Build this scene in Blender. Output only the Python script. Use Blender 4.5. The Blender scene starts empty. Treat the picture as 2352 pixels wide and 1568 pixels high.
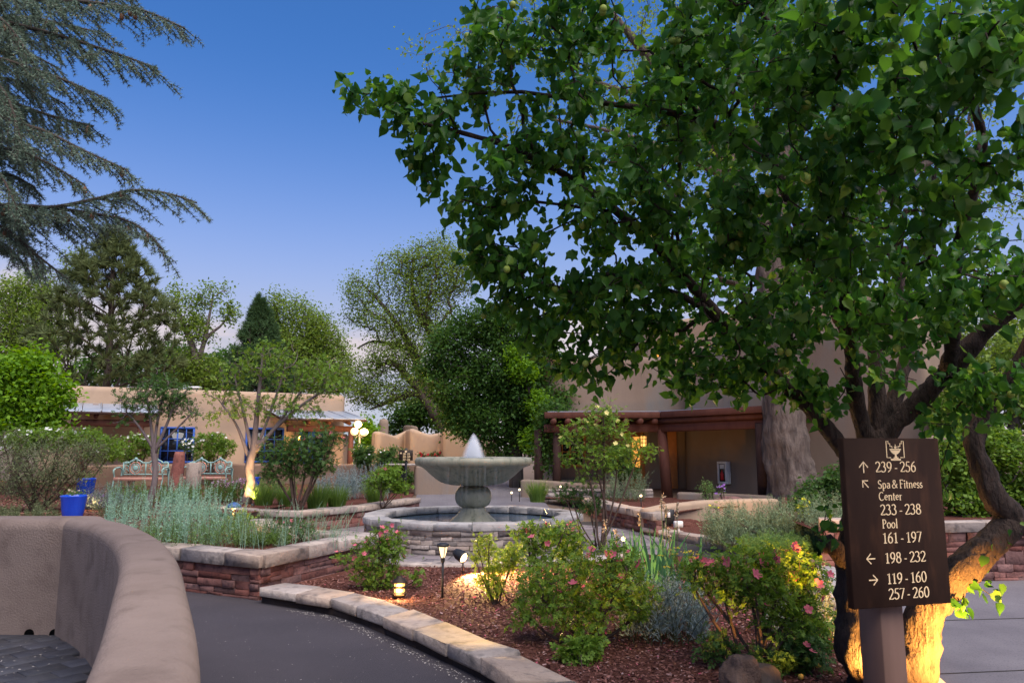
import bpy, bmesh, math, random
import numpy as np
from mathutils import Vector, Matrix

# ------------------------------------------------------------------ camera
SC = bpy.context.scene
COL = SC.collection
LENS, TILT, EYE = 26.0, math.radians(8.24), 1.7
cam_d = bpy.data.cameras.new('camera'); cam_d.lens = LENS; cam_d.sensor_width = 36; cam_d.clip_end = 2000; cam_d.clip_start = .05
cam = bpy.data.objects.new('camera', cam_d); COL.objects.link(cam)
cam.location = (0, 0, EYE); cam.rotation_euler = (math.pi/2 + TILT, 0, 0)
SC.camera = cam
cam_d.dof.use_dof = True; cam_d.dof.focus_distance = 11.5; cam_d.dof.aperture_fstop = 8

# ------------------------------------------------------------------ sky, sun, exposure
SUN_EL, SUN_AZ = math.radians(60), math.radians(148)     # azimuth clockwise from +Y: soft glow from behind the camera's right shoulder
W = bpy.data.worlds.new('World'); SC.world = W; W.use_nodes = True
wn, wl = W.node_tree.nodes, W.node_tree.links
wn.clear()
sky = wn.new('ShaderNodeTexSky'); sky.sky_type = 'NISHITA'; sky.sun_disc = False
sky.sun_elevation = SUN_EL; sky.sun_rotation = SUN_AZ; sky.altitude = 2100; sky.air_density = 1.0; sky.dust_density = 0.6; sky.ozone_density = 4.5
bg = wn.new('ShaderNodeBackground'); bg.inputs[1].default_value = 0.05
wo = wn.new('ShaderNodeOutputWorld')
tc = wn.new('ShaderNodeTexCoord'); sep = wn.new('ShaderNodeSeparateXYZ')
wl.new(tc.outputs['Generated'], sep.inputs[0])
# a low bank of pale cumulus all round the horizon
mp = wn.new('ShaderNodeMapping'); mp.inputs['Scale'].default_value = (3.0, 3.0, 8.0); mp.inputs['Location'].default_value = (3.1, 8.4, 0.0)
wl.new(tc.outputs['Generated'], mp.inputs[0])
nz = wn.new('ShaderNodeTexNoise'); nz.inputs['Scale'].default_value = 1.6; nz.inputs['Detail'].default_value = 7; nz.inputs['Roughness'].default_value = .55
wl.new(mp.outputs[0], nz.inputs['Vector'])
band = wn.new('ShaderNodeMapRange'); band.inputs[1].default_value = .135; band.inputs[2].default_value = .25; band.inputs[3].default_value = .10; band.inputs[4].default_value = -.20
wl.new(sep.outputs[2], band.inputs[0])
addn = wn.new('ShaderNodeMath'); addn.operation = 'ADD'; wl.new(nz.outputs[0], addn.inputs[0]); wl.new(band.outputs[0], addn.inputs[1])
cr = wn.new('ShaderNodeMapRange'); cr.interpolation_type = 'SMOOTHSTEP'; cr.inputs[1].default_value = .52; cr.inputs[2].default_value = .68; cr.inputs[4].default_value = .8
wl.new(addn.outputs[0], cr.inputs[0])
mixc = wn.new('ShaderNodeMix'); mixc.data_type = 'RGBA'; mixc.inputs['B'].default_value = (5.6, 4.9, 5.1, 1)
wl.new(cr.outputs[0], mixc.inputs['Factor'])
hs = wn.new('ShaderNodeHueSaturation'); hs.inputs['Saturation'].default_value = 1.0; hs.inputs['Value'].default_value = 1.12
tint = wn.new('ShaderNodeMix'); tint.data_type = 'RGBA'; tint.blend_type = 'MULTIPLY'; tint.inputs['Factor'].default_value = 1; tint.inputs['B'].default_value = (.51, .93, 1.33, 1)
wl.new(sky.outputs[0], tint.inputs['A']); wl.new(tint.outputs['Result'], hs.inputs['Color'])
# lavender twilight haze thickening towards the horizon, the same all round
hz1 = wn.new('ShaderNodeMapRange'); hz1.inputs[1].default_value = .54; hz1.inputs[2].default_value = 0.; hz1.inputs[3].default_value = 0.; hz1.inputs[4].default_value = 1.
wl.new(sep.outputs[2], hz1.inputs[0])
hz2 = wn.new('ShaderNodeMath'); hz2.operation = 'POWER'; hz2.inputs[1].default_value = 2.4; wl.new(hz1.outputs[0], hz2.inputs[0])
hz3 = wn.new('ShaderNodeMath'); hz3.operation = 'MULTIPLY'; hz3.inputs[1].default_value = 1.75; wl.new(hz2.outputs[0], hz3.inputs[0])
hz4 = wn.new('ShaderNodeMath'); hz4.operation = 'MINIMUM'; hz4.inputs[1].default_value = .88; wl.new(hz3.outputs[0], hz4.inputs[0])
mixh = wn.new('ShaderNodeMix'); mixh.data_type = 'RGBA'; mixh.inputs['B'].default_value = (4.1, 3.85, 4.2, 1)
wl.new(hz4.outputs[0], mixh.inputs['Factor']); wl.new(hs.outputs[0], mixh.inputs['A']); wl.new(mixh.outputs['Result'], mixc.inputs['A'])
wl.new(mixc.outputs['Result'], bg.inputs[0]); wl.new(bg.outputs[0], wo.inputs[0])

sun_d = bpy.data.lights.new('sun', 'SUN'); sun_d.energy = 2.2; sun_d.angle = math.radians(65); sun_d.color = (1.0, .90, .82)
sun = bpy.data.objects.new('sun', sun_d); COL.objects.link(sun)
_el = SUN_EL
_d = Vector((math.sin(SUN_AZ)*math.cos(_el), math.cos(SUN_AZ)*math.cos(_el), math.sin(_el)))
sun.rotation_euler = (-_d).to_track_quat('-Z', 'Y').to_euler(); sun.location = (-8, -8, 12)

vs = SC.view_settings
vs.view_transform = 'Standard'; vs.look = 'None'; vs.gamma = 1; vs.use_curve_mapping = False; vs.exposure = 1.5
SC.cycles.use_denoising = True
SC.cycles.max_bounces = 6; SC.cycles.transparent_max_bounces = 8; SC.cycles.volume_bounces = 3
SC.cycles.sample_clamp_indirect = 6

# ------------------------------------------------------------------ layout helpers (survey of the site from the camera's spot)
F = 2352*LENS/36
def ray(px, py):
    a, b = (px-1176)/F, (784-py)/F
    return np.array((a, math.cos(TILT)-b*math.sin(TILT), math.sin(TILT)+b*math.cos(TILT)))
def P(px, py, z=0.):            # where the sight line meets height z
    d = ray(px, py); t = (z-EYE)/d[2]
    return np.array((d[0]*t, d[1]*t, z))
def Q(px, py, y):               # where the sight line meets distance y
    d = ray(px, py); t = y/d[1]
    return np.array((d[0]*t, y, EYE+d[2]*t))
def M_PER_PX(y): return y/F
def sstep(a, b, x):
    t = np.clip((x-a)/(b-a), 0, 1); return t*t*(3-2*t)
def gz(x, y): return .45*float(sstep(16.5, 25, y))
def B(px, y): # ground point at distance y below pixel column
    x = (px-1176)/F*y*1.0
    return np.array((x, y, gz(x, y)))

RNG = np.random.default_rng(7)
random.seed(7)
def V3(*a): return np.array(a, float)
def nrm(v):
    v = np.asarray(v, float); n = np.linalg.norm(v, axis=-1, keepdims=True); return v/np.maximum(n, 1e-9)

# ------------------------------------------------------------------ object helpers
def tag(o, label=None, cat=None, group=None, kind=None):
    if label: o['label'] = label
    if cat: o['category'] = cat
    if group: o['group'] = group
    if kind: o['kind'] = kind
    return o
def link(o, parent=None):
    COL.objects.link(o)
    if parent is not None: o.parent = parent
    return o
def thing(name, label, cat, loc=(0, 0, 0), rz=0, group=None):
    o = bpy.data.objects.new(name, None); o.empty_display_size = .1
    o.location = loc; o.rotation_euler = (0, 0, rz)
    return tag(link(o), label, cat, group)
def npmesh(name, V, faces, mat, smooth=False):
    """V (n,3); faces: list of int arrays (m,k)"""
    me = bpy.data.meshes.new(name)
    V = np.asarray(V, np.float32)
    fs = [np.asarray(f, np.int32) for f in faces if len(f)]
    me.vertices.add(len(V)); me.vertices.foreach_set('co', V.ravel())
    nl = sum(f.size for f in fs); npoly = sum(len(f) for f in fs)
    me.loops.add(nl); me.loops.foreach_set('vertex_index', np.concatenate([f.ravel() for f in fs]))
    me.polygons.add(npoly)
    tot = np.concatenate([np.full(len(f), f.shape[1], np.int32) for f in fs])
    st = np.concatenate([[0], np.cumsum(tot)[:-1]]).astype(np.int32)
    me.polygons.foreach_set('loop_start', st)
    try: me.polygons.foreach_set('loop_total', tot)
    except Exception: pass
    if smooth: me.polygons.foreach_set('use_smooth', np.ones(npoly, bool))
    me.update(calc_edges=True)
    if mat is not None: me.materials.append(mat)
    return me
def mobj(name, me, parent=None, loc=None):
    o = bpy.data.objects.new(name, me)
    if loc is not None: o.location = loc
    return link(o, parent)

class MB:
    """collects geometry for ONE mesh object"""
    def __init__(s): s.v = []; s.f = {3: [], 4: []}; s.n = 0; s.ng = []
    def add(s, V, *faces):
        V = np.asarray(V, float).reshape(-1, 3)
        for f in faces:
            f = np.asarray(f, int)
            if f.size: s.f.setdefault(f.shape[1], []).append(f+s.n)
        s.v.append(V); s.n += len(V); return s
    def box(s, c, size, rz=0, rx=0, ry=0, bev=0.0):
        h = np.array(size)/2
        V, q, t = chamfer(h, bev) if bev > 0 else (BOXV*h, BOXF, np.zeros((0, 3), int))
        if rz or rx or ry:
            V = V @ np.array(Matrix.Rotation(rz, 3, 'Z') @ Matrix.Rotation(ry, 3, 'Y') @ Matrix.Rotation(rx, 3, 'X')).T
        return s.add(V+np.array(c), q, t)
    def bar(s, a, b, w, d=None, bev=0.0, up=(0, 0, 1)):
        a, b = np.array(a, float), np.array(b, float); d = d or w
        L = np.linalg.norm(b-a); x = (b-a)/L
        y = np.cross(up, x)
        if np.linalg.norm(y) < 1e-4: y = np.cross((0, 1, 0), x)
        y = nrm(y); z = np.cross(x, y)
        h = np.array((L/2, w/2, d/2))
        V, q, t = chamfer(h, bev) if bev > 0 else (BOXV*h, BOXF, np.zeros((0, 3), int))
        return s.add(V @ np.array((x, y, z))+(a+b)/2, q, t)
    def tube(s, pts, rad, n=8, cap=True):
        pts = np.asarray(pts, float); m = len(pts)
        rad = np.broadcast_to(np.asarray(rad, float), (m,))
        T = np.gradient(pts, axis=0); T = nrm(T)
        ref = np.array((0, 0, 1.)) if abs(T[0][2]) < .9 else np.array((1., 0, 0))
        U = nrm(np.cross(T, ref)); Wv = np.cross(T, U)
        a = np.arange(n)*2*math.pi/n
        ring = pts[:, None]+rad[:, None, None]*(np.cos(a)[None, :, None]*U[:, None]+np.sin(a)[None, :, None]*Wv[:, None])
        i = np.arange(m-1)[:, None]*n; j = np.arange(n)[None]; k = (j+1) % n
        q = np.stack([i+j, i+k, i+n+k, i+n+j], -1).reshape(-1, 4)
        Vv = ring.reshape(-1, 3); tr = np.zeros((0, 3), int)
        if cap:
            Vv = np.vstack([Vv, pts[0], pts[-1]])
            tr = np.concatenate([np.stack([np.full(n, m*n), (np.arange(n)+1) % n, np.arange(n)], -1),
                                 np.stack([np.full(n, m*n+1), (m-1)*n+np.arange(n), (m-1)*n+(np.arange(n)+1) % n], -1)])
        return s.add(Vv, q, tr)
    def lathe(s, prof, n=32, c=(0, 0, 0), close=True):
        prof = np.asarray(prof, float); m = len(prof)
        a = np.arange(n)*2*math.pi/n
        R = np.stack([prof[:, 0, None]*np.cos(a), prof[:, 0, None]*np.sin(a), np.repeat(prof[:, 1, None], n, 1)], -1)
        i = np.arange(m-1)[:, None]*n; j = np.arange(n)[None]; k = (j+1) % n
        q = np.stack([i+j, i+k, i+n+k, i+n+j], -1).reshape(-1, 4)
        return s.add(R.reshape(-1, 3)+np.array(c), q)
    def poly(s, pts, z0, z1):           # straight prism on a convex / simple footprint
        pts = np.asarray(pts, float)[:, :2]; n = len(pts)
        V = np.vstack([np.c_[pts, np.full(n, z0)], np.c_[pts, np.full(n, z1)]])
        j = np.arange(n); k = (j+1) % n
        s.add(V, np.stack([j, k, n+k, n+j], -1))
        b = s.n-2*n
        s.ng.append([b+n+t for t in range(n)]); s.ng.append([b+n-1-t for t in range(n)])
        return s
    def build(s, name, mat, parent=None, smooth=False, loc=None, bevel=0, kind=None):
        fs = []
        for k, L in s.f.items():
            if L: fs.append(np.concatenate(L))
        V = np.concatenate(s.v) if s.v else np.zeros((0, 3))
        if s.ng:
            me = bpy.data.meshes.new(name)
            me.from_pydata(V.tolist(), [], [tuple(r) for f in fs for r in f.tolist()]+[tuple(g) for g in s.ng]); me.update()
            if smooth: me.polygons.foreach_set('use_smooth', np.ones(len(me.polygons), bool))
            me.materials.append(mat)
        else: me = npmesh(name, V, fs, mat, smooth)
        o = mobj(name, me, parent, loc)
        if kind: o['kind'] = kind
        return o
BOXV = np.array([(x, y, z) for x in (-1, 1) for y in (-1, 1) for z in (-1, 1)], float)
BOXF = np.array([(0, 1, 3, 2), (4, 6, 7, 5), (0, 4, 5, 1), (2, 3, 7, 6), (0, 2, 6, 4), (1, 5, 7, 3)])
# chamfered-box topology: vertex 3*corner+axis lies on the face normal to that axis
def _ctopo():
    def ci(x, y, z): return (4*(x > 0)+2*(y > 0)+(z > 0))
    q, t = [], []
    S = (-1, 1)
    def vid(c, ax): return 3*ci(*c)+ax
    def orient(ids, P_, out):
        a = P_[ids]; n = np.cross(a[1]-a[0], a[2]-a[0])
        return list(ids) if np.dot(n, out) > 0 else list(ids)[::-1]
    P0 = np.zeros((24, 3))
    for c in BOXV:
        for ax in range(3):
            p = c*.8; p[ax] = c[ax]; P0[vid(c, ax)] = p
    for ax in range(3):
        o = [i for i in range(3) if i != ax]
        for s_ in S:
            ids = []
            for a, b in ((-1, -1), (1, -1), (1, 1), (-1, 1)):
                c = np.zeros(3); c[ax] = s_; c[o[0]] = a; c[o[1]] = b; ids.append(vid(c, ax))
            n = np.zeros(3); n[ax] = s_; q.append(orient(np.array(ids), P0, n))
    for ax in range(3):
        o = [i for i in range(3) if i != ax]
        for a in S:
            for b in S:
                c0 = np.zeros(3); c1 = np.zeros(3)
                c0[ax] = -1; c1[ax] = 1
                for c in (c0, c1): c[o[0]] = a; c[o[1]] = b
                ids = [vid(c0, o[0]), vid(c1, o[0]), vid(c1, o[1]), vid(c0, o[1])]
                n = np.zeros(3); n[o[0]] = a; n[o[1]] = b; q.append(orient(np.array(ids), P0, n))
    for c in BOXV: t.append(orient(np.array([vid(c, 0), vid(c, 1), vid(c, 2)]), P0, c))
    return np.array(q), np.array(t)
CQ, CT = _ctopo()
def chamfer(h, b):
    h = np.asarray(h, float); V = np.zeros((24, 3))
    bb = np.minimum(b, h*.6)
    for i, c in enumerate(BOXV):
        for ax in range(3):
            p = c*(h-bb); p[ax] = c[ax]*h[ax]; V[3*i+ax] = p
    return V, CQ, CT
def hexa(corners, b=.008, jit=.0):
    """chamfered stone filling the hexahedron given by 8 corners in BOXV order"""
    C = np.asarray(corners, float)
    size = np.array([np.linalg.norm(C[4]-C[0]), np.linalg.norm(C[2]-C[0]), np.linalg.norm(C[1]-C[0])])/2
    V, q, t = chamfer(np.ones(3), 0)
    bb = np.minimum(b/np.maximum(size, 1e-4), .6)
    U = np.zeros((24, 3))
    for i, c in enumerate(BOXV):
        for ax in range(3):
            p = c*(1-bb); p[ax] = c[ax]; U[3*i+ax] = p
    w = np.ones((24, 8))
    for k in range(8):
        w[:, k] = np.prod((1+U*BOXV[k])/2, axis=1)
    Vv = w @ C
    if jit: Vv = Vv+RNG.normal(0, jit, Vv.shape)
    return Vv, CQ, CT
def stone(name, corners, mat, parent, b=.008, jit=.002):
    Vv, q, t = hexa(corners, b, jit)
    c = Vv.mean(0)
    return mobj(name, npmesh(name, Vv-c, [q, t], mat), parent, c)

# ------------------------------------------------------------------ materials
def newmat(name):
    m = bpy.data.materials.new(name); m.use_nodes = True
    n = m.node_tree.nodes; l = m.node_tree.links
    return m, n, l, n['Principled BSDF']
def rgba(c): return (c[0], c[1], c[2], 1)
def mat(name, c1, c2=None, scale=4, rough=.85, bump=0, bscale=60, spec=.25, metal=0, objrand=False, c3=None, mscale=None, detail=6, coat=0, stretch=(1, 1, 1), bstretch=None, bdist=.02):
    m, n, l, p = newmat(name)
    p.inputs['Roughness'].default_value = rough; p.inputs['Specular IOR Level'].default_value = spec; p.inputs['Metallic'].default_value = metal
    if coat: p.inputs['Coat Weight'].default_value = coat
    p.inputs['Base Color'].default_value = rgba(c1)
    tcn = n.new('ShaderNodeTexCoord')
    geo = n.new('ShaderNodeNewGeometry')
    src = geo.outputs['Position']
    if c2 is not None:
        mpn = n.new('ShaderNodeMapping'); mpn.inputs['Scale'].default_value = stretch; l.new(src, mpn.inputs[0])
        nt = n.new('ShaderNodeTexNoise'); nt.inputs['Scale'].default_value = scale; nt.inputs['Detail'].default_value = detail; nt.inputs['Roughness'].default_value = .6
        l.new(mpn.outputs[0], nt.inputs['Vector'])
        rg = n.new('ShaderNodeMapRange'); rg.inputs[1].default_value = .3; rg.inputs[2].default_value = .7; l.new(nt.outputs[0], rg.inputs[0])
        mx = n.new('ShaderNodeMix'); mx.data_type = 'RGBA'; mx.inputs['A'].default_value = rgba(c1); mx.inputs['B'].default_value = rgba(c2)
        l.new(rg.outputs[0], mx.inputs['Factor'])
        out = mx.outputs['Result']
        if c3 is not None:
            nt2 = n.new('ShaderNodeTexNoise'); nt2.inputs['Scale'].default_value = mscale or scale*6; nt2.inputs['Detail'].default_value = 5; l.new(mpn.outputs[0], nt2.inputs['Vector'])
            rg2 = n.new('ShaderNodeMapRange'); rg2.inputs[1].default_value = .52; rg2.inputs[2].default_value = .72; l.new(nt2.outputs[0], rg2.inputs[0])
            mx2 = n.new('ShaderNodeMix'); mx2.data_type = 'RGBA'; mx2.inputs['B'].default_value = rgba(c3); l.new(out, mx2.inputs['A']); l.new(rg2.outputs[0], mx2.inputs['Factor'])
            out = mx2.outputs['Result']
        if objrand:
            oi = n.new('ShaderNodeObjectInfo'); hv = n.new('ShaderNodeHueSaturation')
            r1 = n.new('ShaderNodeMapRange'); r1.inputs[3].default_value = 1-objrand; r1.inputs[4].default_value = 1+objrand; l.new(oi.outputs['Random'], r1.inputs[0])
            l.new(r1.outputs[0], hv.inputs['Value']); l.new(out, hv.inputs['Color'])
            r2 = n.new('ShaderNodeMath'); r2.operation = 'MULTIPLY'; r2.inputs[1].default_value = 7.31; l.new(oi.outputs['Random'], r2.inputs[0])
            r3 = n.new('ShaderNodeMath'); r3.operation = 'FRACT'; l.new(r2.outputs[0], r3.inputs[0])
            r4 = n.new('ShaderNodeMapRange'); r4.inputs[3].default_value = .75; r4.inputs[4].default_value = 1.15; l.new(r3.outputs[0], r4.inputs[0]); l.new(r4.outputs[0], hv.inputs['Saturation'])
            out = hv.outputs[0]
        l.new(out, p.inputs['Base Color'])
    if bump:
        mb_ = n.new('ShaderNodeMapping'); mb_.inputs['Scale'].default_value = bstretch or stretch; l.new(src, mb_.inputs[0])
        nb = n.new('ShaderNodeTexNoise'); nb.inputs['Scale'].default_value = bscale; nb.inputs['Detail'].default_value = 8; nb.inputs['Roughness'].default_value = .6; l.new(mb_.outputs[0], nb.inputs['Vector'])
        bp = n.new('ShaderNodeBump'); bp.inputs['Strength'].default_value = bump; bp.inputs['Distance'].default_value = bdist
        l.new(nb.outputs[0], bp.inputs['Height']); l.new(bp.outputs[0], p.inputs['Normal'])
    return m
def leafmat(name, c1, c2, trans=.35, rough=.5, tboost=1.6, c3=None):
    m, n, l, p = newmat(name)
    geo = n.new('ShaderNodeNewGeometry')
    cr_ = n.new('ShaderNodeValToRGB'); cr_.color_ramp.elements[0].color = rgba(c1); cr_.color_ramp.elements[1].color = rgba(c2)
    if c3 is not None:
        e = cr_.color_ramp.elements.new(.9); e.color = rgba(c2); cr_.color_ramp.elements[2].color = rgba(c3)
    l.new(geo.outputs['Random Per Island'], cr_.inputs[0]); l.new(cr_.outputs[0], p.inputs['Base Color'])
    p.inputs['Roughness'].default_value = rough; p.inputs['Specular IOR Level'].default_value = .16
    tr = n.new('ShaderNodeBsdfTranslucent'); hv = n.new('ShaderNodeHueSaturation'); hv.inputs['Value'].default_value = tboost; hv.inputs['Hue'].default_value = .485; hv.inputs['Saturation'].default_value = 1.1
    l.new(cr_.outputs[0], hv.inputs['Color']); l.new(hv.outputs[0], tr.inputs[0])
    ms = n.new('ShaderNodeMixShader'); ms.inputs[0].default_value = trans
    l.new(p.outputs[0], ms.inputs[1]); l.new(tr.outputs[0], ms.inputs[2]); l.new(ms.outputs[0], n['Material Output'].inputs[0])
    return m
def emit(name, c, s):
    m, n, l, p = newmat(name); p.inputs['Base Color'].default_value = rgba(c); p.inputs['Emission Color'].default_value = rgba(c); p.inputs['Emission Strength'].default_value = s
    return m
def point_light(name, parent, loc, watts, col=(1, .62, .25), r=.03, spot=None, aim=None, blend=.6):
    d = bpy.data.lights.new(name, 'SPOT' if spot else 'POINT'); d.energy = watts; d.color = col; d.shadow_soft_size = r
    o = bpy.data.objects.new(name, d); link(o, parent); o.location = loc
    if spot:
        d.spot_size = math.radians(spot); d.spot_blend = blend
        o.rotation_euler = Vector(aim).to_track_quat('-Z', 'Y').to_euler()
    return o

M = {}
M['stucco_near'] = mat('stucco_near', (.195, .146, .122), (.25, .192, .162), scale=2.2, rough=.95, bump=.75, bscale=60, c3=(.165, .123, .103), mscale=5, spec=.1, bdist=.012)
M['stucco'] = mat('stucco', (.345, .245, .168), (.42, .303, .212), scale=.7, rough=.95, bump=.3, bscale=22, c3=(.30, .215, .165), mscale=1.7, spec=.1)
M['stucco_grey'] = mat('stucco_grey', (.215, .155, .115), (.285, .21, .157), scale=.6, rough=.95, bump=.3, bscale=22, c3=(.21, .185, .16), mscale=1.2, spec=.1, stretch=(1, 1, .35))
M['stucco_dark'] = mat('stucco_dark', (.20, .125, .085), (.26, .17, .12), scale=1, rough=.95, bump=.3, bscale=30, spec=.1)
M['asphalt'] = mat('asphalt', (.040, .034, .039), (.066, .056, .063), scale=.55, rough=.85, bump=.8, bscale=170, c3=(.11, .10, .105), mscale=200, spec=.3, bdist=.006)
M['concrete'] = mat('concrete', (.12, .108, .118), (.19, .172, .18), scale=.9, rough=.85, bump=.5, bscale=160, c3=(.085, .077, .085), mscale=90, bdist=.004)
M['soil'] = mat('soil', (.095, .036, .027), (.18, .075, .055), scale=14, rough=1, bump=1, bscale=70, c3=(.03, .016, .013), mscale=55, spec=.05, bdist=.03)
M['earth'] = mat('earth', (.12, .085, .06), (.16, .11, .08), scale=1, rough=1, bump=.5, bscale=20)
M['pave'] = mat('pave', (.15, .125, .13), (.21, .18, .18), scale=3, rough=.8, bump=.3, bscale=80, objrand=.18)
M['brick_dark'] = mat('brick_dark', (.030, .032, .042), (.055, .055, .066), scale=8, rough=.6, bump=.35, bscale=60, objrand=.25, spec=.4)
M['grout'] = mat('grout', (.03, .028, .028), (.05, .045, .042), scale=9, rough=1)
M['coping'] = mat('coping', (.32, .25, .205), (.43, .345, .285), scale=6, rough=.85, bump=.7, bscale=26, objrand=.16, c3=(.16, .135, .12), mscale=8, bdist=.02)
M['redstone'] = mat('redstone', (.165, .068, .056), (.25, .112, .092), scale=7, rough=.9, bump=1, bscale=34, objrand=.22, c3=(.095, .045, .04), mscale=15, bdist=.015)
M['greystone'] = mat('greystone', (.22, .17, .145), (.36, .295, .255), scale=6, rough=.85, bump=.8, bscale=30, objrand=.25, c3=(.13, .10, .095), mscale=12, bdist=.015)
M['greycoping'] = mat('greycoping', (.27, .25, .24), (.38, .355, .335), scale=5, rough=.7, bump=.6, bscale=30, objrand=.14, c3=(.16, .155, .15), mscale=11, bdist=.012)
M['mortar'] = mat('mortar', (.045, .032, .028), (.07, .05, .043), scale=12, rough=1)
M['cast'] = mat('cast', (.18, .178, .128), (.27, .26, .195), scale=5, rough=.55, bump=.35, bscale=80, c3=(.105, .115, .08), mscale=14, spec=.4, stretch=(1, 1, .4), bdist=.006)
M['redwood'] = mat('redwood', (.085, .030, .019), (.135, .050, .032), scale=5, rough=.7, bump=.3, bscale=30, stretch=(1, 1, .2))
M['darkwood'] = mat('darkwood', (.035, .017, .013), (.06, .03, .022), scale=5, rough=.75, bump=.3, bscale=30)
M['orangewood'] = mat('orangewood', (.38, .15, .05), (.48, .20, .07), scale=6, rough=.5)
M['roofmetal'] = mat('roofmetal', (.30, .33, .37), (.40, .43, .47), scale=1.5, rough=.45, metal=.3, spec=.5, stretch=(1, .3, 1))
M['blue'] = mat('blue', (.022, .075, .32), (.03, .10, .40), scale=5, rough=.55)
M['bluepot'] = mat('bluepot', (.006, .045, .42), (.012, .075, .58), scale=6, rough=.12, spec=.6, coat=.5, stretch=(1, 1, .15))
M['teal'] = mat('teal', (.20, .34, .31), (.28, .42, .38), scale=20, rough=.7)
M['pinkpaint'] = mat('pinkpaint', (.42, .20, .15), (.50, .27, .21), scale=20, rough=.7)
M['glass'] = mat('glass', (.012, .014, .018), None, rough=.05, spec=.6)
M['black'] = mat('black', (.012, .012, .013), (.02, .02, .021), scale=20, rough=.5, spec=.4)
M['bronze'] = mat('bronze', (.028, .020, .015), (.05, .035, .025), scale=12, rough=.5, metal=.4)
M['signbrown'] = mat('signbrown', (.026, .0125, .008), (.040, .020, .012), scale=6, rough=.75, spec=.12, c3=(.058, .026, .014), mscale=14, stretch=(1, 1, .3))
M['signpost'] = mat('signpost', (.15, .085, .06), (.19, .11, .08), scale=8, rough=.6, stretch=(1, 1, .1))
M['gold'] = mat('gold', (.88, .62, .33), (.92, .68, .38), scale=30, rough=.6)
M['white'] = mat('white', (.62, .62, .62), (.7, .7, .7), scale=10, rough=.5)
M['red'] = mat('red', (.5, .02, .02), None, rough=.4)
M['bark_apricot'] = mat('bark_apricot', (.024, .017, .014), (.065, .043, .033), scale=14, rough=.95, bump=1, bscale=40, c3=(.012, .009, .008), mscale=30, stretch=(1, 1, .3), bdist=.05)
M['bark_cotton'] = mat('bark_cotton', (.085, .064, .054), (.16, .127, .108), scale=6, rough=.95, bump=1, bscale=9, c3=(.05, .04, .036), mscale=8, stretch=(1, 1, .22), bdist=.12)
M['bark_grey'] = mat('bark_grey', (.12, .09, .085), (.20, .16, .15), scale=9, rough=.9, bump=.8, bscale=20, stretch=(1, 1, .3))
M['bark_dark'] = mat('bark_dark', (.045, .034, .028), (.09, .068, .055), scale=6, rough=.95, bump=.8, bscale=12, stretch=(1, 1, .3))
M['twig'] = mat('twig', (.06, .04, .03), (.10, .065, .05), scale=20, rough=.9)
M['greenstem'] = mat('greenstem', (.06, .085, .03), (.10, .10, .045), scale=10, rough=.7)
M['L_apricot'] = leafmat('leaf_apricot', (.020, .076, .014), (.066, .160, .024), .44, .36, 2.0, c3=(0.130, 0.208, 0.039))
M['L_rose'] = leafmat('leaf_rose', (.080, .165, .022), (.19, .30, .045), .35, .45, 1.6)
M['L_rosedark'] = leafmat('leaf_rosedark', (.035, .085, .022), (.085, .16, .038), .35, .45, 1.6)
M['L_yellowgreen'] = leafmat('leaf_yellowgreen', (0.143, 0.234, 0.039), (0.247, 0.351, 0.052), .4, .5, 1.5)
M['L_maple'] = leafmat('leaf_maple', (.10, .22, .018), (.20, .36, .03), .4, .45, 1.5)
M['L_cotton'] = leafmat('leaf_cotton', (.10, .17, .028), (.22, .31, .06), .42, .45, 1.6)
M['L_dark'] = leafmat('leaf_dark', (.035, .092, .018), (.085, .17, .032), .35, .45, 1.6)
M['L_pine'] = leafmat('leaf_pine', (.075, .105, .038), (.14, .17, .06), .2, .6, 1.3)
M['L_spruce'] = leafmat('leaf_spruce', (.035, .078, .03), (.07, .125, .045), .2, .6, 1.3)
M['L_cedar'] = leafmat('leaf_cedar', (.10, .155, .105), (.23, .31, .225), .15, .6, 1.2, c3=(0.195, 0.221, 0.156))
M['L_sage'] = leafmat('leaf_sage', (.17, .24, .13), (.28, .36, .21), .25, .7, 1.3)
M['L_sagemint'] = leafmat('leaf_sagemint', (.25, .43, .30), (.38, .56, .41), .25, .7, 1.2)
M['L_sagegreen'] = leafmat('leaf_sagegreen', (.10, .20, .05), (.19, .30, .09), .3, .6, 1.4)
M['L_olive'] = leafmat('leaf_olive', (0.091, 0.124, 0.052), (0.195, 0.221, 0.111), .3, .6, 1.4)
M['L_bluegrey'] = leafmat('leaf_bluegrey', (0.182, 0.247, 0.234), (0.312, 0.377, 0.364), .25, .7, 1.2)
M['L_grass'] = leafmat('leaf_grass', (0.078, 0.156, 0.033), (0.156, 0.247, 0.052), .35, .5, 1.5)
M['L_iris'] = leafmat('leaf_iris', (0.058, 0.156, 0.072), (0.098, 0.221, 0.098), .35, .4, 1.5)
M['petal_pink'] = leafmat('petal_pink', (.55, .09, .14), (.75, .22, .27), .3, .6, 1.2)
M['petal_white'] = leafmat('petal_white', (.65, .64, .6), (.8, .8, .76), .3, .6, 1.1)
M['petal_yellow'] = leafmat('petal_yellow', (.62, .55, .16), (.75, .68, .28), .3, .6, 1.2)
M['petal_gold'] = leafmat('petal_gold', (.55, .46, .02), (.7, .6, .03), .2, .6, 1.2)
M['petal_red'] = leafmat('petal_red', (.5, .015, .02), (.6, .04, .05), .3, .6, 1.2)
M['petal_purple'] = leafmat('petal_purple', (.22, .10, .38), (.34, .18, .5), .3, .6, 1.2)
M['petal_mauve'] = leafmat('petal_mauve', (.42, .20, .36), (.55, .32, .48), .3, .6, 1.2)
M['petal_cream'] = leafmat('petal_cream', (.38, .30, .22), (.5, .41, .31), .3, .7, 1.1)
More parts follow.
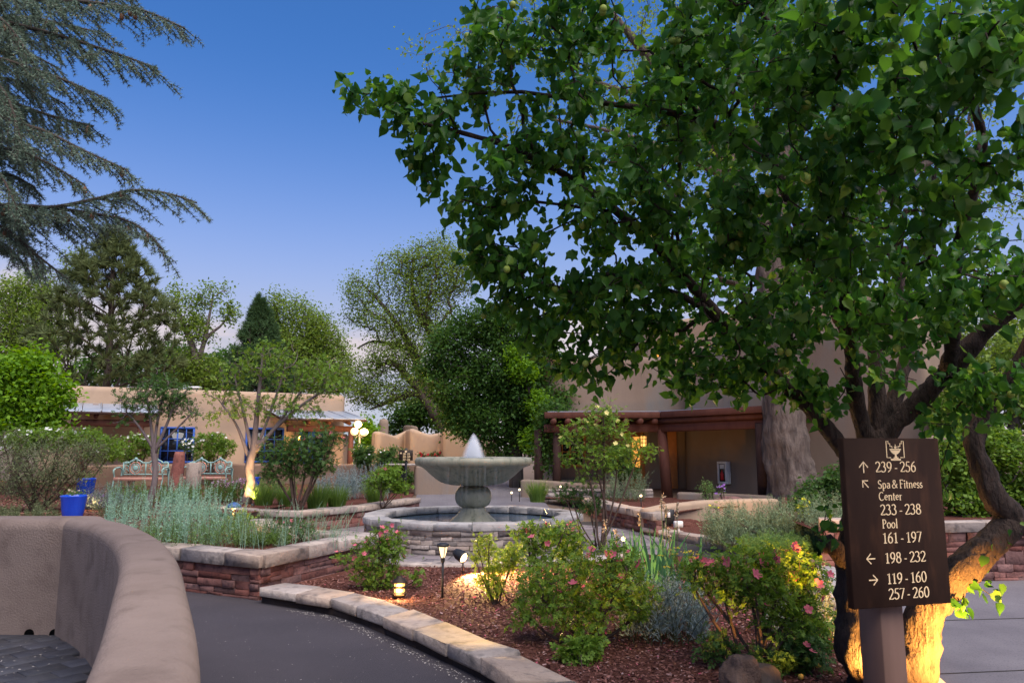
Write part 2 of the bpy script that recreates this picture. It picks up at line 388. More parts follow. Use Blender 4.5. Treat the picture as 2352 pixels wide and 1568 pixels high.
M['apricot'] = mat('apricot', (.15, .22, .035), (.26, .30, .05), scale=40, rough=.6)
M['apricot_ripe'] = mat('apricot_ripe', (.55, .33, .06), (.6, .4, .08), scale=40, rough=.6)
M['lamp_warm'] = emit('lamp_warm', (1, .52, .14), .7)
M['lamp_hot'] = emit('lamp_hot', (1, .74, .40), 1.2)
M['globe'] = emit('globe', (1, .68, .30), .55)
M['lantern'] = emit('lantern', (1, .48, .12), .6)
M['windowglow'] = emit('windowglow', (1, .42, .08), .35)
# ================================================================== SETTING
def sheet(name, pts, z, m, parent=None, zf=None):
    n = len(pts)
    me = bpy.data.meshes.new(name)
    me.from_pydata([(p[0], p[1], z if zf is None else zf(p[0], p[1])) for p in pts], [], [tuple(range(n))]); me.update(); me.materials.append(m)
    o = mobj(name, me, parent)
    if parent is None: o['kind'] = 'structure'
    return o
def ground_sheet():
    xs = np.concatenate([np.linspace(-600, -40, 6), np.linspace(-30, 30, 31), np.linspace(40, 600, 6)])
    ys = np.concatenate([np.linspace(-200, -5, 6), np.linspace(0, 40, 81), np.linspace(60, 900, 8)])
    X, Y = np.meshgrid(xs, ys); Z = .45*sstep(16.5, 25, Y)-.02
    V = np.stack([X, Y, Z], -1).reshape(-1, 3); nx = len(xs)
    i = np.arange(len(ys)-1)[:, None]*nx; j = np.arange(nx-1)[None]
    q = np.stack([i+j, i+j+1, i+nx+j+1, i+nx+j], -1).reshape(-1, 4)
    o = mobj('ground', npmesh('ground', V, [q], M['earth'], True)); o['kind'] = 'structure'
ground_sheet()
FC = V3(-.73, 14.2, 0)            # fountain centre
def arc(c, r, a0, a1, n):
    a = np.radians(np.linspace(a0, a1, n)); return np.c_[c[0]+r*np.cos(a), c[1]+r*np.sin(a)]
sheet('asphalt_path', [(-11, -4), (3.2, -4), (3.2, 12), (-11, 12)], .0, M['asphalt'])
sheet('concrete_walk', [(1.2, -4), (16, -4), (16, 13.5), (3.4, 13.5), (1.6, 11.4)], .004, M['concrete'])
# expansion joints sawn into the concrete walk: shallow dark strips
for k, (a, b) in enumerate([((3.0, 5.9), (7.5, 6.5)), ((3.4, 7.6), (7.8, 8.1)), ((4.0, 4.0), (8, 4.4))]):
    a, b = V3(*a, .0065), V3(*b, .0065)
    o = MB().bar(a, b, .012, .003).build('walk_joint', M['grout'], bpy.data.objects['concrete_walk'])
plz = sheet('plaza_paving', list(arc(FC, 5.4, 0, 360, 64)[:-1]), .008, M['grout'])
def plaza_flags():
    rings = [2.12, 2.5, 2.9, 3.3, 3.62]
    for r0, r1 in zip(rings[:-1], rings[1:]):
        n = int(2*math.pi*r0/.55); off = RNG.random()
        for k in range(n):
            a0, a1 = (k+off)*360/n, (k+1+off)*360/n-.6
            p = [arc(FC, rr, aa, aa, 1)[0] for aa in (a0, a1) for rr in (r1-.012, r0)]
            # x index = angle, y: -1 outer, +1 inner
            c = []
            for ix in (0, 1):
                for iy in (0, 1):
                    for z in (.0, .018+RNG.random()*.004): c.append((*p[ix*2+iy], z))
            stone('flagstone', np.array(c)[:, [0, 1, 2]], M['pave'], plz, b=.004, jit=.0008)
plaza_flags()
def walk_strip(name, a, b, w, m, z0=.01):
    a, b = np.array(a), np.array(b); d = nrm(b-a); nn = np.array((-d[1], d[0])); n = 14
    V, q = [], []
    for i in range(n+1):
        p = a+(b-a)*i/n
        for s_ in (-1, 1):
            pp = p+nn*s_*w/2; V.append((*pp, z0+gz(*pp)))
    for i in range(n): q.append((2*i, 2*i+1, 2*i+3, 2*i+2) if True else None)
    o = mobj(name, npmesh(name, np.array(V), [np.array(q)[:, ::-1]], m)); o['kind'] = 'structure'
walk_strip('rear_walk', (-.6, 17.0), (-1.6, 30), 3.6, M['concrete'])
walk_strip('cross_walk', (-4.5, 14.6), (-14, 17.5), 1.3, M['pave'], .012)

# ---- wall and stone builders
class Path:
    def __init__(s, pts):
        s.p = np.asarray(pts, float)[:, :2]; d = np.diff(s.p, axis=0); s.l = np.r_[0, np.cumsum(np.linalg.norm(d, axis=1))]; s.L = s.l[-1]
        t = nrm(d); tt = np.vstack([t[:1], nrm(t[:-1]+t[1:]) if len(t) > 1 else t[:0], t[-1:]]); s.t = tt
    def at(s, u, d=0):
        u_ = min(max(u, 0), s.L); i = min(np.searchsorted(s.l, u_, 'right')-1, len(s.p)-2); f = (u_-s.l[i])/(s.l[i+1]-s.l[i])
        p = s.p[i]*(1-f)+s.p[i+1]*f; t = nrm(s.t[i]*(1-f)+s.t[i+1]*f)
        p = p+t*(u-u_)
        return p+np.array((t[1], -t[0]))*d       # positive d = to the right of travel = outside
def block(name, path, s0, s1, d0, d1, z0, z1, m, root, b=.008, jit=.002, dz=0, dd=0):
    c = []
    for s_ in (s0, s1):
        for d_ in (d1, d0):
            p = path.at(s_, d_+(RNG.normal(0, dd) if dd else 0))
            c.append((*p, z0)); c.append((*p, z1+(RNG.normal(0, dz) if dz else 0)))
    return stone(name, c, m, root, b, jit)
def stone_face(root, pts, z0, z1, m, name='stone', rowh=(.042, .09), ln=(.18, .55), depth=.12, prot=.016):
    path = Path(pts); z = z0; blocked = []
    while z < z1-.015:
        h = min(RNG.uniform(*rowh), z1-z)
        if z1-z-h < .04: h = z1-z
        s = 0.; nb = []
        while s < path.L-.02:
            w = RNG.uniform(*ln)
            if path.L-s-w < .1: w = path.L-s
            hit = [bk for bk in blocked if bk[0] < s+w and bk[1] > s]
            if hit:
                bk = min(hit)
                if bk[0] <= s+.05: s = bk[1]; continue
                w = bk[0]-s
            hh = h
            if z+h+.05 < z1 and RNG.random() < .10 and not hit and w < .34:
                hh = h+min(RNG.uniform(.05, .09), z1-z-h-.005); nb.append((s, s+w, z+hh))
            g = .0035
            block(name, path, s+g, s+w-g, -depth, RNG.uniform(-.2, 1)*prot, z+g*.6, z+hh-g*.6, m, root, b=.0035, jit=.003, dd=.004)
            s += w
        blocked = [(a, b) for a, b, _ in nb]
        z += h
def core(root, pts, z0, z1, th=.26, inset=.035, name='wall_core', m=None, trim=.22):
    path = Path(pts); uu = [min(max(u, trim), path.L-trim) for u in path.l]; path = Path([path.at(u) for u in uu]); V = []; n = len(path.p)
    for i in range(n):
        for d in (-inset, -th):
            p = path.at(path.l[i], d); V += [(*p, z0), (*p, z1)]
    q = []
    for i in range(n-1):
        a = 4*i; b = a+4
        q += [(a, b, b+1, a+1), (a+2, a+3, b+3, b+2), (a+1, b+1, b+3, a+3), (a, a+2, b+2, b)]
    q += [(0, 1, 3, 2), (4*n-4, 4*n-2, 4*n-1, 4*n-3)]
    return mobj(name, npmesh(name, np.array(V), [np.array(q)], m or M['mortar']), root)
def coping(root, pts, z0, z1, over, inner, m, ln=(.38, .62), name='coping_stone', first=0., last=None):
    path = Path(pts); s = first; L = path.L if last is None else last
    while s < L-.01:
        w = RNG.uniform(*ln)
        if L-s-w < .22: w = L-s
        block(name, path, s+.004, s+w-.004, -inner, over, z0, z1, m, root, b=.007, jit=.004, dz=.006, dd=.012)
        s += w
def adobe_wall(name, pts, ztop, z0, th, m, r=.07, label=None, cat='wall', root=None, bow=.006, seg=.25, ends=True):
    """continuous hand-plastered wall: a rounded profile swept along the path"""
    path = Path(pts); n = max(2, int(path.L/seg)+1)
    us = np.linspace(0, path.L, n); zt = np.interp(us, path.l, ztop)
    z0s = np.interp(us, path.l, z0) if np.ndim(z0) else np.full(n, z0)
    def prof(T, zt_, zb, r_):
        pr = [(T/2, zb), (T/2, zb+(zt_-zb)*.35), (T/2, zb+(zt_-zb)*.7)]
        for a in np.linspace(0, 90, 6): pr.append((T/2-r_+r_*math.cos(math.radians(a)), zt_-r_+r_*math.sin(math.radians(a))))
        for a in np.linspace(90, 180, 6): pr.append((-T/2+r_+r_*math.cos(math.radians(a)), zt_-r_+r_*math.sin(math.radians(a))))
        pr += [(-T/2, zb+(zt_-zb)*.7), (-T/2, zb+(zt_-zb)*.35), (-T/2, zb)]
        return pr
    rings = []
    def ring(u, T, zt_, zb, r_):
        rings.append([(*path.at(u, d), z) for d, z in prof(T, zt_, zb, r_)])
    e = th*.42
    if ends:
        for k in (1., .75, .45, .2): ring(-e*(1-(1-k)**2)*.999, max(th*(1-k**2*.96), .012), zt[0]-e*.55*k**2, z0s[0], min(r, th*(1-k**2*.96)*.45, r))
    for u, a, b_ in zip(us, zt, z0s): ring(u, th, a, b_, r)
    if ends:
        for k in (.2, .45, .75, 1.): ring(path.L+e*(1-(1-k)**2)*.999, max(th*(1-k**2*.96), .012), zt[-1]-e*.55*k**2, z0s[-1], min(r, th*(1-k**2*.96)*.45))
    R = np.array(rings); k = R.shape[1]
    ph = R[..., 0]*1.7+R[..., 1]*1.3
    R[..., 2] += bow*np.sin(ph*1.9+1)*(np.arange(k) > 2)*(np.arange(k) < k-3); R[..., 0] += bow*np.sin(R[..., 2]*3+ph*1.1); R[..., 1] += bow*np.cos(R[..., 2]*2.3+ph*.9)
    i = np.arange(len(R)-1)[:, None]*k; j = np.arange(k-1)[None]
    q = np.stack([i+j, i+k+j, i+k+j+1, i+j+1], -1).reshape(-1, 4)
    o = mobj(name, npmesh(name, R.reshape(-1, 3), [q[:, ::-1]], m, True), root)
    if label: tag(o, label, cat)
    return o

# ---- foreground patio wall
def smooth_path(pts, n=40):
    pts = np.asarray(pts, float); l = np.r_[0, np.cumsum(np.linalg.norm(np.diff(pts, axis=0), axis=1))]
    out = []
    m = nrm(np.gradient(pts, axis=0))*1.0
    d = np.gradient(pts, l, axis=0)
    for u in np.linspace(0, l[-1], n):
        i = min(np.searchsorted(l, u, 'right')-1, len(pts)-2); h = l[i+1]-l[i]; t = (u-l[i])/h
        out.append((2*t**3-3*t*t+1)*pts[i]+(t**3-2*t*t+t)*h*d[i]+(-2*t**3+3*t*t)*pts[i+1]+(t**3-t*t)*h*d[i+1])
    return np.array(out)
M['hole_dark'] = mat('hole_dark', (.003, .003, .003), None, rough=1, spec=0)
PW = thing('patio_wall', 'thick curved mauve plaster patio wall with rounded top in the left foreground', 'wall')
adobe_wall('curved_section', smooth_path([(-.42, .3), (-.72, 1.3), (-1.05, 2.2), (-1.75, 3.72), (-2.26, 4.75), (-2.86, 5.75), (-3.5, 6.6), (-4.25, 7.35)], 60), np.full(60, 1.05), -.02, .33, M['stucco_near'], r=.085, root=PW, bow=.0012, seg=.12)
adobe_wall('straight_section', [(-4.1, 7.26), (-7, 7.28), (-12, 7.3)], [1.052, 1.05, 1.05], -.02, .46, M['stucco_near'], r=.10, root=PW, bow=.001, seg=.3)
for px, py in ((66, 1437), (124, 1434)):
    p = Q(px, py, 7.015)
    MB().lathe([(.0, 0), (.045, 0), (.045, .006), (.0, .006)], 16).build('weep_hole', M['hole_dark'], PW, loc=(p[0], 7.034, .035)).rotation_euler = (math.pi/2, 0, 0)  # thin black disc on the wall; the hole's inner darkness is its colour
pat = sheet('patio_floor', [(-12, 3), (-1.3, 2.5), (-2.2, 4.6), (-4.2, 7.2), (-12, 7.2)], .003, M['grout'])
def patio_bricks():
    me = None
    d = np.array((math.cos(math.radians(52)), math.sin(math.radians(52)))); nn = np.array((-d[1], d[0]))
    V, q, t = chamfer(np.array((.1475, .1005, .016)), .0025)
    meshes = [npmesh('brick', V+RNG.normal(0, .0005, V.shape), [q, t], M['brick_dark']) for _ in range(5)]
    o0 = np.array((-3.4, 6.2))
    for i in range(-12, 13):
        for j in range(-16, 17):
            p = o0+d*((i+.5*(j % 2))*.30)+nn*(j*.205)
            if not (4.4 < p[1] < 7.1 and -6.5 < p[0]): continue
            if p[0] > -2.0-(p[1]-4.28)*.72: continue
            b = mobj('brick', meshes[RNG.integers(5)], pat, (p[0], p[1], .012+RNG.random()*.0012)); b.rotation_euler = (0, 0, math.radians(52)+RNG.normal(0, .003))
patio_bricks()

# ---- left raised bed: red sandstone wall with a pale coping
c1 = P(601, 1274, .5)[:2]; cL = P(386, 1256, .5)[:2]; c2 = P(868, 1224, .5)[:2]
cLL = cL+(cL-c1)*1.2
ringL = arc(FC, 3.62, 246, 196, 9)
LW = thing('raised_bed_wall', 'low red sandstone bed wall with pale coping beside the curved asphalt path', 'wall')
ins = .03
front = [cLL, cL, c1]; side = [c1, c2]; rear = [c2]+[tuple(p) for p in ringL]
def inset(pts, d): p = Path(pts); return [p.at(u, d) for u in p.l]
for seg_, nm in ((front, 'f'), (side, 's')):
    stone_face(LW, inset(seg_, -.035), -.02, .35, M['redstone'])
    core(LW, inset(seg_, -.06), -.02, .35)
coping(LW, front, .35, .5, .02, .34, M['coping'], (.5, .8)); coping(LW, side, .35, .5, .02, .34, M['coping'], (.5, .85), first=.02)
stone_face(LW, inset(rear, -.035), -.02, .35, M['redstone'], ln=(.25, .6)); core(LW, inset(rear, -.06), -.02, .35)
coping(LW, rear, .35, .5, .02, .34, M['coping'], (.5, .8), first=.05)
SOIL_L = .41
sheet('raised_bed_soil', [c1+np.array((-.05, .2)), c2+np.array((-.2, .05))]+[FC[:2]+(p-FC[:2])*1.06 for p in ringL]+[(-6, 15.0), (-12, 16.6), (-14, 10.5), cL+np.array((-.1, .3))], SOIL_L, M['soil'])
def rear_garden():
    xs = np.linspace(-22, -5.2, 14); ys = np.linspace(15.0, 27, 13); X, Y = np.meshgrid(xs, ys)
    Z = .43+.12*sstep(17, 25, Y)+RNG.normal(0, .01, X.shape)
    i = np.arange(12)[:, None]*14; j = np.arange(13)[None]; q = np.stack([i+j, i+j+1, i+15+j, i+14+j], -1).reshape(-1, 4)
    o = mobj('rear_garden_soil', npmesh('rear_garden_soil', np.stack([X, Y, Z], -1).reshape(-1, 3), [q], M['soil'], True)); o['kind'] = 'structure'
rear_garden()

# ---- rear left raised bed
rl = [P(470, 1163, .45)[:2], P(569, 1170, .45)[:2], P(697, 1174, .45)[:2]]; rr_ = [P(697, 1174, .45)[:2], P(836, 1161, .45)[:2], P(965, 1143, .45)[:2]]
RL = thing('raised_bed_wall', 'red sandstone bed wall with pale coping left behind the fountain', 'wall')
for s_ in (rl, rr_):
    stone_face(RL, inset(s_, -.035), -.02, .33, M['redstone'], rowh=(.07, .12), ln=(.25, .6)); core(RL, inset(s_, -.06), -.02, .33)
    coping(RL, s_, .33, .45, .02, .36, M['coping'], (.6, 1.0))
sheet('rear_bed_soil', [rl[0]+np.array((0, .2)), rl[1]+np.array((0, .2)), rl[2]+np.array((0, .25)), rr_[1]+np.array((-.25, .1)), rr_[2]+np.array((-.25, .1)), (-3.0, 23.2), (-9, 23.2)], .38, M['soil'])
# ---- rear right raised bed
r2 = [P(1338, 1143, .46)[:2], P(1400, 1159, .46)[:2], P(1503, 1179, .46)[:2]]
RR = thing('raised_bed_wall', 'red sandstone bed wall with pale coping to the right of the fountain', 'wall')
stone_face(RR, inset(r2, -.035), -.02, .33, M['redstone'], rowh=(.06, .11), ln=(.2, .5)); core(RR, inset(r2, -.06), -.02, .33)
coping(RR, r2, .33, .46, .02, .36, M['coping'], (.5, .8))
sheet('right_bed_soil', [r2[2]+np.array((-.1, .25)), (4.4, 17.2), (6.4, 18.4), (6.5, 20.6), (3.0, 20.9), (.7, 20.9), r2[0]+np.array((.25, .1)), r2[1]+np.array((.25, .1))], .37, M['soil'])
LRW = thing('rubble_wall', 'low lamp-lit stone edging at the back of the right bed', 'wall')
b3 = [(.55, 21.0), (2.2, 20.9), (3.9, 20.8)]
stone_face(LRW, b3, .2, .52, M['coping'], rowh=(.1, .16), ln=(.25, .5)); core(LRW, b3, .2, .5); coping(LRW, b3, .52, .58, .02, .3, M['coping'], (.5, .9))
# ---- far right wall
fr = [P(1890, 1322)[:2], P(2165, 1336)[:2], P(2360, 1332)[:2]+np.array((.1, .0)), (10.5, 9.3)]
FW = thing('raised_bed_wall', 'pinkish sandstone wall with pale coping behind the apricot trunk', 'wall')
stone_face(FW, fr, -.01, .62, M['redstone'], rowh=(.05, .1), ln=(.15, .42)); core(FW, inset(fr, -.03), -.01, .62); coping(FW, fr, .62, .74, .03, .34, M['coping'], (.5, .8))
sheet('right_hedge_soil', [(4.3, 10.7), (6.2, 9.95), (12, 9.6), (16, 18), (7, 19.5), (4.6, 13)], .55, M['soil'])

# ---- kerb of the front bed
fe = [(594, 1348.6), (680.5, 1361), (756, 1374.3), (818, 1391.8), (874.8, 1414.8), (945, 1443), (1026, 1476.8), (1104, 1512), (1180, 1566)]
be = [(653.5, 1335), (737, 1346), (815.5, 1361), (891, 1381), (950.5, 1402.6), (1023, 1428), (1118, 1466), (1197, 1500), (1318, 1562)]
KZ = .17
FE = [P(x, y, KZ)[:2] for x, y in fe]; BE = [P(x, y, KZ)[:2] for x, y in be]
d = FE[-1]-FE[-2]
for k in range(3): FE.append(FE[-1]+d*.95+np.array((.02*k, 0))); BE.append(BE[-1]+d*.95)
KB = thing('stone_kerb', 'curving kerb of big pale sandstone slabs between asphalt and mulch', 'kerb')
for i in range(len(FE)-1):
    f0, f1, b0, b1 = FE[i], FE[i+1], BE[i], BE[i+1]
    t = nrm(f1-f0)*.007
    c = []
    for ff, bb in ((f0+t, b0+t), (f1-t, b1-t)):
        for p in (ff+RNG.normal(0, .008, 2), bb): c += [(*p, .075), (*p, KZ+RNG.normal(0, .006))]
    stone('kerb_stone', c, M['coping'], KB, b=.009, jit=.006)
    c = []
    for ff, bb in ((f0, b0), (f1, b1)):
        w = nrm(bb-ff)
        for p in (ff+w*.05, ff+w*.24): c += [(*p, -.02), (*p, .076)]
    stone('kerb_footing', c, M['mortar'], KB, b=.004, jit=.002)
# ---- plaza-side kerb of the front bed
kr = arc(FC, 3.62, 256, 316, 14)[::-1]        # viewer inside the plaza is not the camera; outside = fountain side
PK = thing('stone_kerb', 'pale stone kerb between the fountain plaza and the mulched rose bed', 'kerb')
pk = [tuple(p) for p in kr]
coping(PK, pk, -.01, .15, .0, .26, M['coping'], (.5, .8), name='kerb_stone')
# ---- right-hand bed kerb (sage bed) and its soil
k3 = [P(1475, 1211, .15)[:2], P(1590, 1229, .15)[:2], P(1760, 1262, .15)[:2], P(1925, 1295, .15)[:2]]
RK = thing('stone_kerb', 'pale stone kerb along the silvery sage bed right of the plaza', 'kerb')
coping(RK, k3, -.01, .15, .0, .3, M['coping'], (.6, .9), name='kerb_stone')
sheet('sage_bed_soil', [k3[0]+np.array((.1, .2)), k3[1]+np.array((.15, .15)), k3[2]+np.array((.15, .15)), k3[3]+np.array((.1, .15)), (7.4, 12.5), (7.2, 17.8), (4.5, 17.2), (2.9, 15.4)], .11, M['soil'])
# ---- front bed soil (undulating sheet, built as a grid clipped to the bed outline)
bed_poly = [tuple(p) for p in BE]+[(2.2, 2.0), (2.55, 3.6), (2.95, 5.7), (3.4, 7.7), (4.25, 10.2), (2.4, 11.45)]+[tuple(p) for p in arc(FC, 3.78, 316, 256, 12)]
bed_poly = bed_poly[::1]
def in_poly(x, y, poly):
    poly = np.asarray(poly); x = np.asarray(x); y = np.asarray(y); r = np.zeros(x.shape, bool); j = len(poly)-1
    for i in range(len(poly)):
        xi, yi = poly[i]; xj, yj = poly[j]
        c = ((yi > y) != (yj > y)) & (x < (xj-xi)*(y-yi)/(yj-yi+1e-12)+xi)
        r ^= c; j = i
    return r
sheet('front_bed_soil', [tuple(p) for p in BE]+[(2.2, 2.0), (2.55, 3.6), (2.95, 5.7), (3.4, 7.7), (4.25, 10.2), (2.4, 11.45)]+[tuple(p) for p in arc(FC, 3.78, 316, 256, 12)]+[tuple(c2+np.array((.05, -.1))), tuple(c1+np.array((.12, .05)))], .115, M['soil'])
RBK = thing('stone_kerb', 'grey stone edging where the mulch meets the right-hand concrete walk', 'kerb')
rb = [(2.3, 2.5), (2.6, 3.6), (3.0, 5.7), (3.45, 7.7), (4.3, 10.2)]
coping(RBK, rb[::-1][::-1], -.01, .15, .0, .22, M['greycoping'], (.4, .7), name='kerb_stone')

# ================================================================== FOUNTAIN
FT = thing('fountain', 'round stone fountain with wide cast bowl and bubbling jet in the plaza centre', 'fountain')
ring = [tuple(p) for p in arc(FC, 1.99, 90, -270, 73)[::-1]]
ringo = [tuple(p) for p in arc(FC, 2.0, 80, 440, 97)]
stone_face(FT, ringo, -.01, .385, M['greystone'], rowh=(.05, .105), ln=(.18, .5), depth=.14)
MB().lathe([(1.93, .0), (1.93, .385), (1.70, .385), (1.70, .06), (0, .06)], 96, FC).build('basin_shell', M['mortar'], FT, True)
coping(FT, ringo, .385, .5, .05, .34, M['greycoping'], (.55, .85))
def water_mat():
    m, n, l, p = newmat('water')
    p.inputs['Base Color'].default_value = (.07, .11, .15, 1); p.inputs['Roughness'].default_value = .06; p.inputs['Specular IOR Level'].default_value = .7
    g = n.new('ShaderNodeNewGeometry'); t = n.new('ShaderNodeTexNoise'); t.inputs['Scale'].default_value = 9; t.inputs['Detail'].default_value = 3; l.new(g.outputs['Position'], t.inputs['Vector'])
    b = n.new('ShaderNodeBump'); b.inputs['Strength'].default_value = .25; b.inputs['Distance'].default_value = .02; l.new(t.outputs[0], b.inputs['Height']); l.new(b.outputs[0], p.inputs['Normal'])
    return m
M['water'] = water_mat()
MB().lathe([(1.698, .36), (.9, .362), (.3, .364)], 64, FC).build('pool_water', M['water'], FT, True)
zf_ = lambda zy: 1.54-(zy-575)*.00226
prof = [(.03, .3), (.44, .3), (.43, .37), (.40, .40), (.33, .46), (.26, .53), (.225, .60), (.215, .635)]
MB().lathe(prof, 48, FC).build('pedestal_foot', M['cast'], FT, True)
a = np.linspace(-1.25, 1.25, 15)
MB().lathe([(.15, .62)]+[(.19+.155*math.cos(t), .81+.185*math.sin(t)/math.sin(1.25)) for t in a]+[(.17, 1.0)], 48, FC).build('pedestal_ball', M['cast'], FT, True)
bp = [(.17, 1.0), (.20, 1.02), (.40, 1.028), (.53, 1.05), (.62, 1.085), (.70, 1.135), (.80, 1.215), (.88, 1.29), (.95, 1.345), (1.01, 1.37), (1.055, 1.382), (1.09, 1.405), (1.108, 1.44), (1.112, 1.475), (1.10, 1.51), (1.075, 1.533), (1.04, 1.54), (1.0, 1.532), (.97, 1.50), (.6, 1.35), (.1, 1.28)]
MB().lathe(bp, 80, FC).build('upper_bowl', M['cast'], FT, True)
MB().lathe([(1.0, 1.523), (.6, 1.526), (.3, 1.532), (.1, 1.545)], 64, FC).build('bowl_water', M['water'], FT, True)
def spray_mat(name, dens):
    m, n, l, p = newmat(name); n.remove(p)
    v = n.new('ShaderNodeVolumePrincipled'); v.inputs['Color'].default_value = (.97, .985, 1, 1); v.inputs['Density'].default_value = dens; v.inputs['Anisotropy'].default_value = .0
    # spray thins out from the axis of the jet
    g = n.new('ShaderNodeNewGeometry'); sb_ = n.new('ShaderNodeVectorMath'); sb_.operation = 'SUBTRACT'; sb_.inputs[1].default_value = (FC[0], FC[1], 0); l.new(g.outputs['Position'], sb_.inputs[0])
    ml = n.new('ShaderNodeVectorMath'); ml.operation = 'MULTIPLY'; ml.inputs[1].default_value = (1, 1, 0); l.new(sb_.outputs[0], ml.inputs[0])
    ln_ = n.new('ShaderNodeVectorMath'); ln_.operation = 'LENGTH'; l.new(ml.outputs[0], ln_.inputs[0])
    rr_n = n.new('ShaderNodeMapRange'); rr_n.interpolation_type = 'SMOOTHSTEP'; rr_n.inputs[1].default_value = .0; rr_n.inputs[2].default_value = 1.; rr_n.inputs[3].default_value = dens; rr_n.inputs[4].default_value = dens*.0
    sz_ = n.new('ShaderNodeSeparateXYZ'); l.new(g.outputs['Position'], sz_.inputs[0])
    hr = n.new('ShaderNodeMapRange'); hr.inputs[1].default_value = 1.50; hr.inputs[2].default_value = 1.98; hr.inputs[3].default_value = 1.; hr.inputs[4].default_value = .02; l.new(sz_.outputs[2], hr.inputs[0])
    pw = n.new('ShaderNodeMath'); pw.operation = 'POWER'; pw.inputs[1].default_value = .6; l.new(hr.outputs[0], pw.inputs[0])
    m2 = n.new('ShaderNodeMath'); m2.operation = 'MULTIPLY'; m2.inputs[1].default_value = .27; l.new(pw.outputs[0], m2.inputs[0])
    dv = n.new('ShaderNodeMath'); dv.operation = 'DIVIDE'; l.new(ln_.outputs['Value'], dv.inputs[0]); l.new(m2.outputs[0], dv.inputs[1]); l.new(dv.outputs[0], rr_n.inputs[0]); l.new(rr_n.outputs[0], v.inputs['Density'])
    l.new(v.outputs[0], n['Material Output'].inputs['Volume']); return m
jet = FT
jp = [(.0, 1.50), (.27, 1.50), (.255, 1.56), (.23, 1.64), (.20, 1.72), (.165, 1.80), (.14, 1.88), (.10, 1.945), (.05, 1.985), (.0, 1.995)]
MB().lathe(jp, 32, FC).build('jet_foam', spray_mat('jet_foam', 17), jet, True)
MB().lathe([(.0, 1.51), (.15, 1.51), (.13, 1.68), (.095, 1.80), (.05, 1.87), (0, 1.89)], 24, FC).build('jet_core', spray_mat('jet_core', 10), jet, True)
def veil_mat():
    m, n, l, p = newmat('water_veil')
    p.inputs['Base Color'].default_value = (.85, .9, 1, 1); p.inputs['Roughness'].default_value = .3
    g = n.new('ShaderNodeNewGeometry'); mp_ = n.new('ShaderNodeMapping'); mp_.inputs['Scale'].default_value = (16, 16, .35); l.new(g.outputs['Position'], mp_.inputs[0])
    t = n.new('ShaderNodeTexNoise'); t.inputs['Scale'].default_value = 2.2; t.inputs['Detail'].default_value = 4; l.new(mp_.outputs[0], t.inputs['Vector'])
    r = n.new('ShaderNodeMapRange'); r.inputs[1].default_value = .5; r.inputs[2].default_value = .8; r.inputs[4].default_value = .055; l.new(t.outputs[0], r.inputs[0])
    tr = n.new('ShaderNodeBsdfTransparent'); ms = n.new('ShaderNodeMixShader'); l.new(r.outputs[0], ms.inputs[0]); l.new(tr.outputs[0], ms.inputs[1]); l.new(p.outputs[0], ms.inputs[2]); l.new(ms.outputs[0], n['Material Output'].inputs[0])
    return m
M['veil'] = veil_mat()
MB().lathe([(1.1, 1.40), (1.1, .8), (1.095, .365)], 64, FC).build('water_veil', M['veil'], FT, True)

# ================================================================== BUILDINGS
def adobe_block(name, corners, z0, z1, m, root, bev=.22, batter=.0, seg=4):
    bm = bmesh.new(); c = np.mean(corners, axis=0)
    lo = [bm.verts.new((*p, z0)) for p in corners]
    hi = [bm.verts.new((*(np.array(p)+(c-np.array(p))*batter), z1)) for p in corners]
    n = len(corners); bm.faces.new(lo[::-1]); bm.faces.new(hi)
    for i in range(n): bm.faces.new((lo[i], lo[(i+1) % n], hi[(i+1) % n], hi[i]))
    bm.normal_update()
    es = [e for e in bm.edges if not (e.verts[0] in lo and e.verts[1] in lo)]
    bmesh.ops.bevel(bm, geom=es, offset=bev, segments=seg, profile=.5, affect='EDGES')
    bmesh.ops.recalc_face_normals(bm, faces=bm.faces)
    me = bpy.data.meshes.new(name); bm.to_mesh(me); bm.free(); me.materials.append(m)
    for p in me.polygons: p.use_smooth = True
    o = mobj(name, me, root)
    try: me.set_sharp_from_angle(angle=math.radians(40))
    except Exception: pass
    return o
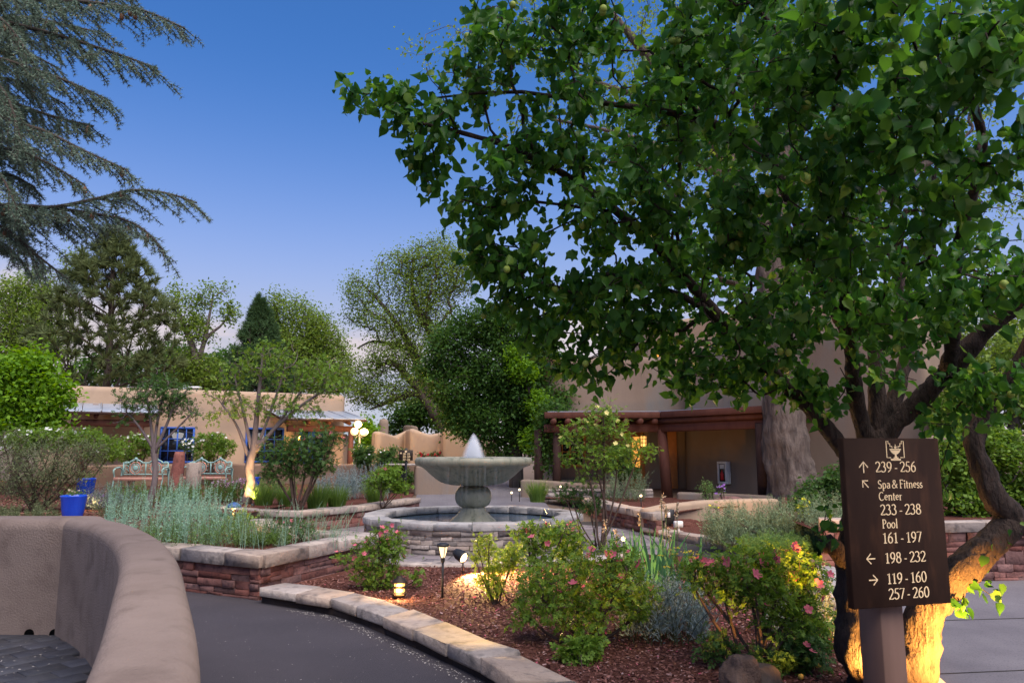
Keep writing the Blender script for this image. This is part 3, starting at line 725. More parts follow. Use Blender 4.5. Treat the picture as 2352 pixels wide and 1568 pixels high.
class Facade:
    def __init__(s, A, Bp):
        s.A, s.B = np.array(A, float)[:2], np.array(Bp, float)[:2]; s.u = nrm(s.B-s.A); s.n = np.array((s.u[1], -s.u[0]))      # n faces the camera
    def hit(s, px, py, off=0):
        d = ray(px, py); A = s.A+s.n*off
        t = np.dot(A, s.n)/np.dot(d[:2], s.n); p = d*t; p[2] += EYE
        return p
    def uv(s, px, py, off=0):
        p = s.hit(px, py, off); return np.dot(p[:2]-s.A, s.u), p[2]
    def pt(s, u, off, z): return np.array((*(s.A+s.u*u+s.n*off), z))
    def box(s, mb, u0, u1, o0, o1, z0, z1, bev=0.):
        c = s.pt((u0+u1)/2, (o0+o1)/2, (z0+z1)/2)
        return mb.box(c, (u1-u0, abs(o1-o0), z1-z0), rz=math.atan2(s.u[1], s.u[0]), bev=bev)
    def window(s, root, px0, px1, py0, py1, m, nx=2, ny=3, fr=.07, mull=.035, proud=.05, glass=None, name='window'):
        u0, za = s.uv(px0, (py0+py1)/2); u1, _ = s.uv(px1, (py0+py1)/2); _, z1 = s.uv((px0+px1)/2, py0); _, z0 = s.uv((px0+px1)/2, py1)
        mb = MB()
        s.box(mb, u0, u1, 0.0, proud, z1-fr, z1, .006); s.box(mb, u0, u1, .0, proud, z0, z0+fr, .006)
        s.box(mb, u0, u0+fr, 0, proud-.002, z0+fr, z1-fr); s.box(mb, u1-fr, u1, 0, proud-.002, z0+fr, z1-fr)
        w = mb.build(name, m, root)
        g = MB(); s.box(g, u0+fr*.5, u1-fr*.5, -.01, .012, z0+fr*.5, z1-fr*.5); g.build('pane', glass or M['glass'], w)
        for i in range(1, nx):
            b = MB(); uu = u0+(u1-u0)*i/nx; ww = fr*.75 if i*2 == nx else mull; s.box(b, uu-ww/2, uu+ww/2, .013, proud-.01, z0+fr, z1-fr); b.build('mullion', m, w)
        for j in range(1, ny):
            b = MB(); zz = z0+(z1-z0)*j/ny; s.box(b, u0+fr, u1-fr, .014, proud-.014, zz-mull/2, zz+mull/2); b.build('muntin', m, w)
        return w

# ---- left building
LA, LB = Q(96, 900, 25.0), Q(795, 900, 29.9)
FL = Facade(LA, LB)
LBd = thing('adobe_building', 'long low tan adobe building with blue windows behind the left garden', 'building')
ztl = 3.86
cA, cB = FL.A, FL.B
adobe_block('wall', [cA, cB, cB-FL.n*9, cA-FL.n*9], .2, ztl, M['stucco'], LBd, .2)
FL.window(LBd, 366, 446, 980, 1063, M['blue'], 4, 3)
FL.window(LBd, 563, 651, 982, 1062, M['blue'], 4, 3)
def porch(root, f, pxl, pxr, back_y, fl, fr_, offs, posts, beam, fasc=.07):
    """roof panels, rafters ends, beam and posts of one lean-to porch"""
    (ul, zb), (ur, _) = f.uv(pxl, back_y), f.uv(pxr, back_y)
    ufl, zfl = f.uv(fl[0], fl[1], offs); ufr, zfr = f.uv(fr_[0], fr_[1], offs); zfm = (zfl+zfr)/2
    n = max(3, int((ur-ul)/.55))
    for i in range(n):
        a0, a1 = i/n, (i+1)/n-.012
        c = []
        for a in (a0, a1):
            for (uu, oo, z) in ((ufl+(ufr-ufl)*a, offs, zfm), (ul+(ur-ul)*a, .0, zb)):
                p = f.pt(uu, oo, z); c += [(p[0], p[1], p[2]-.02), tuple(p)]
        stone('roof_panel', c, M['roofmetal'], root, b=.004, jit=0)
        pa = f.pt(ufl+(ufr-ufl)*a1, offs, zfm+.012); pb = f.pt(ul+(ur-ul)*a1, 0, zb+.012)
        MB().bar(pa, pb, .03, .035).build('roof_seam', M['roofmetal'], root)
    mb = MB(); pa, pb = f.pt(ufl, offs-.02, zfm-.02-fasc/2), f.pt(ufr, offs-.02, zfm-.02-fasc/2); mb.bar(pa, pb, .05, fasc, .005); mb.build('fascia', M['darkwood'], root)
    for i in range(int((ufr-ufl)/.75)+1):
        uu = ufl+.2+i*.75
        if uu > ufr-.1: break
        MB().tube([f.pt(uu, offs-.12, zfm-.16), f.pt(uu, 0, zb-.16)], .075, 8).build('viga', M['redwood'], root)
    mb = MB(); mb.bar(f.pt(ufl+.25, offs-.4, zfm-.36), f.pt(ufr-.25, offs-.4, zfm-.36), .2, .22, .02); mb.build('beam', M['redwood'], root)
    for pp in posts:
        uu = f.uv(pp, 1000, offs-.4)[0]; p = f.pt(uu, offs-.4, 0)
        MB().tube([(p[0], p[1], .4), (p[0], p[1], 1.4), (p[0], p[1], zfm-.46)], [.12, .11, .1], 10).build('post', M['redwood'], root)
porch(LBd, FL, 147, 362, 924, (142, 944), (366, 946), 2.2, (192, 322), None)
porch(LBd, FL, 612, 790, 940, (648, 969), (843, 953), 2.6, (806,), None)
# blue door and piers under the right porch
u0, _ = FL.uv(688, 1000); u1, _ = FL.uv(742, 1000)
for i, (a, b) in enumerate(((u0, (u0+u1)/2-.02), ((u0+u1)/2+.02, u1))):
    mb = MB(); FL.box(mb, a, b, 0, .05, .45, 2.55, .01); dd = mb.build('door', M['blue'], LBd)
    g = MB(); FL.box(g, a+.12, b-.12, .051, .058, 1.2, 2.4); g.build('pane', M['glass'], dd)
u0, _ = FL.uv(757, 1020, 1.6); u1, _ = FL.uv(798, 1020, 1.6)
mb = MB(); FL.box(mb, u0, u1, 1.3, 1.75, .2, 2.25, .07); mb.build('pier', M['stucco'], LBd)
# canales (roof spouts) and warm porch light
for px in (220, 540): 
    u, z = FL.uv(px, 934); mb = MB(); FL.box(mb, u-.09, u+.09, 0, .45, z-.06, z+.08, .015); mb.build('roof_spout', M['stucco_dark'], LBd)
lp = FL.pt(FL.uv(706, 1000)[0]-.4, .35, 2.1)
PLm = thing('wall_lantern', 'warm wall lantern glowing beside the blue porch door', 'lantern', lp)
MB().lathe([(.0, .12), (.06, .1), (.07, .08), (.06, .07)], 12).build('cap', M['black'], PLm)
MB().lathe([(.045, .07), (.05, -.06), (.03, -.1), (0, -.1)], 12).build('glass_shade', M['lantern'], PLm, True)
MB().bar((0, 0, .1), (*(-FL.n*.35), .1), .02).build('bracket', M['black'], PLm)
point_light('bulb', PLm, (*(FL.n*.1), 0), 8)
# white vent and far roofs peeking above the parapet
tag(MB().box(Q(446, 925, 31.5)+V3(0, 0, .2), (.32, .3, .7), bev=.02).box(Q(446, 925, 31.5)+V3(0, 0, .65), (.45, .42, .08), bev=.02).build('roof_vent', M['white']), 'small white vent box on the flat adobe roof', 'vent')

# ---- low garden wall in front of the left building
GW = [Q(205, 1060, 22.8), Q(400, 1060, 24.6), Q(600, 1060, 25.2), Q(760, 1060, 24.6), Q(958, 1060, 24.2)]
adobe_wall('garden_wall', smooth_path([g[:2] for g in GW], 40), np.full(40, 1.2), .3, .3, M['stucco_dark'], .07, 'low brown adobe garden wall behind the two painted benches', 'wall')
# ---- undulating wall with chimney beyond the lamp
UW = [Q(866, 1000, 29.5), Q(905, 1000, 30.5), Q(935, 1000, 31.0), Q(948, 1000, 29.9), Q(985, 1000, 30.2), Q(1018, 1000, 30.4), Q(1026, 1000, 29.4), Q(1075, 1000, 29.6), Q(1128, 1000, 30.2)]
zt = [Q(0, y, 30)[2] for y in (991, 1001, 986, 984, 998, 992, 984, 992, 1010)]
up = [u[:2] for u in UW]
adobe_wall('undulating_wall', up, zt, .3, .42, M['stucco'], .14, 'tan adobe wall with wavy zigzag top behind the fountain', 'wall', seg=.12)
CH = thing('adobe_chimney', 'small tapered adobe chimney rising behind the wavy wall', 'chimney')
p = Q(881, 985, 36); MB().lathe([(.24, 1.0), (.235, p[2]+.25), (.20, p[2]+.42), (.12, p[2]+.48), (0, p[2]+.49)], 20, (p[0], p[1], 0)).build('stack', M['stucco_grey'], CH, True)
HB = thing('far_building', 'far low adobe building with domed roof beyond the wavy wall', 'building')
q0, q1 = Q(955, 1000, 38), Q(1110, 1000, 38)
adobe_block('wall', [q0[:2], q1[:2], q1[:2]+np.array((0, 6)), q0[:2]+np.array((0, 6))], .3, Q(0, 996, 38)[2], M['stucco_grey'], HB, .3)
adobe_block('roof_block', [Q(925, 990, 40)[:2], Q(950, 990, 40)[:2], Q(950, 990, 40)[:2]+np.array((0, 2)), Q(925, 990, 40)[:2]+np.array((0, 2))], 1.5, Q(0, 976, 40)[2], M['stucco'], HB, .15)
# gate post panel behind the fountain
adobe_wall('gate_wall', [Q(962, 1060, 22.5)[:2], Q(1050, 1060, 22.6)[:2]], [1.2, 1.15], .2, .3, M['stucco_grey'], .07, 'pale grey plaster gate wall directly behind the fountain pedestal', 'wall')

# ---- right building
RB = thing('adobe_building', 'two-storey grey-brown adobe building with red timber porch at right', 'building')
C_ = Q(1516, 950, 21.5); E_ = Q(1767, 938, 18.8)
dirR = nrm((E_-C_)[:2]); nR = np.array((dirR[1], -dirR[0]))
R0 = np.array((5.55, 23.9)); R1 = R0+dirR*7.5
L0 = np.array((.9, 24.4)); L1 = np.array((5.35, 24.4))
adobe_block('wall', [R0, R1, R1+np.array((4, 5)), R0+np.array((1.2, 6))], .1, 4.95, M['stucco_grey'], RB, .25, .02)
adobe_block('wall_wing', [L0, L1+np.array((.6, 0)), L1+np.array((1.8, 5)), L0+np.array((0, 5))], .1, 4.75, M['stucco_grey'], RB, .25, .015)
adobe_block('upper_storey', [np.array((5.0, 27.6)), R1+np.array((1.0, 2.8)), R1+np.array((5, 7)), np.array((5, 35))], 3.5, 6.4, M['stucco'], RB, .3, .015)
FU = Facade((5.0, 27.6), R1+np.array((1.0, 2.8)))
FU.window(RB, 1502, 1530, 798, 826, M['orangewood'], 2, 2, glass=M['windowglow']); 
FU.window(RB, 1616, 1642, 792, 814, M['orangewood'], 2, 2, glass=M['windowglow'])
FR = Facade(R0, R1); FRL = Facade(L0, L1)
FRL.window(RB, 1273, 1345, 968, 1072, M['orangewood'], 4, 3, fr=.08)
# recessed timber door
mb = MB(); u0, z1 = FRL.uv(1440, 985); u1, _ = FRL.uv(1478, 985); FRL.box(mb, u0, u1, 0, .07, .35, z1, .01); dr = mb.build('door', M['orangewood'], RB)
g = MB(); FRL.box(g, u0+.15, u1-.15, .071, .08, 1.1, z1-.25); g.build('pane', M['windowglow'], dr)
mb = MB(); u0, z1 = FRL.uv(1531, 985); u1, _ = FRL.uv(1552, 985); FRL.box(mb, u0, u1, 0, .09, .35, z1, .01); mb.build('door_casing', M['orangewood'], RB)
# porch: fascia, roof deck, beam, vigas, posts
zt_, zb_ = 2.76, 2.58
Cp, Ep, Lp = C_[:2], E_[:2], np.array((.95, 21.75))
deck = MB(); deck.poly([Lp, Cp, Ep, Ep-nR*3.6, R0+np.array((.2, .6)), np.array((.95, 24.6))], zt_-.07, zt_-.03); deck.build('porch_deck', M['darkwood'], RB)
MB().poly([Lp+np.array((.1, .1)), Cp+np.array((-.02, .12)), Ep+np.array((-.1, .15)), Ep-nR*3.5, R0+np.array((.2, .5)), np.array((1.0, 24.5))], zt_-.029, zt_+.03).build('roof_membrane', M['roofmetal'], RB)
MB().bar((*Lp, (zt_+zb_)/2), (*(Cp+np.array((.0, 0))), (zt_+zb_)/2), .05, zt_-zb_, .006).build('fascia', M['redwood'], RB)
MB().bar((*(Cp+dirR*.03), (zt_+zb_)/2+.002), (*Ep, (zt_+zb_)/2+.03), .05, zt_-zb_, .006).build('fascia', M['redwood'], RB)
inn = np.array((.0, .35))
MB().bar((*(Lp+inn), 2.30), (*(Cp+inn+np.array((.1, 0))), 2.30), .2, .24, .02).build('beam', M['redwood'], RB)
MB().bar((*(Cp+inn+np.array((.05, -.02))), 2.302), (*(Ep-nR*.35+dirR*-.1), 2.34), .2, .24, .02).build('beam', M['redwood'], RB)
MB().tube([(*(Cp+inn*.5), 2.50), (*(Ep-nR*.2), 2.54)], .085, 10).build('viga', M['redwood'], RB)
for i in range(8):
    x = 4.15-i*.42; MB().tube([(x, Cp[1]+.02, 2.49), (x, 24.4, 2.49)], .085, 10).build('viga', M['redwood'], RB)
def lean_post(px0, py0, px1, py1, y0, y1, w, m, zb=None):
    a, b = Q(px0, py0, y0), Q(px1, py1, y1)
    if zb is not None: a[2] = zb
    MB().tube([a, (a+b)/2, b], [w*1.05, w, w*.92], 10).build('post', m, RB)
lean_post(1533, 1140, 1520, 985, 21.8, 21.8, .15, M['redwood'], .3)
lean_post(1757, 1150, 1748, 972, 19.4, 19.2, .16, M['darkwood'], .3)
lean_post(1279, 1105, 1279, 985, 22.1, 22.1, .13, M['darkwood'], .3)
lean_post(1237, 1100, 1236, 985, 22.3, 22.3, .13, M['darkwood'], .3)
# buttresses and the pony wall under the window
adobe_wall('buttress', [(1.15, 24.3), (1.15, 23.5)], [2.2, .8], .2, .4, M['stucco_grey'], .12, root=RB)
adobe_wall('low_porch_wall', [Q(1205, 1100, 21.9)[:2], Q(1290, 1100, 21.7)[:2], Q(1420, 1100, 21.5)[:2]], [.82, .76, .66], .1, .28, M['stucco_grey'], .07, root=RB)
# bench seat behind
mb = MB(); mb.box((2.6, 23.9, .55), (2.2, .6, .35), bev=.05); mb.build('banco_seat', M['stucco_grey'], RB)
# roof spout at right
sp = FR.hit(1704, 903); mb = MB(); u, z = FR.uv(1704, 903); FR.box(mb, u-.17, u+.17, 0, .35, z-.09, z+.07, .02); mb.build('roof_spout', M['stucco_grey'], RB)
# low adobe walls of the right bed
adobe_wall('low_adobe_wall', smooth_path([P(1487, 1168, .5)[:2], P(1545, 1158, .5)[:2], P(1614, 1151, .5)[:2], P(1700, 1147, .5)[:2], P(1775, 1145, .52)[:2]], 30), np.full(30, .52), -.02, .3, M['stucco'], .08, 'low rounded tan adobe wall right of the fountain', 'wall')
adobe_wall('low_adobe_wall', [P(1565, 1134, .5)[:2], P(1680, 1138, .5)[:2], P(1772, 1143, .5)[:2]], [.55, .56, .56], .1, .28, M['stucco_grey'], .07, 'low adobe wall at the foot of the grey-brown porch', 'wall')
# filler wall far right behind the hedge
adobe_wall('boundary_wall', [(9.5, 17), (14, 15), (20, 13)], [2.0, 2.0, 2.0], .0, .3, M['stucco_grey'], .08, 'tall plain adobe boundary wall behind the right hedge', 'wall')
# ================================================================== PLANT ENGINE
from mathutils import noise as mnoise
def leaf_template(kind):
    if kind == 'ovate':            # broad pointed leaf folded along its midrib
        y = [0, .18, .45, .75, 1.0]; w = [0.02, .33, .42, .24, 0.]
        V = []; F3 = []
        for yy, ww in zip(y, w): V += [(-ww, yy, .10*ww+.05*math.sin(yy*3)), (0, yy, -.02+.06*math.sin(yy*3)), (ww, yy, .10*ww+.05*math.sin(yy*3))]
        F = []
        for i in range(4):
            a = 3*i; F += [(a, a+1, a+4, a+3), (a+1, a+2, a+5, a+4)]
        return np.array(V), np.array(F)
    if kind == 'heart':
        pts = [(0, 0, 0), (-.30, -.05, .05), (-.47, .22, .10), (-.40, .52, .06), (-.16, .80, -.02), (0, 1.05, -.10), (.16, .80, -.02), (.40, .52, .06), (.47, .22, .10), (.30, -.05, .05), (0, .25, -.01), (0, .55, -.03)]
        F = [(0, 1, 2, 10), (10, 2, 3, 11), (11, 3, 4, 5), (0, 10, 8, 9), (10, 11, 7, 8), (11, 5, 6, 7)]
        return np.array(pts), np.array(F)
    if kind == 'quad':
        return np.array([(0, 0, 0), (-.36, .45, .10), (0, 1, -.04), (.36, .45, .10)]), np.array([(0, 3, 2, 1)])
    if kind == 'thin':
        return np.array([(0, 0, 0), (-.11, .45, .03), (0, 1, 0), (.11, .45, .03)]), np.array([(0, 3, 2, 1)])
    if kind == 'needle':
        return np.array([(-.05, 0, 0), (.05, 0, 0), (0, 1, 0)]), np.array([(0, 1, 2)])
    if kind == 'lobed':            # three-leaflet spray, reads as a compound leaf
        V, F = [], []
        for k, (a, s, o) in enumerate(((0, .62, .42), (.95, .5, .28), (-.95, .5, .28), (1.1, .42, .02), (-1.1, .42, .02))):
            ca, sa = math.cos(a), math.sin(a)
            for x, y, z in ((0, 0, 0), (-.30, .5, .06), (0, 1, -.05), (.30, .5, .06)):
                V.append(((x*ca+y*sa)*s, (-x*sa+y*ca)*s+o, z*s)); 
            b = 4*k; F.append((b, b+3, b+2, b+1))
        return np.array(V), np.array(F)
def frames(axis, up):
    axis = nrm(axis); side = nrm(np.cross(axis, up)); normal = np.cross(side, axis)
    return np.stack([side, axis, normal], 1)      # (n,3,3) rows = local x,y,z in world
def rand_dirs(n): return nrm(RNG.normal(0, 1, (n, 3)))
def leaves_arrays(pos, axis, up, size, tmpl):
    T, Fc = tmpl; n = len(pos); R = frames(axis, up)
    V = pos[:, None]+np.einsum('ij,njk->nik', T, R)*np.asarray(size)[:, None, None]
    k = len(T)
    Fx = (Fc[None]+(np.arange(n)*k)[:, None, None]).reshape(-1, Fc.shape[1])
    return V.reshape(-1, 3), Fx
def leaves_obj(name, root, pos, axis, up, size, tmpl, m, kind='stuff'):
    V, Fx = leaves_arrays(pos, axis, up, size, tmpl)
    o = mobj(name, npmesh(name, V, [Fx], m), root); o['kind'] = kind
    return o

class Tree:
    def __init__(s): s.p = []; s.par = []; s.r = []; s.len = []; s.tips = []
    def node(s, p, par, r=0.):
        s.p.append(np.asarray(p, float)); s.par.append(par); s.r.append(r)
        s.len.append(0 if par < 0 else s.len[par]+np.linalg.norm(s.p[-1]-s.p[par])); return len(s.p)-1
    def limb(s, pts, radii, start=None, step=None):
        """polyline limb; joins the nearest existing node unless it is the first"""
        pts = [np.asarray(p, float) for p in pts]
        radii = np.interp(np.linspace(0, 1, len(pts)), np.linspace(0, 1, len(radii)), radii)
        if s.p:
            A = np.array(s.p); i = int(np.argmin(np.linalg.norm(A-pts[0], axis=1))) if start is None else start
        else: i = s.node(pts[0], -1, radii[0])
        last = None
        if len(pts) > 2:
            L = sum(np.linalg.norm(pts[k+1]-pts[k]) for k in range(len(pts)-1)); n = max(len(pts)*2, int(L/(step or L/10)))
            sm = smooth_path(np.array(pts), n); rr = np.interp(np.linspace(0, 1, n), np.linspace(0, 1, len(radii)), radii)
        else: sm, rr = np.array(pts), radii
        for k in range(1, len(sm)):
            i = s.node(sm[k], i, rr[k])
        return i
    def grow(s, targets, k=.35, seg=.25, wob=.06, lift=.15, tipn=1):
        """join every target point to the skeleton by a curved shoot"""
        T = np.asarray(targets, float); cap = len(s.p)+len(T)*8+16
        A = np.zeros((cap, 3)); L = np.zeros(cap); n = len(s.p)
        A[:n] = np.array(s.p); L[:n] = s.len
        d0 = np.array([np.min(np.linalg.norm(A[:n]-t, axis=1)) for t in T])
        for ti in np.argsort(d0):
            t = T[ti]; D = np.linalg.norm(A[:n]-t, axis=1); i = int(np.argmin(D+k*L[:n])); d = D[i]
            if d < 1e-4: s.tips.append(i); continue
            p0 = A[i]; pd = nrm(p0-s.p[s.par[i]]) if s.par[i] >= 0 else V3(0, 0, 1)
            m = int(min(7, max(2, d/seg))); c = p0+pd*d*.3+V3(0, 0, lift*d)+RNG.normal(0, wob*d, 3); j = i
            for q in range(1, m+1):
                u = q/m; p = (1-u)**2*p0+2*u*(1-u)*c+u*u*t
                if q < m: p = p+RNG.normal(0, wob*d*.25, 3)
                j = s.node(p, j)
                A[n] = p; L[n] = s.len[j]; n += 1
            s.tips.append(j)
    def radii(s, tip=.004, ex=2.4, mx=9):
        n = len(s.p); c = np.zeros(n); ch = [[] for _ in range(n)]
        for i in range(n):
            if s.par[i] >= 0: ch[s.par[i]].append(i)
        for i in range(n-1, -1, -1):
            if not ch[i]: c[i] += 1
            if s.par[i] >= 0: c[s.par[i]] += c[i]
        r = np.minimum(tip*c**(1/ex), mx); r = np.maximum(r, np.array(s.r)); s.ch = ch; s.R = r; s.c = c
        return r
    def mesh(s, name, m, root, tip=.004, ex=2.4, rough=0., minr=0., maxn=10, relief=None):
        r = s.radii(tip, ex); mb = MB(); thick = MB() if relief else None; stack = [0]; P_ = np.array(s.p)
        while stack:
            i = stack.pop(); chain = [i] if s.par[i] < 0 else [s.par[i], i]
            while s.ch[i]:
                kids = sorted(s.ch[i], key=lambda a: -r[a]*1000-s.c[a]); stack += kids[1:]; i = kids[0]; chain.append(i)
            if len(chain) < 2: continue
            rr = r[chain].copy()
            if s.par[chain[0]] >= 0 or chain[0] != 0: rr[0] = min(rr[0], rr[1]*1.25)
            if rr.max() < minr: continue
            nn = 3 if rr.max() < .012 else 5 if rr.max() < .04 else 7 if rr.max() < .1 else maxn
            pts = P_[chain]
            if rough and rr.max() > .05: rr = rr*(1+RNG.normal(0, rough, len(rr)))
            if relief and rr.max() > .045:
                k0 = len(rr) if rr.min() > .02 else max(3, int(np.argmax(rr < .02)))
                l = np.r_[0, np.cumsum(np.linalg.norm(np.diff(pts, axis=0), axis=1))]; nl_ = max(4, int(l[-1]/relief[3])); u = np.linspace(0, l[-1], nl_)
                fine = np.stack([np.interp(u, l, pts[:, i]) for i in range(3)], -1); rf = np.interp(u, l, rr)
                t0 = MB().tube(fine, rf, 30, cap=True); Vv = np.concatenate(t0.v); cen = np.repeat(fine, 30, 0); rad = Vv[:len(cen)]-cen; rn = nrm(rad)
                for q in range(len(cen)):
                    a_ = Vv[q]; w_ = np.linalg.norm(rad[q])
                    f_ = mnoise.ridged_multi_fractal(Vector((a_[0]*relief[1], a_[1]*relief[1], a_[2]*relief[2])), 1.0, 2.1, 4, 1.0, 2.0)-1.1
                    Vv[q] += rn[q]*f_*min(relief[0], w_*.22)
                thick.add(Vv, *[np.concatenate(f) for f in t0.f.values() if f]); continue
            mb.tube(pts, rr, nn, cap=rr.max() > .02)
        if relief:
            thick.build(name, m, root, smooth=True); return mb.build('branches', m, root, smooth=True, kind='stuff')
        return mb.build(name, m, root, smooth=True)
    def tipdata(s):
        P_ = np.array(s.p); i = np.array(s.tips); par = np.array(s.par)[i]
        return P_[i], nrm(P_[i]-P_[par]), P_[par]
def in_ellipsoids(cl, n, shell=.0):
    """n random points spread through the clumps (centre, radii), volume weighted"""
    w = np.array([np.prod(c[1])**.8*(c[2] if len(c) > 2 else 1) for c in cl]); w /= w.sum(); out = []
    for c, k in zip(cl, RNG.multinomial(n, w)):
        d = rand_dirs(k); rad = RNG.random(k)**(1/3.); rad = shell+(1-shell)*rad
        out.append(np.array(c[0])+d*rad[:, None]*np.array(c[1]))
    return np.concatenate(out)
def clump(px, py, D, rpx, rpy, rd=None, w=1.):
    a, b = rpx*D/F, rpy*D/F
    return (Q(px, py, D), V3(a, rd if rd else (a+b)/2, b), w)
def scatter_leaves(tips, dirs, par, per, spread, size, droop=.3, dirw=.6, along=.8):
    n = len(tips); tp = np.repeat(tips, per, 0); dr = np.repeat(dirs, per, 0); pr = np.repeat(par, per, 0)
    f = RNG.random((n*per, 1))**.7
    pos = tp+(pr-tp)*f*along+RNG.normal(0, spread, (n*per, 3))
    ax = nrm(dr*dirw+rand_dirs(n*per)+V3(0, 0, -droop)); up = nrm(rand_dirs(n*per)*.8+V3(0, 0, 1.0))
    return pos, ax, up, RNG.uniform(size[0], size[1], n*per)
def make_tree(name, label, cat, trunk, clumps, ntip, per, leaf, lm, bm_, size, spread=.12, k=.35, tip=.01, ex=2.3, group=None, limbs=(), droop=.3, seg=.5, lift=.12, crown='crown', trunkname='trunk', shell=.25, wob=.06, dirw=.6, rough=.03, root=None):
    t = root or thing(name, label, cat, group=group)
    T = Tree(); T.limb(trunk[0], trunk[1])
    for lp, lr in limbs: T.limb(lp, lr)
    T.grow(in_ellipsoids(clumps, ntip, shell), k=k, seg=seg, wob=wob, lift=lift)
    T.mesh(trunkname, bm_, t, tip=tip, ex=ex, rough=rough)
    pos, ax, up, sz = scatter_leaves(*T.tipdata(), per, spread, size, droop, dirw)
    leaves_obj(crown, t, pos, ax, up, sz, leaf_template(leaf), lm)
    return t, T

# ================================================================== BACKGROUND TREES
BG = 'trees behind the garden'
def qs(D, *pts): return [Q(x, y, D) for x, y in pts]
def gb(px, D): return V3((px-1176)/F*D, D, gz(0, D)-.05)
# cottonwood at centre with its bare sweeping limbs
D = 38.
make_tree('cottonwood_tree', 'tall airy cottonwood with sweeping dark limbs left of the dense green tree', 'tree',
  ([gb(1045, D), Q(1030, 990, D), Q(1000, 945, D)], [.55, .45, .4]),
  [clump(835, 668, D, 52, 40), clump(905, 612, D, 45, 38), clump(960, 592, D, 45, 32), clump(1005, 630, D, 50, 55), clump(880, 735, D, 62, 36), clump(905, 810, D, 70, 42), clump(842, 860, D, 50, 36), clump(880, 905, D, 75, 26), clump(1000, 720, D, 50, 60), clump(960, 690, D, 40, 60), clump(950, 870, D, 45, 40), clump(830, 905, D, 40, 24), clump(1010, 575, D, 40, 34), clump(1050, 640, D, 45, 50), clump(1080, 590, D, 40, 40), clump(925, 670, D, 40, 36), clump(810, 720, D, 26, 26), clump(960, 780, D, 50, 50)],
  1900, 18, 'quad', M['L_cotton'], M['bark_dark'], (.08, .14), .27, k=.25, tip=.013, limbs=[
   (qs(D, (1000, 945), (965, 855), (945, 800), (912, 745), (872, 692), (842, 662)), [.34, .28, .22, .16, .10, .05]),
   (qs(D, (1000, 945), (930, 858), (895, 830), (860, 850)), [.3, .25, .16, .06]),
   (qs(D, (1015, 960), (1000, 780), (962, 720), (945, 650), (950, 600)), [.34, .3, .22, .12, .05]),
   (qs(D, (1010, 970), (960, 903), (905, 918), (850, 940)), [.26, .2, .13, .05]),
   (qs(D, (945, 800), (900, 790), (850, 785), (820, 800)), [.14, .1, .07, .03])], group=BG)
# dense green tree in front of the right building
D = 24.6
make_tree('dense_tree', 'dense dark green broadleaf tree right behind the fountain jet', 'tree',
  ([gb(1186, D), Q(1184, 1020, D), Q(1176, 920, D), Q(1165, 820, D)], [.26, .22, .18, .12]),
  [clump(1035, 800, D, 55, 60), clump(1105, 745, D, 65, 50), clump(1165, 770, D, 55, 50), clump(1150, 850, D, 80, 70), clump(1050, 890, D, 75, 55), clump(1205, 905, D, 70, 80), clump(1130, 965, D, 85, 55), clump(1245, 830, D, 45, 55), clump(1230, 990, D, 45, 55), clump(1060, 960, D, 55, 45), clump(1150, 1030, D, 45, 25), clump(985, 850, D, 30, 30), clump(1290, 940, D, 30, 50), clump(1268, 965, D-2.2, 34, 50, .5), clump(1248, 1040, D-2.2, 24, 34, .5)],
  2600, 19, 'quad', M['L_dark'], M['bark_dark'], (.08, .14), .14, k=.3, tip=.007, limbs=[
   (qs(D, (1180, 990), (1120, 900), (1070, 830)), [.12, .08, .03]), (qs(D, (1176, 920), (1220, 850), (1250, 800)), [.12, .08, .03]), (qs(D, (1180, 1000), (1080, 960), (1040, 930)), [.1, .06, .03])], group=BG)
# bright young growth on the same side
D = 23.6
make_tree('young_tree', 'bright yellow-green young tree in front of the dense dark crown', 'tree', ([gb(1232, D), Q(1225, 950, D), Q(1205, 850, D)], [.06, .05, .03]),
  [clump(1200, 850, D, 30, 26), clump(1235, 935, D, 26, 36), clump(1222, 1010, D, 24, 26), clump(1180, 815, D, 18, 16)], 240, 16, 'quad', M['L_maple'], M['bark_dark'], (.08, .13), .1, tip=.006, group=BG)
# sparse cottonwood with bare tips
D = 38.
make_tree('sparse_tree', 'sparse half-bare tree with pale forked limbs between pine and spruce', 'tree', ([gb(462, D), Q(458, 880, D), Q(452, 830, D)], [.4, .33, .28]),
  [clump(430, 735, D, 40, 26), clump(480, 680, D, 26, 24), clump(445, 690, D, 20, 20), clump(400, 680, D, 26, 26), clump(510, 668, D, 16, 14), clump(527, 718, D, 24, 22), clump(455, 760, D, 35, 26), clump(430, 840, D, 50, 36, w=1.5), clump(480, 860, D, 45, 34, w=1.5)], 520, 17, 'quad', M['L_cotton'], M['bark_grey'], (.10, .18), .22, k=.2, tip=.013, limbs=[
  (qs(D, (452, 830), (440, 790), (420, 745), (405, 700)), [.2, .15, .1, .04]), (qs(D, (455, 840), (475, 775), (515, 740), (532, 705)), [.16, .11, .06, .015]), (qs(D, (470, 790), (480, 730), (490, 680)), [.12, .08, .03])], group=BG)
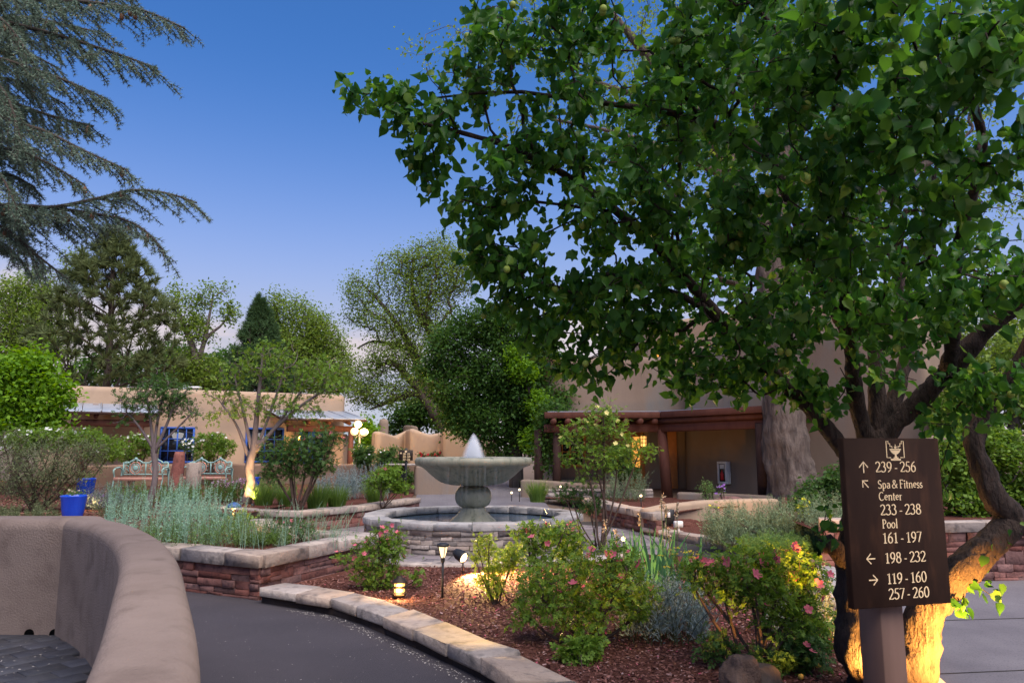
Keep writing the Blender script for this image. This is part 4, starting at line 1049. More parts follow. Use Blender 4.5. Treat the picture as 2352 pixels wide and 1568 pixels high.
# light green cottonwood over the adobe roof
D = 36.
make_tree('light_tree', 'light green spreading tree rising over the right end of the left adobe roof', 'tree', ([gb(660, D), Q(655, 880, D), Q(668, 820, D), Q(662, 770, D)], [.4, .32, .26, .2]),
  [clump(625, 700, D, 28, 30), clump(672, 715, D, 45, 34), clump(720, 750, D, 40, 40), clump(745, 780, D, 45, 45), clump(700, 810, D, 55, 45), clump(770, 830, D, 40, 40), clump(660, 790, D, 50, 50), clump(720, 865, D, 80, 40), clump(605, 770, D, 40, 45), clump(780, 880, D, 40, 30)], 1400, 20, 'quad', M['L_cotton'], M['bark_dark'], (.08, .14), .26, k=.25, tip=.012, limbs=[
  (qs(D, (668, 840), (700, 800), (745, 785), (790, 800)), [.2, .15, .1, .04]), (qs(D, (664, 800), (640, 740), (628, 695)), [.16, .1, .04])], group=BG)
D = 40.
make_tree('light_tree', 'pale yellow-green tree behind the pine at the far left', 'tree', ([gb(62, D), Q(60, 860, D), Q(55, 780, D)], [.4, .32, .25]),
  [clump(20, 680, D, 50, 40), clump(80, 660, D, 45, 40), clump(40, 740, D, 70, 50), clump(110, 730, D, 45, 50), clump(10, 790, D, 50, 40), clump(90, 800, D, 60, 40), clump(170, 600, D, 26, 40, w=.5)], 1000, 17, 'quad', M['L_cotton'], M['bark_grey'], (.10, .18), .3, k=.25, tip=.012, limbs=[(qs(D, (58, 820), (30, 740), (15, 680)), [.2, .12, .04]), (qs(D, (57, 800), (90, 720), (95, 660)), [.2, .12, .04])], group=BG)
D = 44.
make_tree('dense_tree', 'mid green tree filling the gap beyond the wavy adobe wall', 'tree', ([gb(960, D), Q(960, 960, D), Q(958, 930, D)], [.2, .16, .12]),
  [clump(935, 955, D, 40, 30), clump(985, 935, D, 45, 40), clump(1030, 960, D, 40, 34), clump(905, 985, D, 30, 16), clump(1080, 960, D, 50, 40)], 600, 16, 'quad', M['L_dark'], M['bark_dark'], (.14, .24), .3, tip=.012, group=BG)
D = 46.
make_tree('dense_tree', 'low dark tree mass behind the roof between pine and spruce', 'tree', ([gb(395, D), Q(395, 900, D), Q(392, 860, D)], [.2, .16, .12]),
  [clump(330, 850, D, 70, 40), clump(400, 840, D, 60, 50), clump(545, 850, D, 60, 50), clump(480, 855, D, 50, 40), clump(230, 850, D, 60, 40), clump(640, 860, D, 60, 40)], 900, 16, 'quad', M['L_dark'], M['bark_dark'], (.16, .28), .3, tip=.012, group=BG)
# lit foliage by the globe lamp
D = 31.
make_tree('light_tree', 'small yellow-green tree glowing beside the three-globe lamp', 'tree', ([gb(845, D), Q(846, 1000, D), Q(845, 985, D)], [.06, .05, .04]),
  [clump(838, 985, D, 18, 26), clump(852, 1000, D, 14, 26), clump(845, 1030, D, 26, 20)], 160, 14, 'quad', M['L_maple'], M['bark_dark'], (.12, .2), .15, tip=.01, group=BG)
# bright maple at the far left
D = 20.5
make_tree('maple_tree', 'bright lime-green bushy maple at the left end of the adobe building', 'tree', ([gb(45, D), Q(45, 1000, D), Q(48, 930, D)], [.12, .1, .07]),
  [clump(15, 860, D, 50, 30), clump(70, 845, D, 36, 28), clump(105, 870, D, 34, 24), clump(128, 905, D, 26, 20), clump(40, 910, D, 55, 30), clump(100, 940, D, 36, 22), clump(125, 968, D, 24, 18), clump(0, 970, D, 60, 30), clump(60, 990, D, 45, 20), clump(30, 825, D, 20, 14), clump(95, 828, D, 14, 12), clump(60, 815, D, 10, 12), clump(140, 868, D, 14, 10), clump(150, 925, D, 12, 12), clump(150, 890, D, 10, 9), clump(110, 832, D, 10, 10)], 700, 15, 'quad', M['L_maple'], M['bark_dark'], (.10, .17), .19, shell=.0, tip=.006, group=BG, droop=.5)
# ---- pine: whorled limbs with needle tufts
def pine(name, label, px, D, top, base_y, prof, n, m, bm_, tuft=.30, needles=22, group=BG, droop=0., trunk_r=.22, spruce=False, nl=.22):
    t = thing(name, label, 'tree', group=group)
    T = Tree(); b = gb(px[0], D); tp = Q(px[1], top, D)
    T.limb([b, b*.5+tp*.5+V3(.15, 0, 0), tp], [trunk_r, trunk_r*.55, .03], step=.4)
    zb = Q(0, base_y, D)[2]; H = tp[2]-zb; tg = []
    for i in range(n):
        f = RNG.random()**.85; z = zb+H*f; R = np.interp(f, *prof)*D/F; a = RNG.uniform(0, 2*math.pi); rr = R*(RNG.uniform(.35, 1)**.7)
        c = b*(1-(z-b[2])/(tp[2]-b[2]))+tp*((z-b[2])/(tp[2]-b[2]))
        tg.append((c[0]+math.cos(a)*rr, c[1]+math.sin(a)*rr, z-droop*rr+RNG.normal(0, .1)))
    T.grow(tg, k=.5 if not spruce else .7, seg=.5, lift=(.02 if not spruce else .1), wob=.05)
    T.mesh('trunk', bm_, t, tip=.014, ex=2.3)
    tips, dirs, par = T.tipdata(); N = needles
    pos = np.repeat(tips, N, 0)+np.repeat(par-tips, N, 0)*RNG.random((len(tips)*N, 1))*.7
    ax = nrm(np.repeat(dirs, N, 0)*.9+rand_dirs(len(pos))+V3(0, 0, .25 if not spruce else -.1))
    leaves_obj('crown', t, pos, ax, rand_dirs(len(pos)), RNG.uniform(.6, 1.1, len(pos))*nl, (np.array([(-.075, 0, 0), (.075, 0, 0), (0, 1, 0)])*V3(1, 1, 1), np.array([(0, 1, 2)])), m)
    return t
pine('pine_tree', 'tall loose long-needled pine standing over the left porch roof', (238, 262), 33., 530, 890, ([0, .15, .4, .6, .8, 1], [150, 175, 160, 125, 75, 10]), 620, M['L_pine'], M['bark_dark'], needles=54, droop=-.05, nl=.42)
pine('spruce_tree', 'dark narrow spruce rising behind the middle of the adobe roof', (600, 598), 34., 690, 900, ([0, .3, .6, .85, 1], [90, 76, 48, 22, 4]), 640, M['L_spruce'], M['bark_dark'], needles=40, droop=.12, spruce=True, nl=.34)
# ---- great cottonwood behind the apricot tree
D = 18.6
ct = thing('cottonwood_tree', 'massive old cottonwood with thick furrowed grey trunk beside the porch', 'tree', group=BG)
T = Tree(); bse = P(1815, 1150, .2); bse = V3((1815-1176)/F*D, D, .1)
T.limb([bse+V3(.0, 0, -.1), bse+V3(-.02, 0, .35), Q(1806, 1040, D), Q(1798, 900, D), Q(1788, 760, D), Q(1770, 600, D)], [.70, .55, .47, .44, .42, .36], step=.35)
T.limb(qs(D, (1770, 600), (1700, 420), (1600, 260), (1480, 120), (1380, 0)), [.34, .28, .2, .14, .06])
T.limb(qs(D, (1770, 600), (1800, 400), (1850, 200), (1880, 0), (1890, -150)), [.36, .3, .22, .15, .08])
T.limb(qs(D, (1790, 720), (1900, 560), (2050, 430), (2200, 330)), [.3, .22, .15, .06])
T.limb(qs(D-1, (1700, 420), (1500, 330), (1300, 280), (1200, 265)), [.13, .08, .045, .015])
T.limb(qs(D, (1600, 260), (1400, 200), (1220, 130), (1080, 70)), [.11, .07, .04, .012])
cl = [clump(1130, 140, D, 130, 80, 1.5, .6), clump(1000, 110, D, 90, 70, 1.2, .35), clump(1300, 60, D, 150, 110, 2), clump(1450, 250, D, 150, 110, 2), clump(1550, 60, D, 150, 110, 2), clump(1750, 120, D, 170, 130, 2.5), clump(1650, 380, D, 150, 100, 2), clump(1950, 80, D, 150, 130, 2.5), clump(1950, 350, D, 150, 120, 2), clump(2150, 250, D, 150, 130, 2), clump(2250, 450, D, 120, 110, 2), clump(1250, 320, D, 120, 80, 1.5, .7), clump(1900, 560, D, 140, 80, 1.5), clump(1500, 480, D, 130, 80, 1.5, .7), clump(2300, 60, D, 140, 130, 2)]
T.grow(in_ellipsoids(cl, 1700, .15), k=.25, seg=.4, wob=.07)
T.mesh('trunk', M['bark_cotton'], ct, tip=.006, ex=2.25, rough=.03, maxn=22, relief=(.11, 6.5, .8, .07))
pos, ax, up, sz = scatter_leaves(*T.tipdata(), 12, .14, (.07, .12), .5)
leaves_obj('crown', ct, pos, ax, up, sz, leaf_template('quad'), M['L_cotton'])
# ---- right-hand trees and hedge behind the pink wall
D = 15.
for i, (px, dd, cls, lab, mm) in enumerate([
   (2230, 13.2, [(2190, 1060, 55, 60), (2260, 1020, 60, 60), (2330, 1070, 60, 80), (2200, 1150, 60, 45), (2280, 1150, 60, 50), (2350, 1170, 50, 60)], 'leafy mid-green hedge shrub above the pink sandstone wall', 'L_rose'),
   (2330, 17.5, [(2250, 900, 90, 70), (2340, 840, 90, 90), (2400, 960, 80, 90), (2200, 960, 60, 60)], 'green tree behind the hedge at the right edge', 'L_cotton'),
   (2240, 22., [(2150, 800, 90, 80), (2250, 760, 110, 90), (2370, 700, 110, 100), (2120, 900, 60, 60), (2440, 820, 90, 90)], 'pale tree far behind the apricot limbs at right', 'L_cotton')]):
    make_tree('hedge_shrub' if i == 0 else 'light_tree', lab, 'shrub' if i == 0 else 'tree', ([V3((px-1176)/F*dd, dd, .4), Q(px, 1080 if i == 0 else 960, dd), Q(px+5, 1040 if i == 0 else 880, dd)], [.07, .05, .03] if i == 0 else [.2, .16, .1]),
      [clump(a, b, dd, c, e) for a, b, c, e in cls], 900 if i == 0 else 700, 18, 'quad', M[mm], M['bark_grey'], (.06, .10) if i == 0 else (.08, .13), .08 if i == 0 else .16, tip=.005, group=BG if i else None)

# ================================================================== SHRUBS AND FLOWERS
def flower(root, p, size, m, n=5, axis=None, cup=.35):
    """one blossom: petals round a centre, a part of its bush"""
    ax = nrm(axis if axis is not None else RNG.normal(0, .5, 3)+V3(0, -.6, .7))
    u = nrm(np.cross(ax, (0.3, 1, .2))); v = np.cross(ax, u); V, Fq = [], []
    for k in range(n):
        a = 2*math.pi*k/n+RNG.normal(0, .1); d = u*math.cos(a)+v*math.sin(a); sd = np.cross(ax, d)
        L = size*.5*RNG.uniform(.85, 1.1); c = cup+RNG.normal(0, .1); b = len(V)
        V += [ax*.0, d*L*.5-sd*L*.40+ax*L*c*.4, d*L*.95-sd*L*.28+ax*L*c, d*L*1.0+sd*L*.28+ax*L*c*.9, d*L*.5+sd*L*.40+ax*L*c*.4]
        Fq.append((b, b+1, b+2, b+3, b+4))
    me = npmesh('flower', np.array(V), [np.array(Fq)], m)
    return mobj('flower', me, root, p)
def bush(name, label, cat, base, clumps, ntip, per, lm, size, stems=6, stem_r=.012, leaf='lobed', fl=None, nfl=0, fsize=(.05, .07), spread=.05, bm_=None, tip=.0028, droop=.25, group=None, shell=.2, ex=2.2, flat=None, lift=.2, k=.25):
    t = thing(name, label, cat, group=group); T = Tree(); base = np.asarray(base, float)
    allc = np.array([c[0] for c in clumps])
    T.node(base-V3(0, 0, .05), -1, stem_r)
    for i in range(stems):
        c = clumps[i % len(clumps)]; tgt = c[0]+RNG.normal(0, .35, 3)*c[1]; off = RNG.normal(0, .035, 3)*V3(1, 1, 0)*(1+stem_r*20)
        T.limb([base+off-V3(0, 0, .03), base*.55+tgt*.45+off*.5+RNG.normal(0, .04, 3)*np.linalg.norm(tgt-base)-V3(0, 0, .06*np.linalg.norm(tgt-base)), tgt], [stem_r*RNG.uniform(.6, 1), stem_r*.7, tip], start=0)
    T.grow(in_ellipsoids(clumps, ntip, shell), k=k, seg=.12, wob=.07, lift=lift)
    T.mesh('stems', bm_ or M['twig'], t, tip=tip, ex=ex)
    tips, dirs, par = T.tipdata()
    pos, ax, up, sz = scatter_leaves(tips, dirs, par, per, spread, size, droop)
    leaves_obj('foliage', t, pos, ax, up, sz, leaf_template(leaf), lm)
    if nfl:
        cz = np.argsort(-(tips[:, 2]+RNG.normal(0, .35, len(tips))*(tips[:, 2].max()-tips[:, 2].min())-.35*tips[:, 1]))[:nfl*2]
        for i in RNG.permutation(cz)[:nfl]:
            flower(t, tips[i]+dirs[i]*.03+V3(0, -.03, .02), RNG.uniform(*fsize), fl)
    return t
def grass(name, label, base, r, h, n, m, w=.006, lean=.5, cat='grass tuft', group=None, heads=None):
    t = thing(name, label, cat, group=group); base = np.asarray(base, float)
    a = RNG.uniform(0, 2*math.pi, n); rr = r*.35*np.sqrt(RNG.random(n)); d = np.c_[np.cos(a), np.sin(a), np.zeros(n)]
    p0 = base+d*rr[:, None]; H = h*RNG.uniform(.55, 1.05, n); le = lean*RNG.uniform(.15, 1.1, n)*h
    V = []; ks = (0, .35, .7, 1.)
    side = np.c_[-np.sin(a+RNG.normal(0, .8, n)), np.cos(a), np.zeros(n)]
    for k in ks:
        c = p0+d*(le*k**1.8)[:, None]+V3(0, 0, 1)*(H*(k-.22*k**3*le/h))[:, None]
        ww = w*(1-k**2*.9); V.append(np.stack([c-side*ww, c+side*ww], 1))
    V = np.stack(V, 1).reshape(n, -1, 3); b = np.arange(n)[:, None]*8
    q = np.concatenate([np.stack([b[:, 0]+2*i, b[:, 0]+2*i+1, b[:, 0]+2*i+3, b[:, 0]+2*i+2], -1) for i in range(3)])
    o = mobj('blades', npmesh('blades', V.reshape(-1, 3), [q], m), t); o['kind'] = 'stuff'
    return t
def wands(name, label, bases, hts, m, lm=.03, lw='thin', per=60, lean=.12, cat='shrub', stem=.004, tips=None, group=None, leafsize=(.018, .032), leandir=None, sm=None, side=0.):
    """upright wand-like stems clothed in small leaves (sages, artemisias, lavender)"""
    t = thing(name, label, cat, group=group); mb = MB(); P_, A_, U_, S_ = [], [], [], []
    for b, h in zip(bases, hts):
        b = np.asarray(b, float); l = RNG.normal(0, lean, 2)*h
        if leandir is not None: l = l+np.asarray(leandir)*h
        pts = [b+V3(l[0]*k**1.4, l[1]*k**1.4, h*k*(1-.08*k)) for k in (0, .3, .6, .85, 1)]
        mb.tube(pts, [stem, stem*.85, stem*.6, stem*.45, stem*.25], 3, cap=False)
        f = RNG.random(per)**.8*.98+.02; pp = np.stack([np.interp(f, (0, .3, .6, .85, 1), [q_[i] for q_ in pts]) for i in range(3)], -1)
        a = RNG.uniform(0, 2*math.pi, per); taper = np.interp(f, (0, .15, .7, 1), (.7, 1.1, .8, .35))
        dd = np.c_[np.cos(a), np.sin(a), RNG.uniform(.3, 1.3, per)]
        sd = side*RNG.random(per)*(1-f)
        P_.append(pp+nrm(dd)*sd[:, None]); A_.append(nrm(dd)); U_.append(rand_dirs(per)); S_.append(RNG.uniform(*leafsize, per)*taper)
    mb.build('stems', sm or M['greenstem'], t, smooth=True)
    o = leaves_obj('foliage', t, np.concatenate(P_), np.concatenate(A_), np.concatenate(U_), np.concatenate(S_), leaf_template(lw), m)
    return t
def disc_pts(c, rx, ry, n): 
    a = RNG.uniform(0, 2*math.pi, n); r = np.sqrt(RNG.random(n)); return np.c_[c[0]+rx*r*np.cos(a), c[1]+ry*r*np.sin(a), np.full(n, c[2])]
def pxc(px, py, D, rpx, rpy, rd=None): return clump(px, py, D, rpx, rpy, rd)

# ---- left raised bed: pale artemisia
ys = 9.9
wb = np.concatenate([disc_pts(Q(400, 1235, 10.4)*V3(1, 1, 0)+V3(0, 0, SOIL_L), .9, .75, 170)])
hh = [.92*RNG.uniform(.6, 1.12)*(1 if b[0] < Q(470, 1230, 10.4)[0] else .8) for b in wb]
wands('artemisia', 'tall silvery-mint artemisia with upright wands in the left raised bed', wb, hh, M['L_sagemint'], per=95, lean=.10, leafsize=(.022, .05), leandir=(.06, -.03), sm=M['L_sagemint'], side=.05)
wb = np.concatenate([disc_pts(Q(640, 1235, 10.3)*V3(1, 1, 0)+V3(0, 0, SOIL_L), 1.05, .8, 95)])
wands('artemisia', 'shorter loose silvery artemisia spilling towards the right coping of the left bed', wb, [.58*RNG.uniform(.5, 1.2) for b in wb], M['L_sage'], per=70, lean=.18, leafsize=(.018, .036), leandir=(.1, -.1), sm=M['L_sagemint'], side=.06)
wb = np.concatenate([disc_pts(Q(480, 1245, 10.2)*V3(1, 1, 0)+V3(0, 0, SOIL_L), .95, .75, 130)])
wands('artemisia', 'low leafy green undergrowth around the silvery wands of the left bed', wb, [.45*RNG.uniform(.6, 1.2) for b in wb], M['L_sagegreen'], per=60, lean=.25, leafsize=(.025, .045), side=.08)
wb = np.concatenate([disc_pts(P(600, 1256, SOIL_L)+V3(0, .15, 0), .38, .22, 60)])
wands('green_groundcover', 'fresh green narrow-leaved plant at the corner of the left bed', wb, [.2*RNG.uniform(.6, 1.2) for b in wb], M['L_grass'], per=34, lean=.3, leafsize=(.05, .08), side=.03)
bush('low_shrub', 'small shrub with lamplight yellow coloured into its leaves near the blue-capped path light', 'shrub', Q(555, 1225, 11.2)*V3(1, 1, 0)+V3(0, 0, SOIL_L), [pxc(553, 1205, 11.2, 32, 26)], 90, 8, M['L_yellowgreen'], (.035, .05), stems=4)  # yellow leaf colour carries part of the path light's glow
bush('rose_bush', 'low rose with a few pink blooms inside the left bed', 'rose bush', P(660, 1240, SOIL_L)+V3(0, .4, 0), [pxc(650, 1215, 10.6, 45, 20), pxc(700, 1215, 10.6, 35, 16)], 110, 6, M['L_rosedark'], (.035, .05), stems=5, fl=M['petal_pink'], nfl=3)

# ---- big olive shrub far left with two blue pots
D = 15.5
bush('olive_shrub', 'big feathery grey-olive shrub at the far left above the patio wall', 'shrub', V3((105-1176)/F*D, D, SOIL_L), [pxc(45, 1080, D, 85, 60), pxc(120, 1060, D, 70, 60), pxc(185, 1060, D, 60, 50), pxc(90, 1120, D, 90, 40), pxc(30, 1020, D, 50, 34), pxc(210, 1030, D, 40, 26)], 900, 12, M['L_olive'], (.05, .085), stems=14, leaf='thin', spread=.08, tip=.004, stem_r=.016)
D = 19.
bush('white_rose', 'white-flowered climbing shrub in front of the left porch', 'rose bush', gb(185, D)+V3(0, 0, .15), [pxc(120, 1010, D, 50, 26), pxc(190, 1005, D, 50, 22), pxc(240, 1030, D, 45, 30), pxc(60, 1010, D, 50, 26)], 420, 12, M['L_rose'], (.06, .10), stems=8, tip=.004, fl=M['petal_white'], nfl=46, fsize=(.06, .12))
D = 22.4
bush('white_rose', 'white-flowered shrub behind the left painted bench', 'rose bush', gb(310, D)+V3(0, 0, .15), [pxc(300, 1030, D, 36, 34), pxc(345, 1020, D, 24, 24)], 160, 10, M['L_rose'], (.06, .10), stems=6, tip=.004, fl=M['petal_white'], nfl=26, fsize=(.05, .1))
bush('white_rose', 'white-flowered shrub against the wall right of the blue window', 'rose bush', gb(490, 24.2)+V3(0, 0, .15), [pxc(485, 1012, 24.2, 42, 18), pxc(480, 1035, 24.2, 40, 26), pxc(525, 1030, 24.2, 18, 20)], 210, 11, M['L_rose'], (.06, .11), stems=12, tip=.005, fl=M['petal_white'], nfl=30, fsize=(.05, .1))
bush('white_rose', 'few white blooms on thin stems in front of the blue window', 'rose bush', gb(430, 23.4)+V3(0, 0, .15), [pxc(432, 1025, 23.4, 18, 16)], 40, 6, M['L_rosedark'], (.05, .08), stems=5, tip=.004, fl=M['petal_white'], nfl=14, fsize=(.07, .12))
D = 16.2
bush('purple_flowers', 'low purple-flowered mound beside the near blue pot', 'flowers', V3((222-1176)/F*D, D, SOIL_L+.02), [pxc(218, 1152, D, 34, 16)], 150, 6, M['L_olive'], (.03, .05), stems=8, leaf='thin', fl=M['petal_purple'], nfl=60, fsize=(.035, .05), lift=.05)
D = 17.6
wb = disc_pts(V3((275-1176)/F*D, D, .45), .45, .4, 60)
wands('lavender', 'grey-violet lavender clump in front of the left bench', wb, [.5*RNG.uniform(.6, 1.1) for _ in wb], M['L_bluegrey'], per=36, lean=.25, leafsize=(.03, .06), cat='lavender')
D = 20.4
for px, py, lab in ((512, 1115, 'mauve flowering mound below the right painted bench'), (560, 1112, 'mauve flowering mound left of the lamp-lit tree trunk')):
    bush('mauve_flowers', lab, 'flowers', gb(px, D)+V3(0, 0, .15), [pxc(px, py, D, 26, 12)], 110, 6, M['L_olive'], (.04, .06), stems=8, leaf='thin', fl=M['petal_mauve'], nfl=46, fsize=(.05, .08), lift=.05)
# ---- small trees of the left garden
D = 15.8
T_ = make_tree('small_tree', 'slim grey-stemmed small tree with open crown behind the artemisia', 'tree', ([V3((357-1176)/F*D, D, SOIL_L), Q(357, 1090, D), Q(353, 1030, D)], [.075, .062, .06]),
  [clump(300, 915, D, 42, 22), clump(345, 885, D, 45, 22), clump(400, 900, D, 42, 26), clump(285, 965, D, 26, 20), clump(440, 935, D, 22, 24), clump(360, 925, D, 70, 34), clump(430, 980, D, 22, 20, w=.4), clump(370, 850, D, 24, 14, w=.5)], 300, 4, 'lobed', M['L_rosedark'], M['bark_grey'], (.07, .11), .07, k=.3, tip=.006, ex=2.3, limbs=[
  (qs(D, (353, 1030), (320, 980), (290, 945)), [.04, .025, .01]), (qs(D, (353, 1030), (345, 960), (335, 900)), [.04, .028, .01]), (qs(D, (354, 1040), (385, 970), (405, 915)), [.042, .028, .01]), (qs(D, (355, 1035), (400, 990), (440, 950)), [.035, .02, .01]), (qs(D, (353, 1030), (365, 950), (380, 890)), [.035, .02, .01])])
D = 17.4
make_tree('small_tree', 'vase-shaped small tree with lamp-lit trunk in front of the adobe wall', 'tree', ([V3((575-1176)/F*D, D, .38), Q(576, 1110, D), Q(573, 1070, D), Q(583, 1030, D)], [.125, .105, .10, .085]),
  [clump(500, 905, D, 38, 26), clump(540, 860, D, 48, 34), clump(600, 830, D, 60, 34), clump(660, 860, D, 55, 34), clump(720, 890, D, 50, 30), clump(770, 880, D, 40, 26), clump(640, 800, D, 60, 22), clump(560, 930, D, 50, 30), clump(640, 930, D, 60, 30), clump(700, 950, D, 40, 22), clump(490, 955, D, 26, 20), clump(740, 840, D, 50, 26), clump(600, 990, D, 30, 20, w=.4)], 640, 4, 'lobed', M['L_rose'], M['bark_grey'], (.07, .115), .09, k=.3, tip=.0058, ex=2.3, limbs=[
  (qs(D, (575, 1060), (540, 970), (500, 915)), [.05, .03, .012]), (qs(D, (580, 1040), (560, 950), (540, 870)), [.055, .034, .012]), (qs(D, (583, 1030), (592, 930), (605, 800)), [.07, .05, .015]), (qs(D, (583, 1040), (640, 970), (690, 900)), [.055, .035, .012]), (qs(D, (585, 1030), (680, 940), (760, 885)), [.05, .03, .012]), (qs(D, (580, 1050), (620, 950), (650, 860)), [.045, .03, .01])])
D = 15.9
bush('rose_bush', 'rounded dark green rose bush with bare crossing stems left of the fountain', 'rose bush', V3((695-1176)/F*D, D, .38), [pxc(640, 1040, D, 48, 34), pxc(700, 1030, D, 52, 34), pxc(740, 1060, D, 34, 36), pxc(630, 1080, D, 36, 26), pxc(690, 1075, D, 50, 22), pxc(745, 1000, D, 26, 22), pxc(775, 1015, D, 24, 16)], 420, 6, M['L_rosedark'], (.065, .10), stems=9, stem_r=.03, tip=.005, spread=.06, fl=M['petal_pink'], nfl=4, fsize=(.09, .13))
GT = 'ornamental grass tufts'
for px, D, r, h, lab in ((617, 17.2, .5, .6, 'soft green grass tuft at the foot of the lamp-lit tree'), (738, 16.8, .55, .62, 'green grass tuft right of the round rose bush'), (782, 17.2, .5, .55, 'green grass tuft in the middle of the rear left bed'), (868, 18.2, .5, .6, 'green grass tuft near the fountain end of the rear left bed'), (1233, 18.9, .5, .6, 'fine green grass tuft right behind the fountain rim'), (665, 17.5, .4, .45, 'short grass tuft behind the round rose bush')):
    grass('grass_tuft', lab, V3((px-1176)/F*D, D, .38), r, h, 420, M['L_grass'], group=GT)
D = 20.
wb = disc_pts(V3((835-1176)/F*D, D, .4), .75, .5, 90)
wands('blue_sage', 'large blue-grey sage clump left behind the fountain', wb, [1.0*RNG.uniform(.6, 1.08) for _ in wb], M['L_bluegrey'], per=60, lean=.12, leafsize=(.05, .09), sm=M['L_bluegrey'], side=.06)
wb = disc_pts(V3((775-1176)/F*19.4, 19.4, .4), .5, .4, 60)
wands('blue_sage', 'smaller blue-grey sage beside the round rose bush', wb, [.75*RNG.uniform(.6, 1.08) for _ in wb], M['L_bluegrey'], per=50, lean=.15, leafsize=(.05, .09), sm=M['L_bluegrey'], side=.06)
D = 17.2
bush('rose_bush', 'small rose bush with coral buds at the end of the rear left bed', 'rose bush', V3((885-1176)/F*D, D, .38), [pxc(880, 1100, D, 40, 24), pxc(900, 1085, D, 28, 18), pxc(925, 1120, D, 20, 12)], 190, 9, M['L_rose'], (.055, .085), stems=6, stem_r=.014, tip=.004, fl=M['petal_pink'], nfl=5, fsize=(.05, .08))
D = 23.6
bush('white_rose', 'leafy bush with tiny white flowers left of the small numbered sign', 'rose bush', gb(890, D)+V3(0, 0, .1), [pxc(860, 1050, D, 40, 26), pxc(905, 1055, D, 34, 30), pxc(830, 1045, D, 22, 26), pxc(910, 1100, D, 50, 22)], 380, 11, M['L_rosedark'], (.07, .11), stems=9, tip=.005, fl=M['petal_white'], nfl=34, fsize=(.035, .07))
D = 24.8
bush('red_flowers', 'strip of red blooms along the top of the wall behind the fountain bowl', 'flowers', Q(985, 1050, D)*V3(1, 1, 0)+V3(0, 0, 1.0), [pxc(975, 1046, D, 20, 4), pxc(1000, 1044, D, 14, 4)], 50, 6, M['L_rosedark'], (.05, .08), stems=5, tip=.004, fl=M['petal_red'], nfl=24, fsize=(.07, .11))

# ---- rear right bed
D = 16.0
bush('yellow_rose', 'tall slender yellow rose standing between fountain and porch', 'rose bush', V3((1375-1176)/F*12.3, 12.3, .11), [pxc(1330, 1000, 12.3, 44, 34), pxc(1380, 970, 12.3, 40, 40), pxc(1420, 1010, 12.3, 45, 40), pxc(1385, 1050, 12.3, 60, 32), pxc(1470, 1045, 12.3, 34, 20), pxc(1310, 1050, 12.3, 22, 22), pxc(1350, 1090, 12.3, 30, 16), pxc(1408, 925, 12.3, 10, 22), pxc(1375, 925, 12.3, 14, 14), pxc(1500, 1030, 12.3, 12, 18)], 330, 5, M['L_rose'], (.05, .085), stems=5, stem_r=.02, tip=.0035, spread=.05, fl=M['petal_yellow'], nfl=16, fsize=(.07, .10), shell=.3)
bush('yellow_rose', 'thin leafy shoot at the foot of the tall yellow rose', 'rose bush', V3((1362-1176)/F*12.6, 12.6, .11), [pxc(1355, 1150, 12.6, 36, 26), pxc(1300, 1130, 12.6, 30, 20)], 90, 6, M['L_rosedark'], (.05, .075), stems=5, tip=.0035)
D = 19.4
wb = disc_pts(V3((1430-1176)/F*D, D, .37), .6, .4, 70)
wands('sage_shrub', 'pale grey sage shrub behind the tall yellow rose', wb, [.85*RNG.uniform(.5, 1.1) for _ in wb], M['L_sage'], per=60, lean=.22, leafsize=(.04, .07), side=.07)
bush('dark_shrub', 'dark leafy shrub in front of the porch door', 'shrub', V3((1430-1176)/F*20.4, 20.4, .37), [pxc(1415, 1050, 20.4, 34, 26), pxc(1440, 1080, 20.4, 30, 20)], 200, 10, M['L_rosedark'], (.06, .1), stems=7, tip=.005)
D = 18.5
bush('low_shrub', 'small round blue-green shrub before the low porch wall', 'shrub', V3((1625-1176)/F*D, D, .37), [pxc(1622, 1125, D, 18, 20)], 90, 10, M['L_sagegreen'], (.04, .07), stems=6, leaf='thin', tip=.004)
bush('purple_flowers', 'tiny purple flowers beside the low porch wall', 'flowers', V3((1652-1176)/F*18.3, 18.3, .37), [pxc(1655, 1125, 18.3, 12, 14)], 24, 4, M['L_sagegreen'], (.04, .06), stems=4, leaf='thin', fl=M['petal_purple'], nfl=9, fsize=(.06, .09))
# ---- silvery sage bed at right
D = 13.2
for px, py, rx, ry, lab, DD in ((1680, 1200, 75, 50, 'big silvery-green willow-leaved sage in the right bed', 12.6), (1800, 1195, 80, 55, 'silvery sage in the middle of the right bed in front of the big trunk', 12.4), (1890, 1190, 50, 60, 'silvery sage next to the left edge of the brown sign', 11.6), (1770, 1250, 90, 30, 'low front sprays of the silvery sage bed', 11.3)):
    b = V3((px-1176)/F*DD, DD, .11)
    wb = disc_pts(b, rx*DD/F, .5, 125)
    zt__ = (Q(px, py-ry, DD)[2]-.11)*1.12
    wands('silver_sage', lab, wb, [zt__*RNG.uniform(.55, 1.05)*(1-.25*((w[0]-b[0])/(rx*DD/F))**2) for w in wb], M['L_sage'] if py < 1240 else M['L_sagegreen'], per=95, lean=.2, leafsize=(.04, .075), side=.12)
bush('yellow_flowers', 'sprig of bright yellow blooms inside the silvery sage', 'flowers', V3((1850-1176)/F*12, 12, .11), [pxc(1848, 1165, 12, 14, 16), pxc(1640, 1165, 12.3, 8, 6)], 30, 4, M['L_yellowgreen'], (.03, .05), stems=4, fl=M['petal_gold'], nfl=14, fsize=(.04, .06))

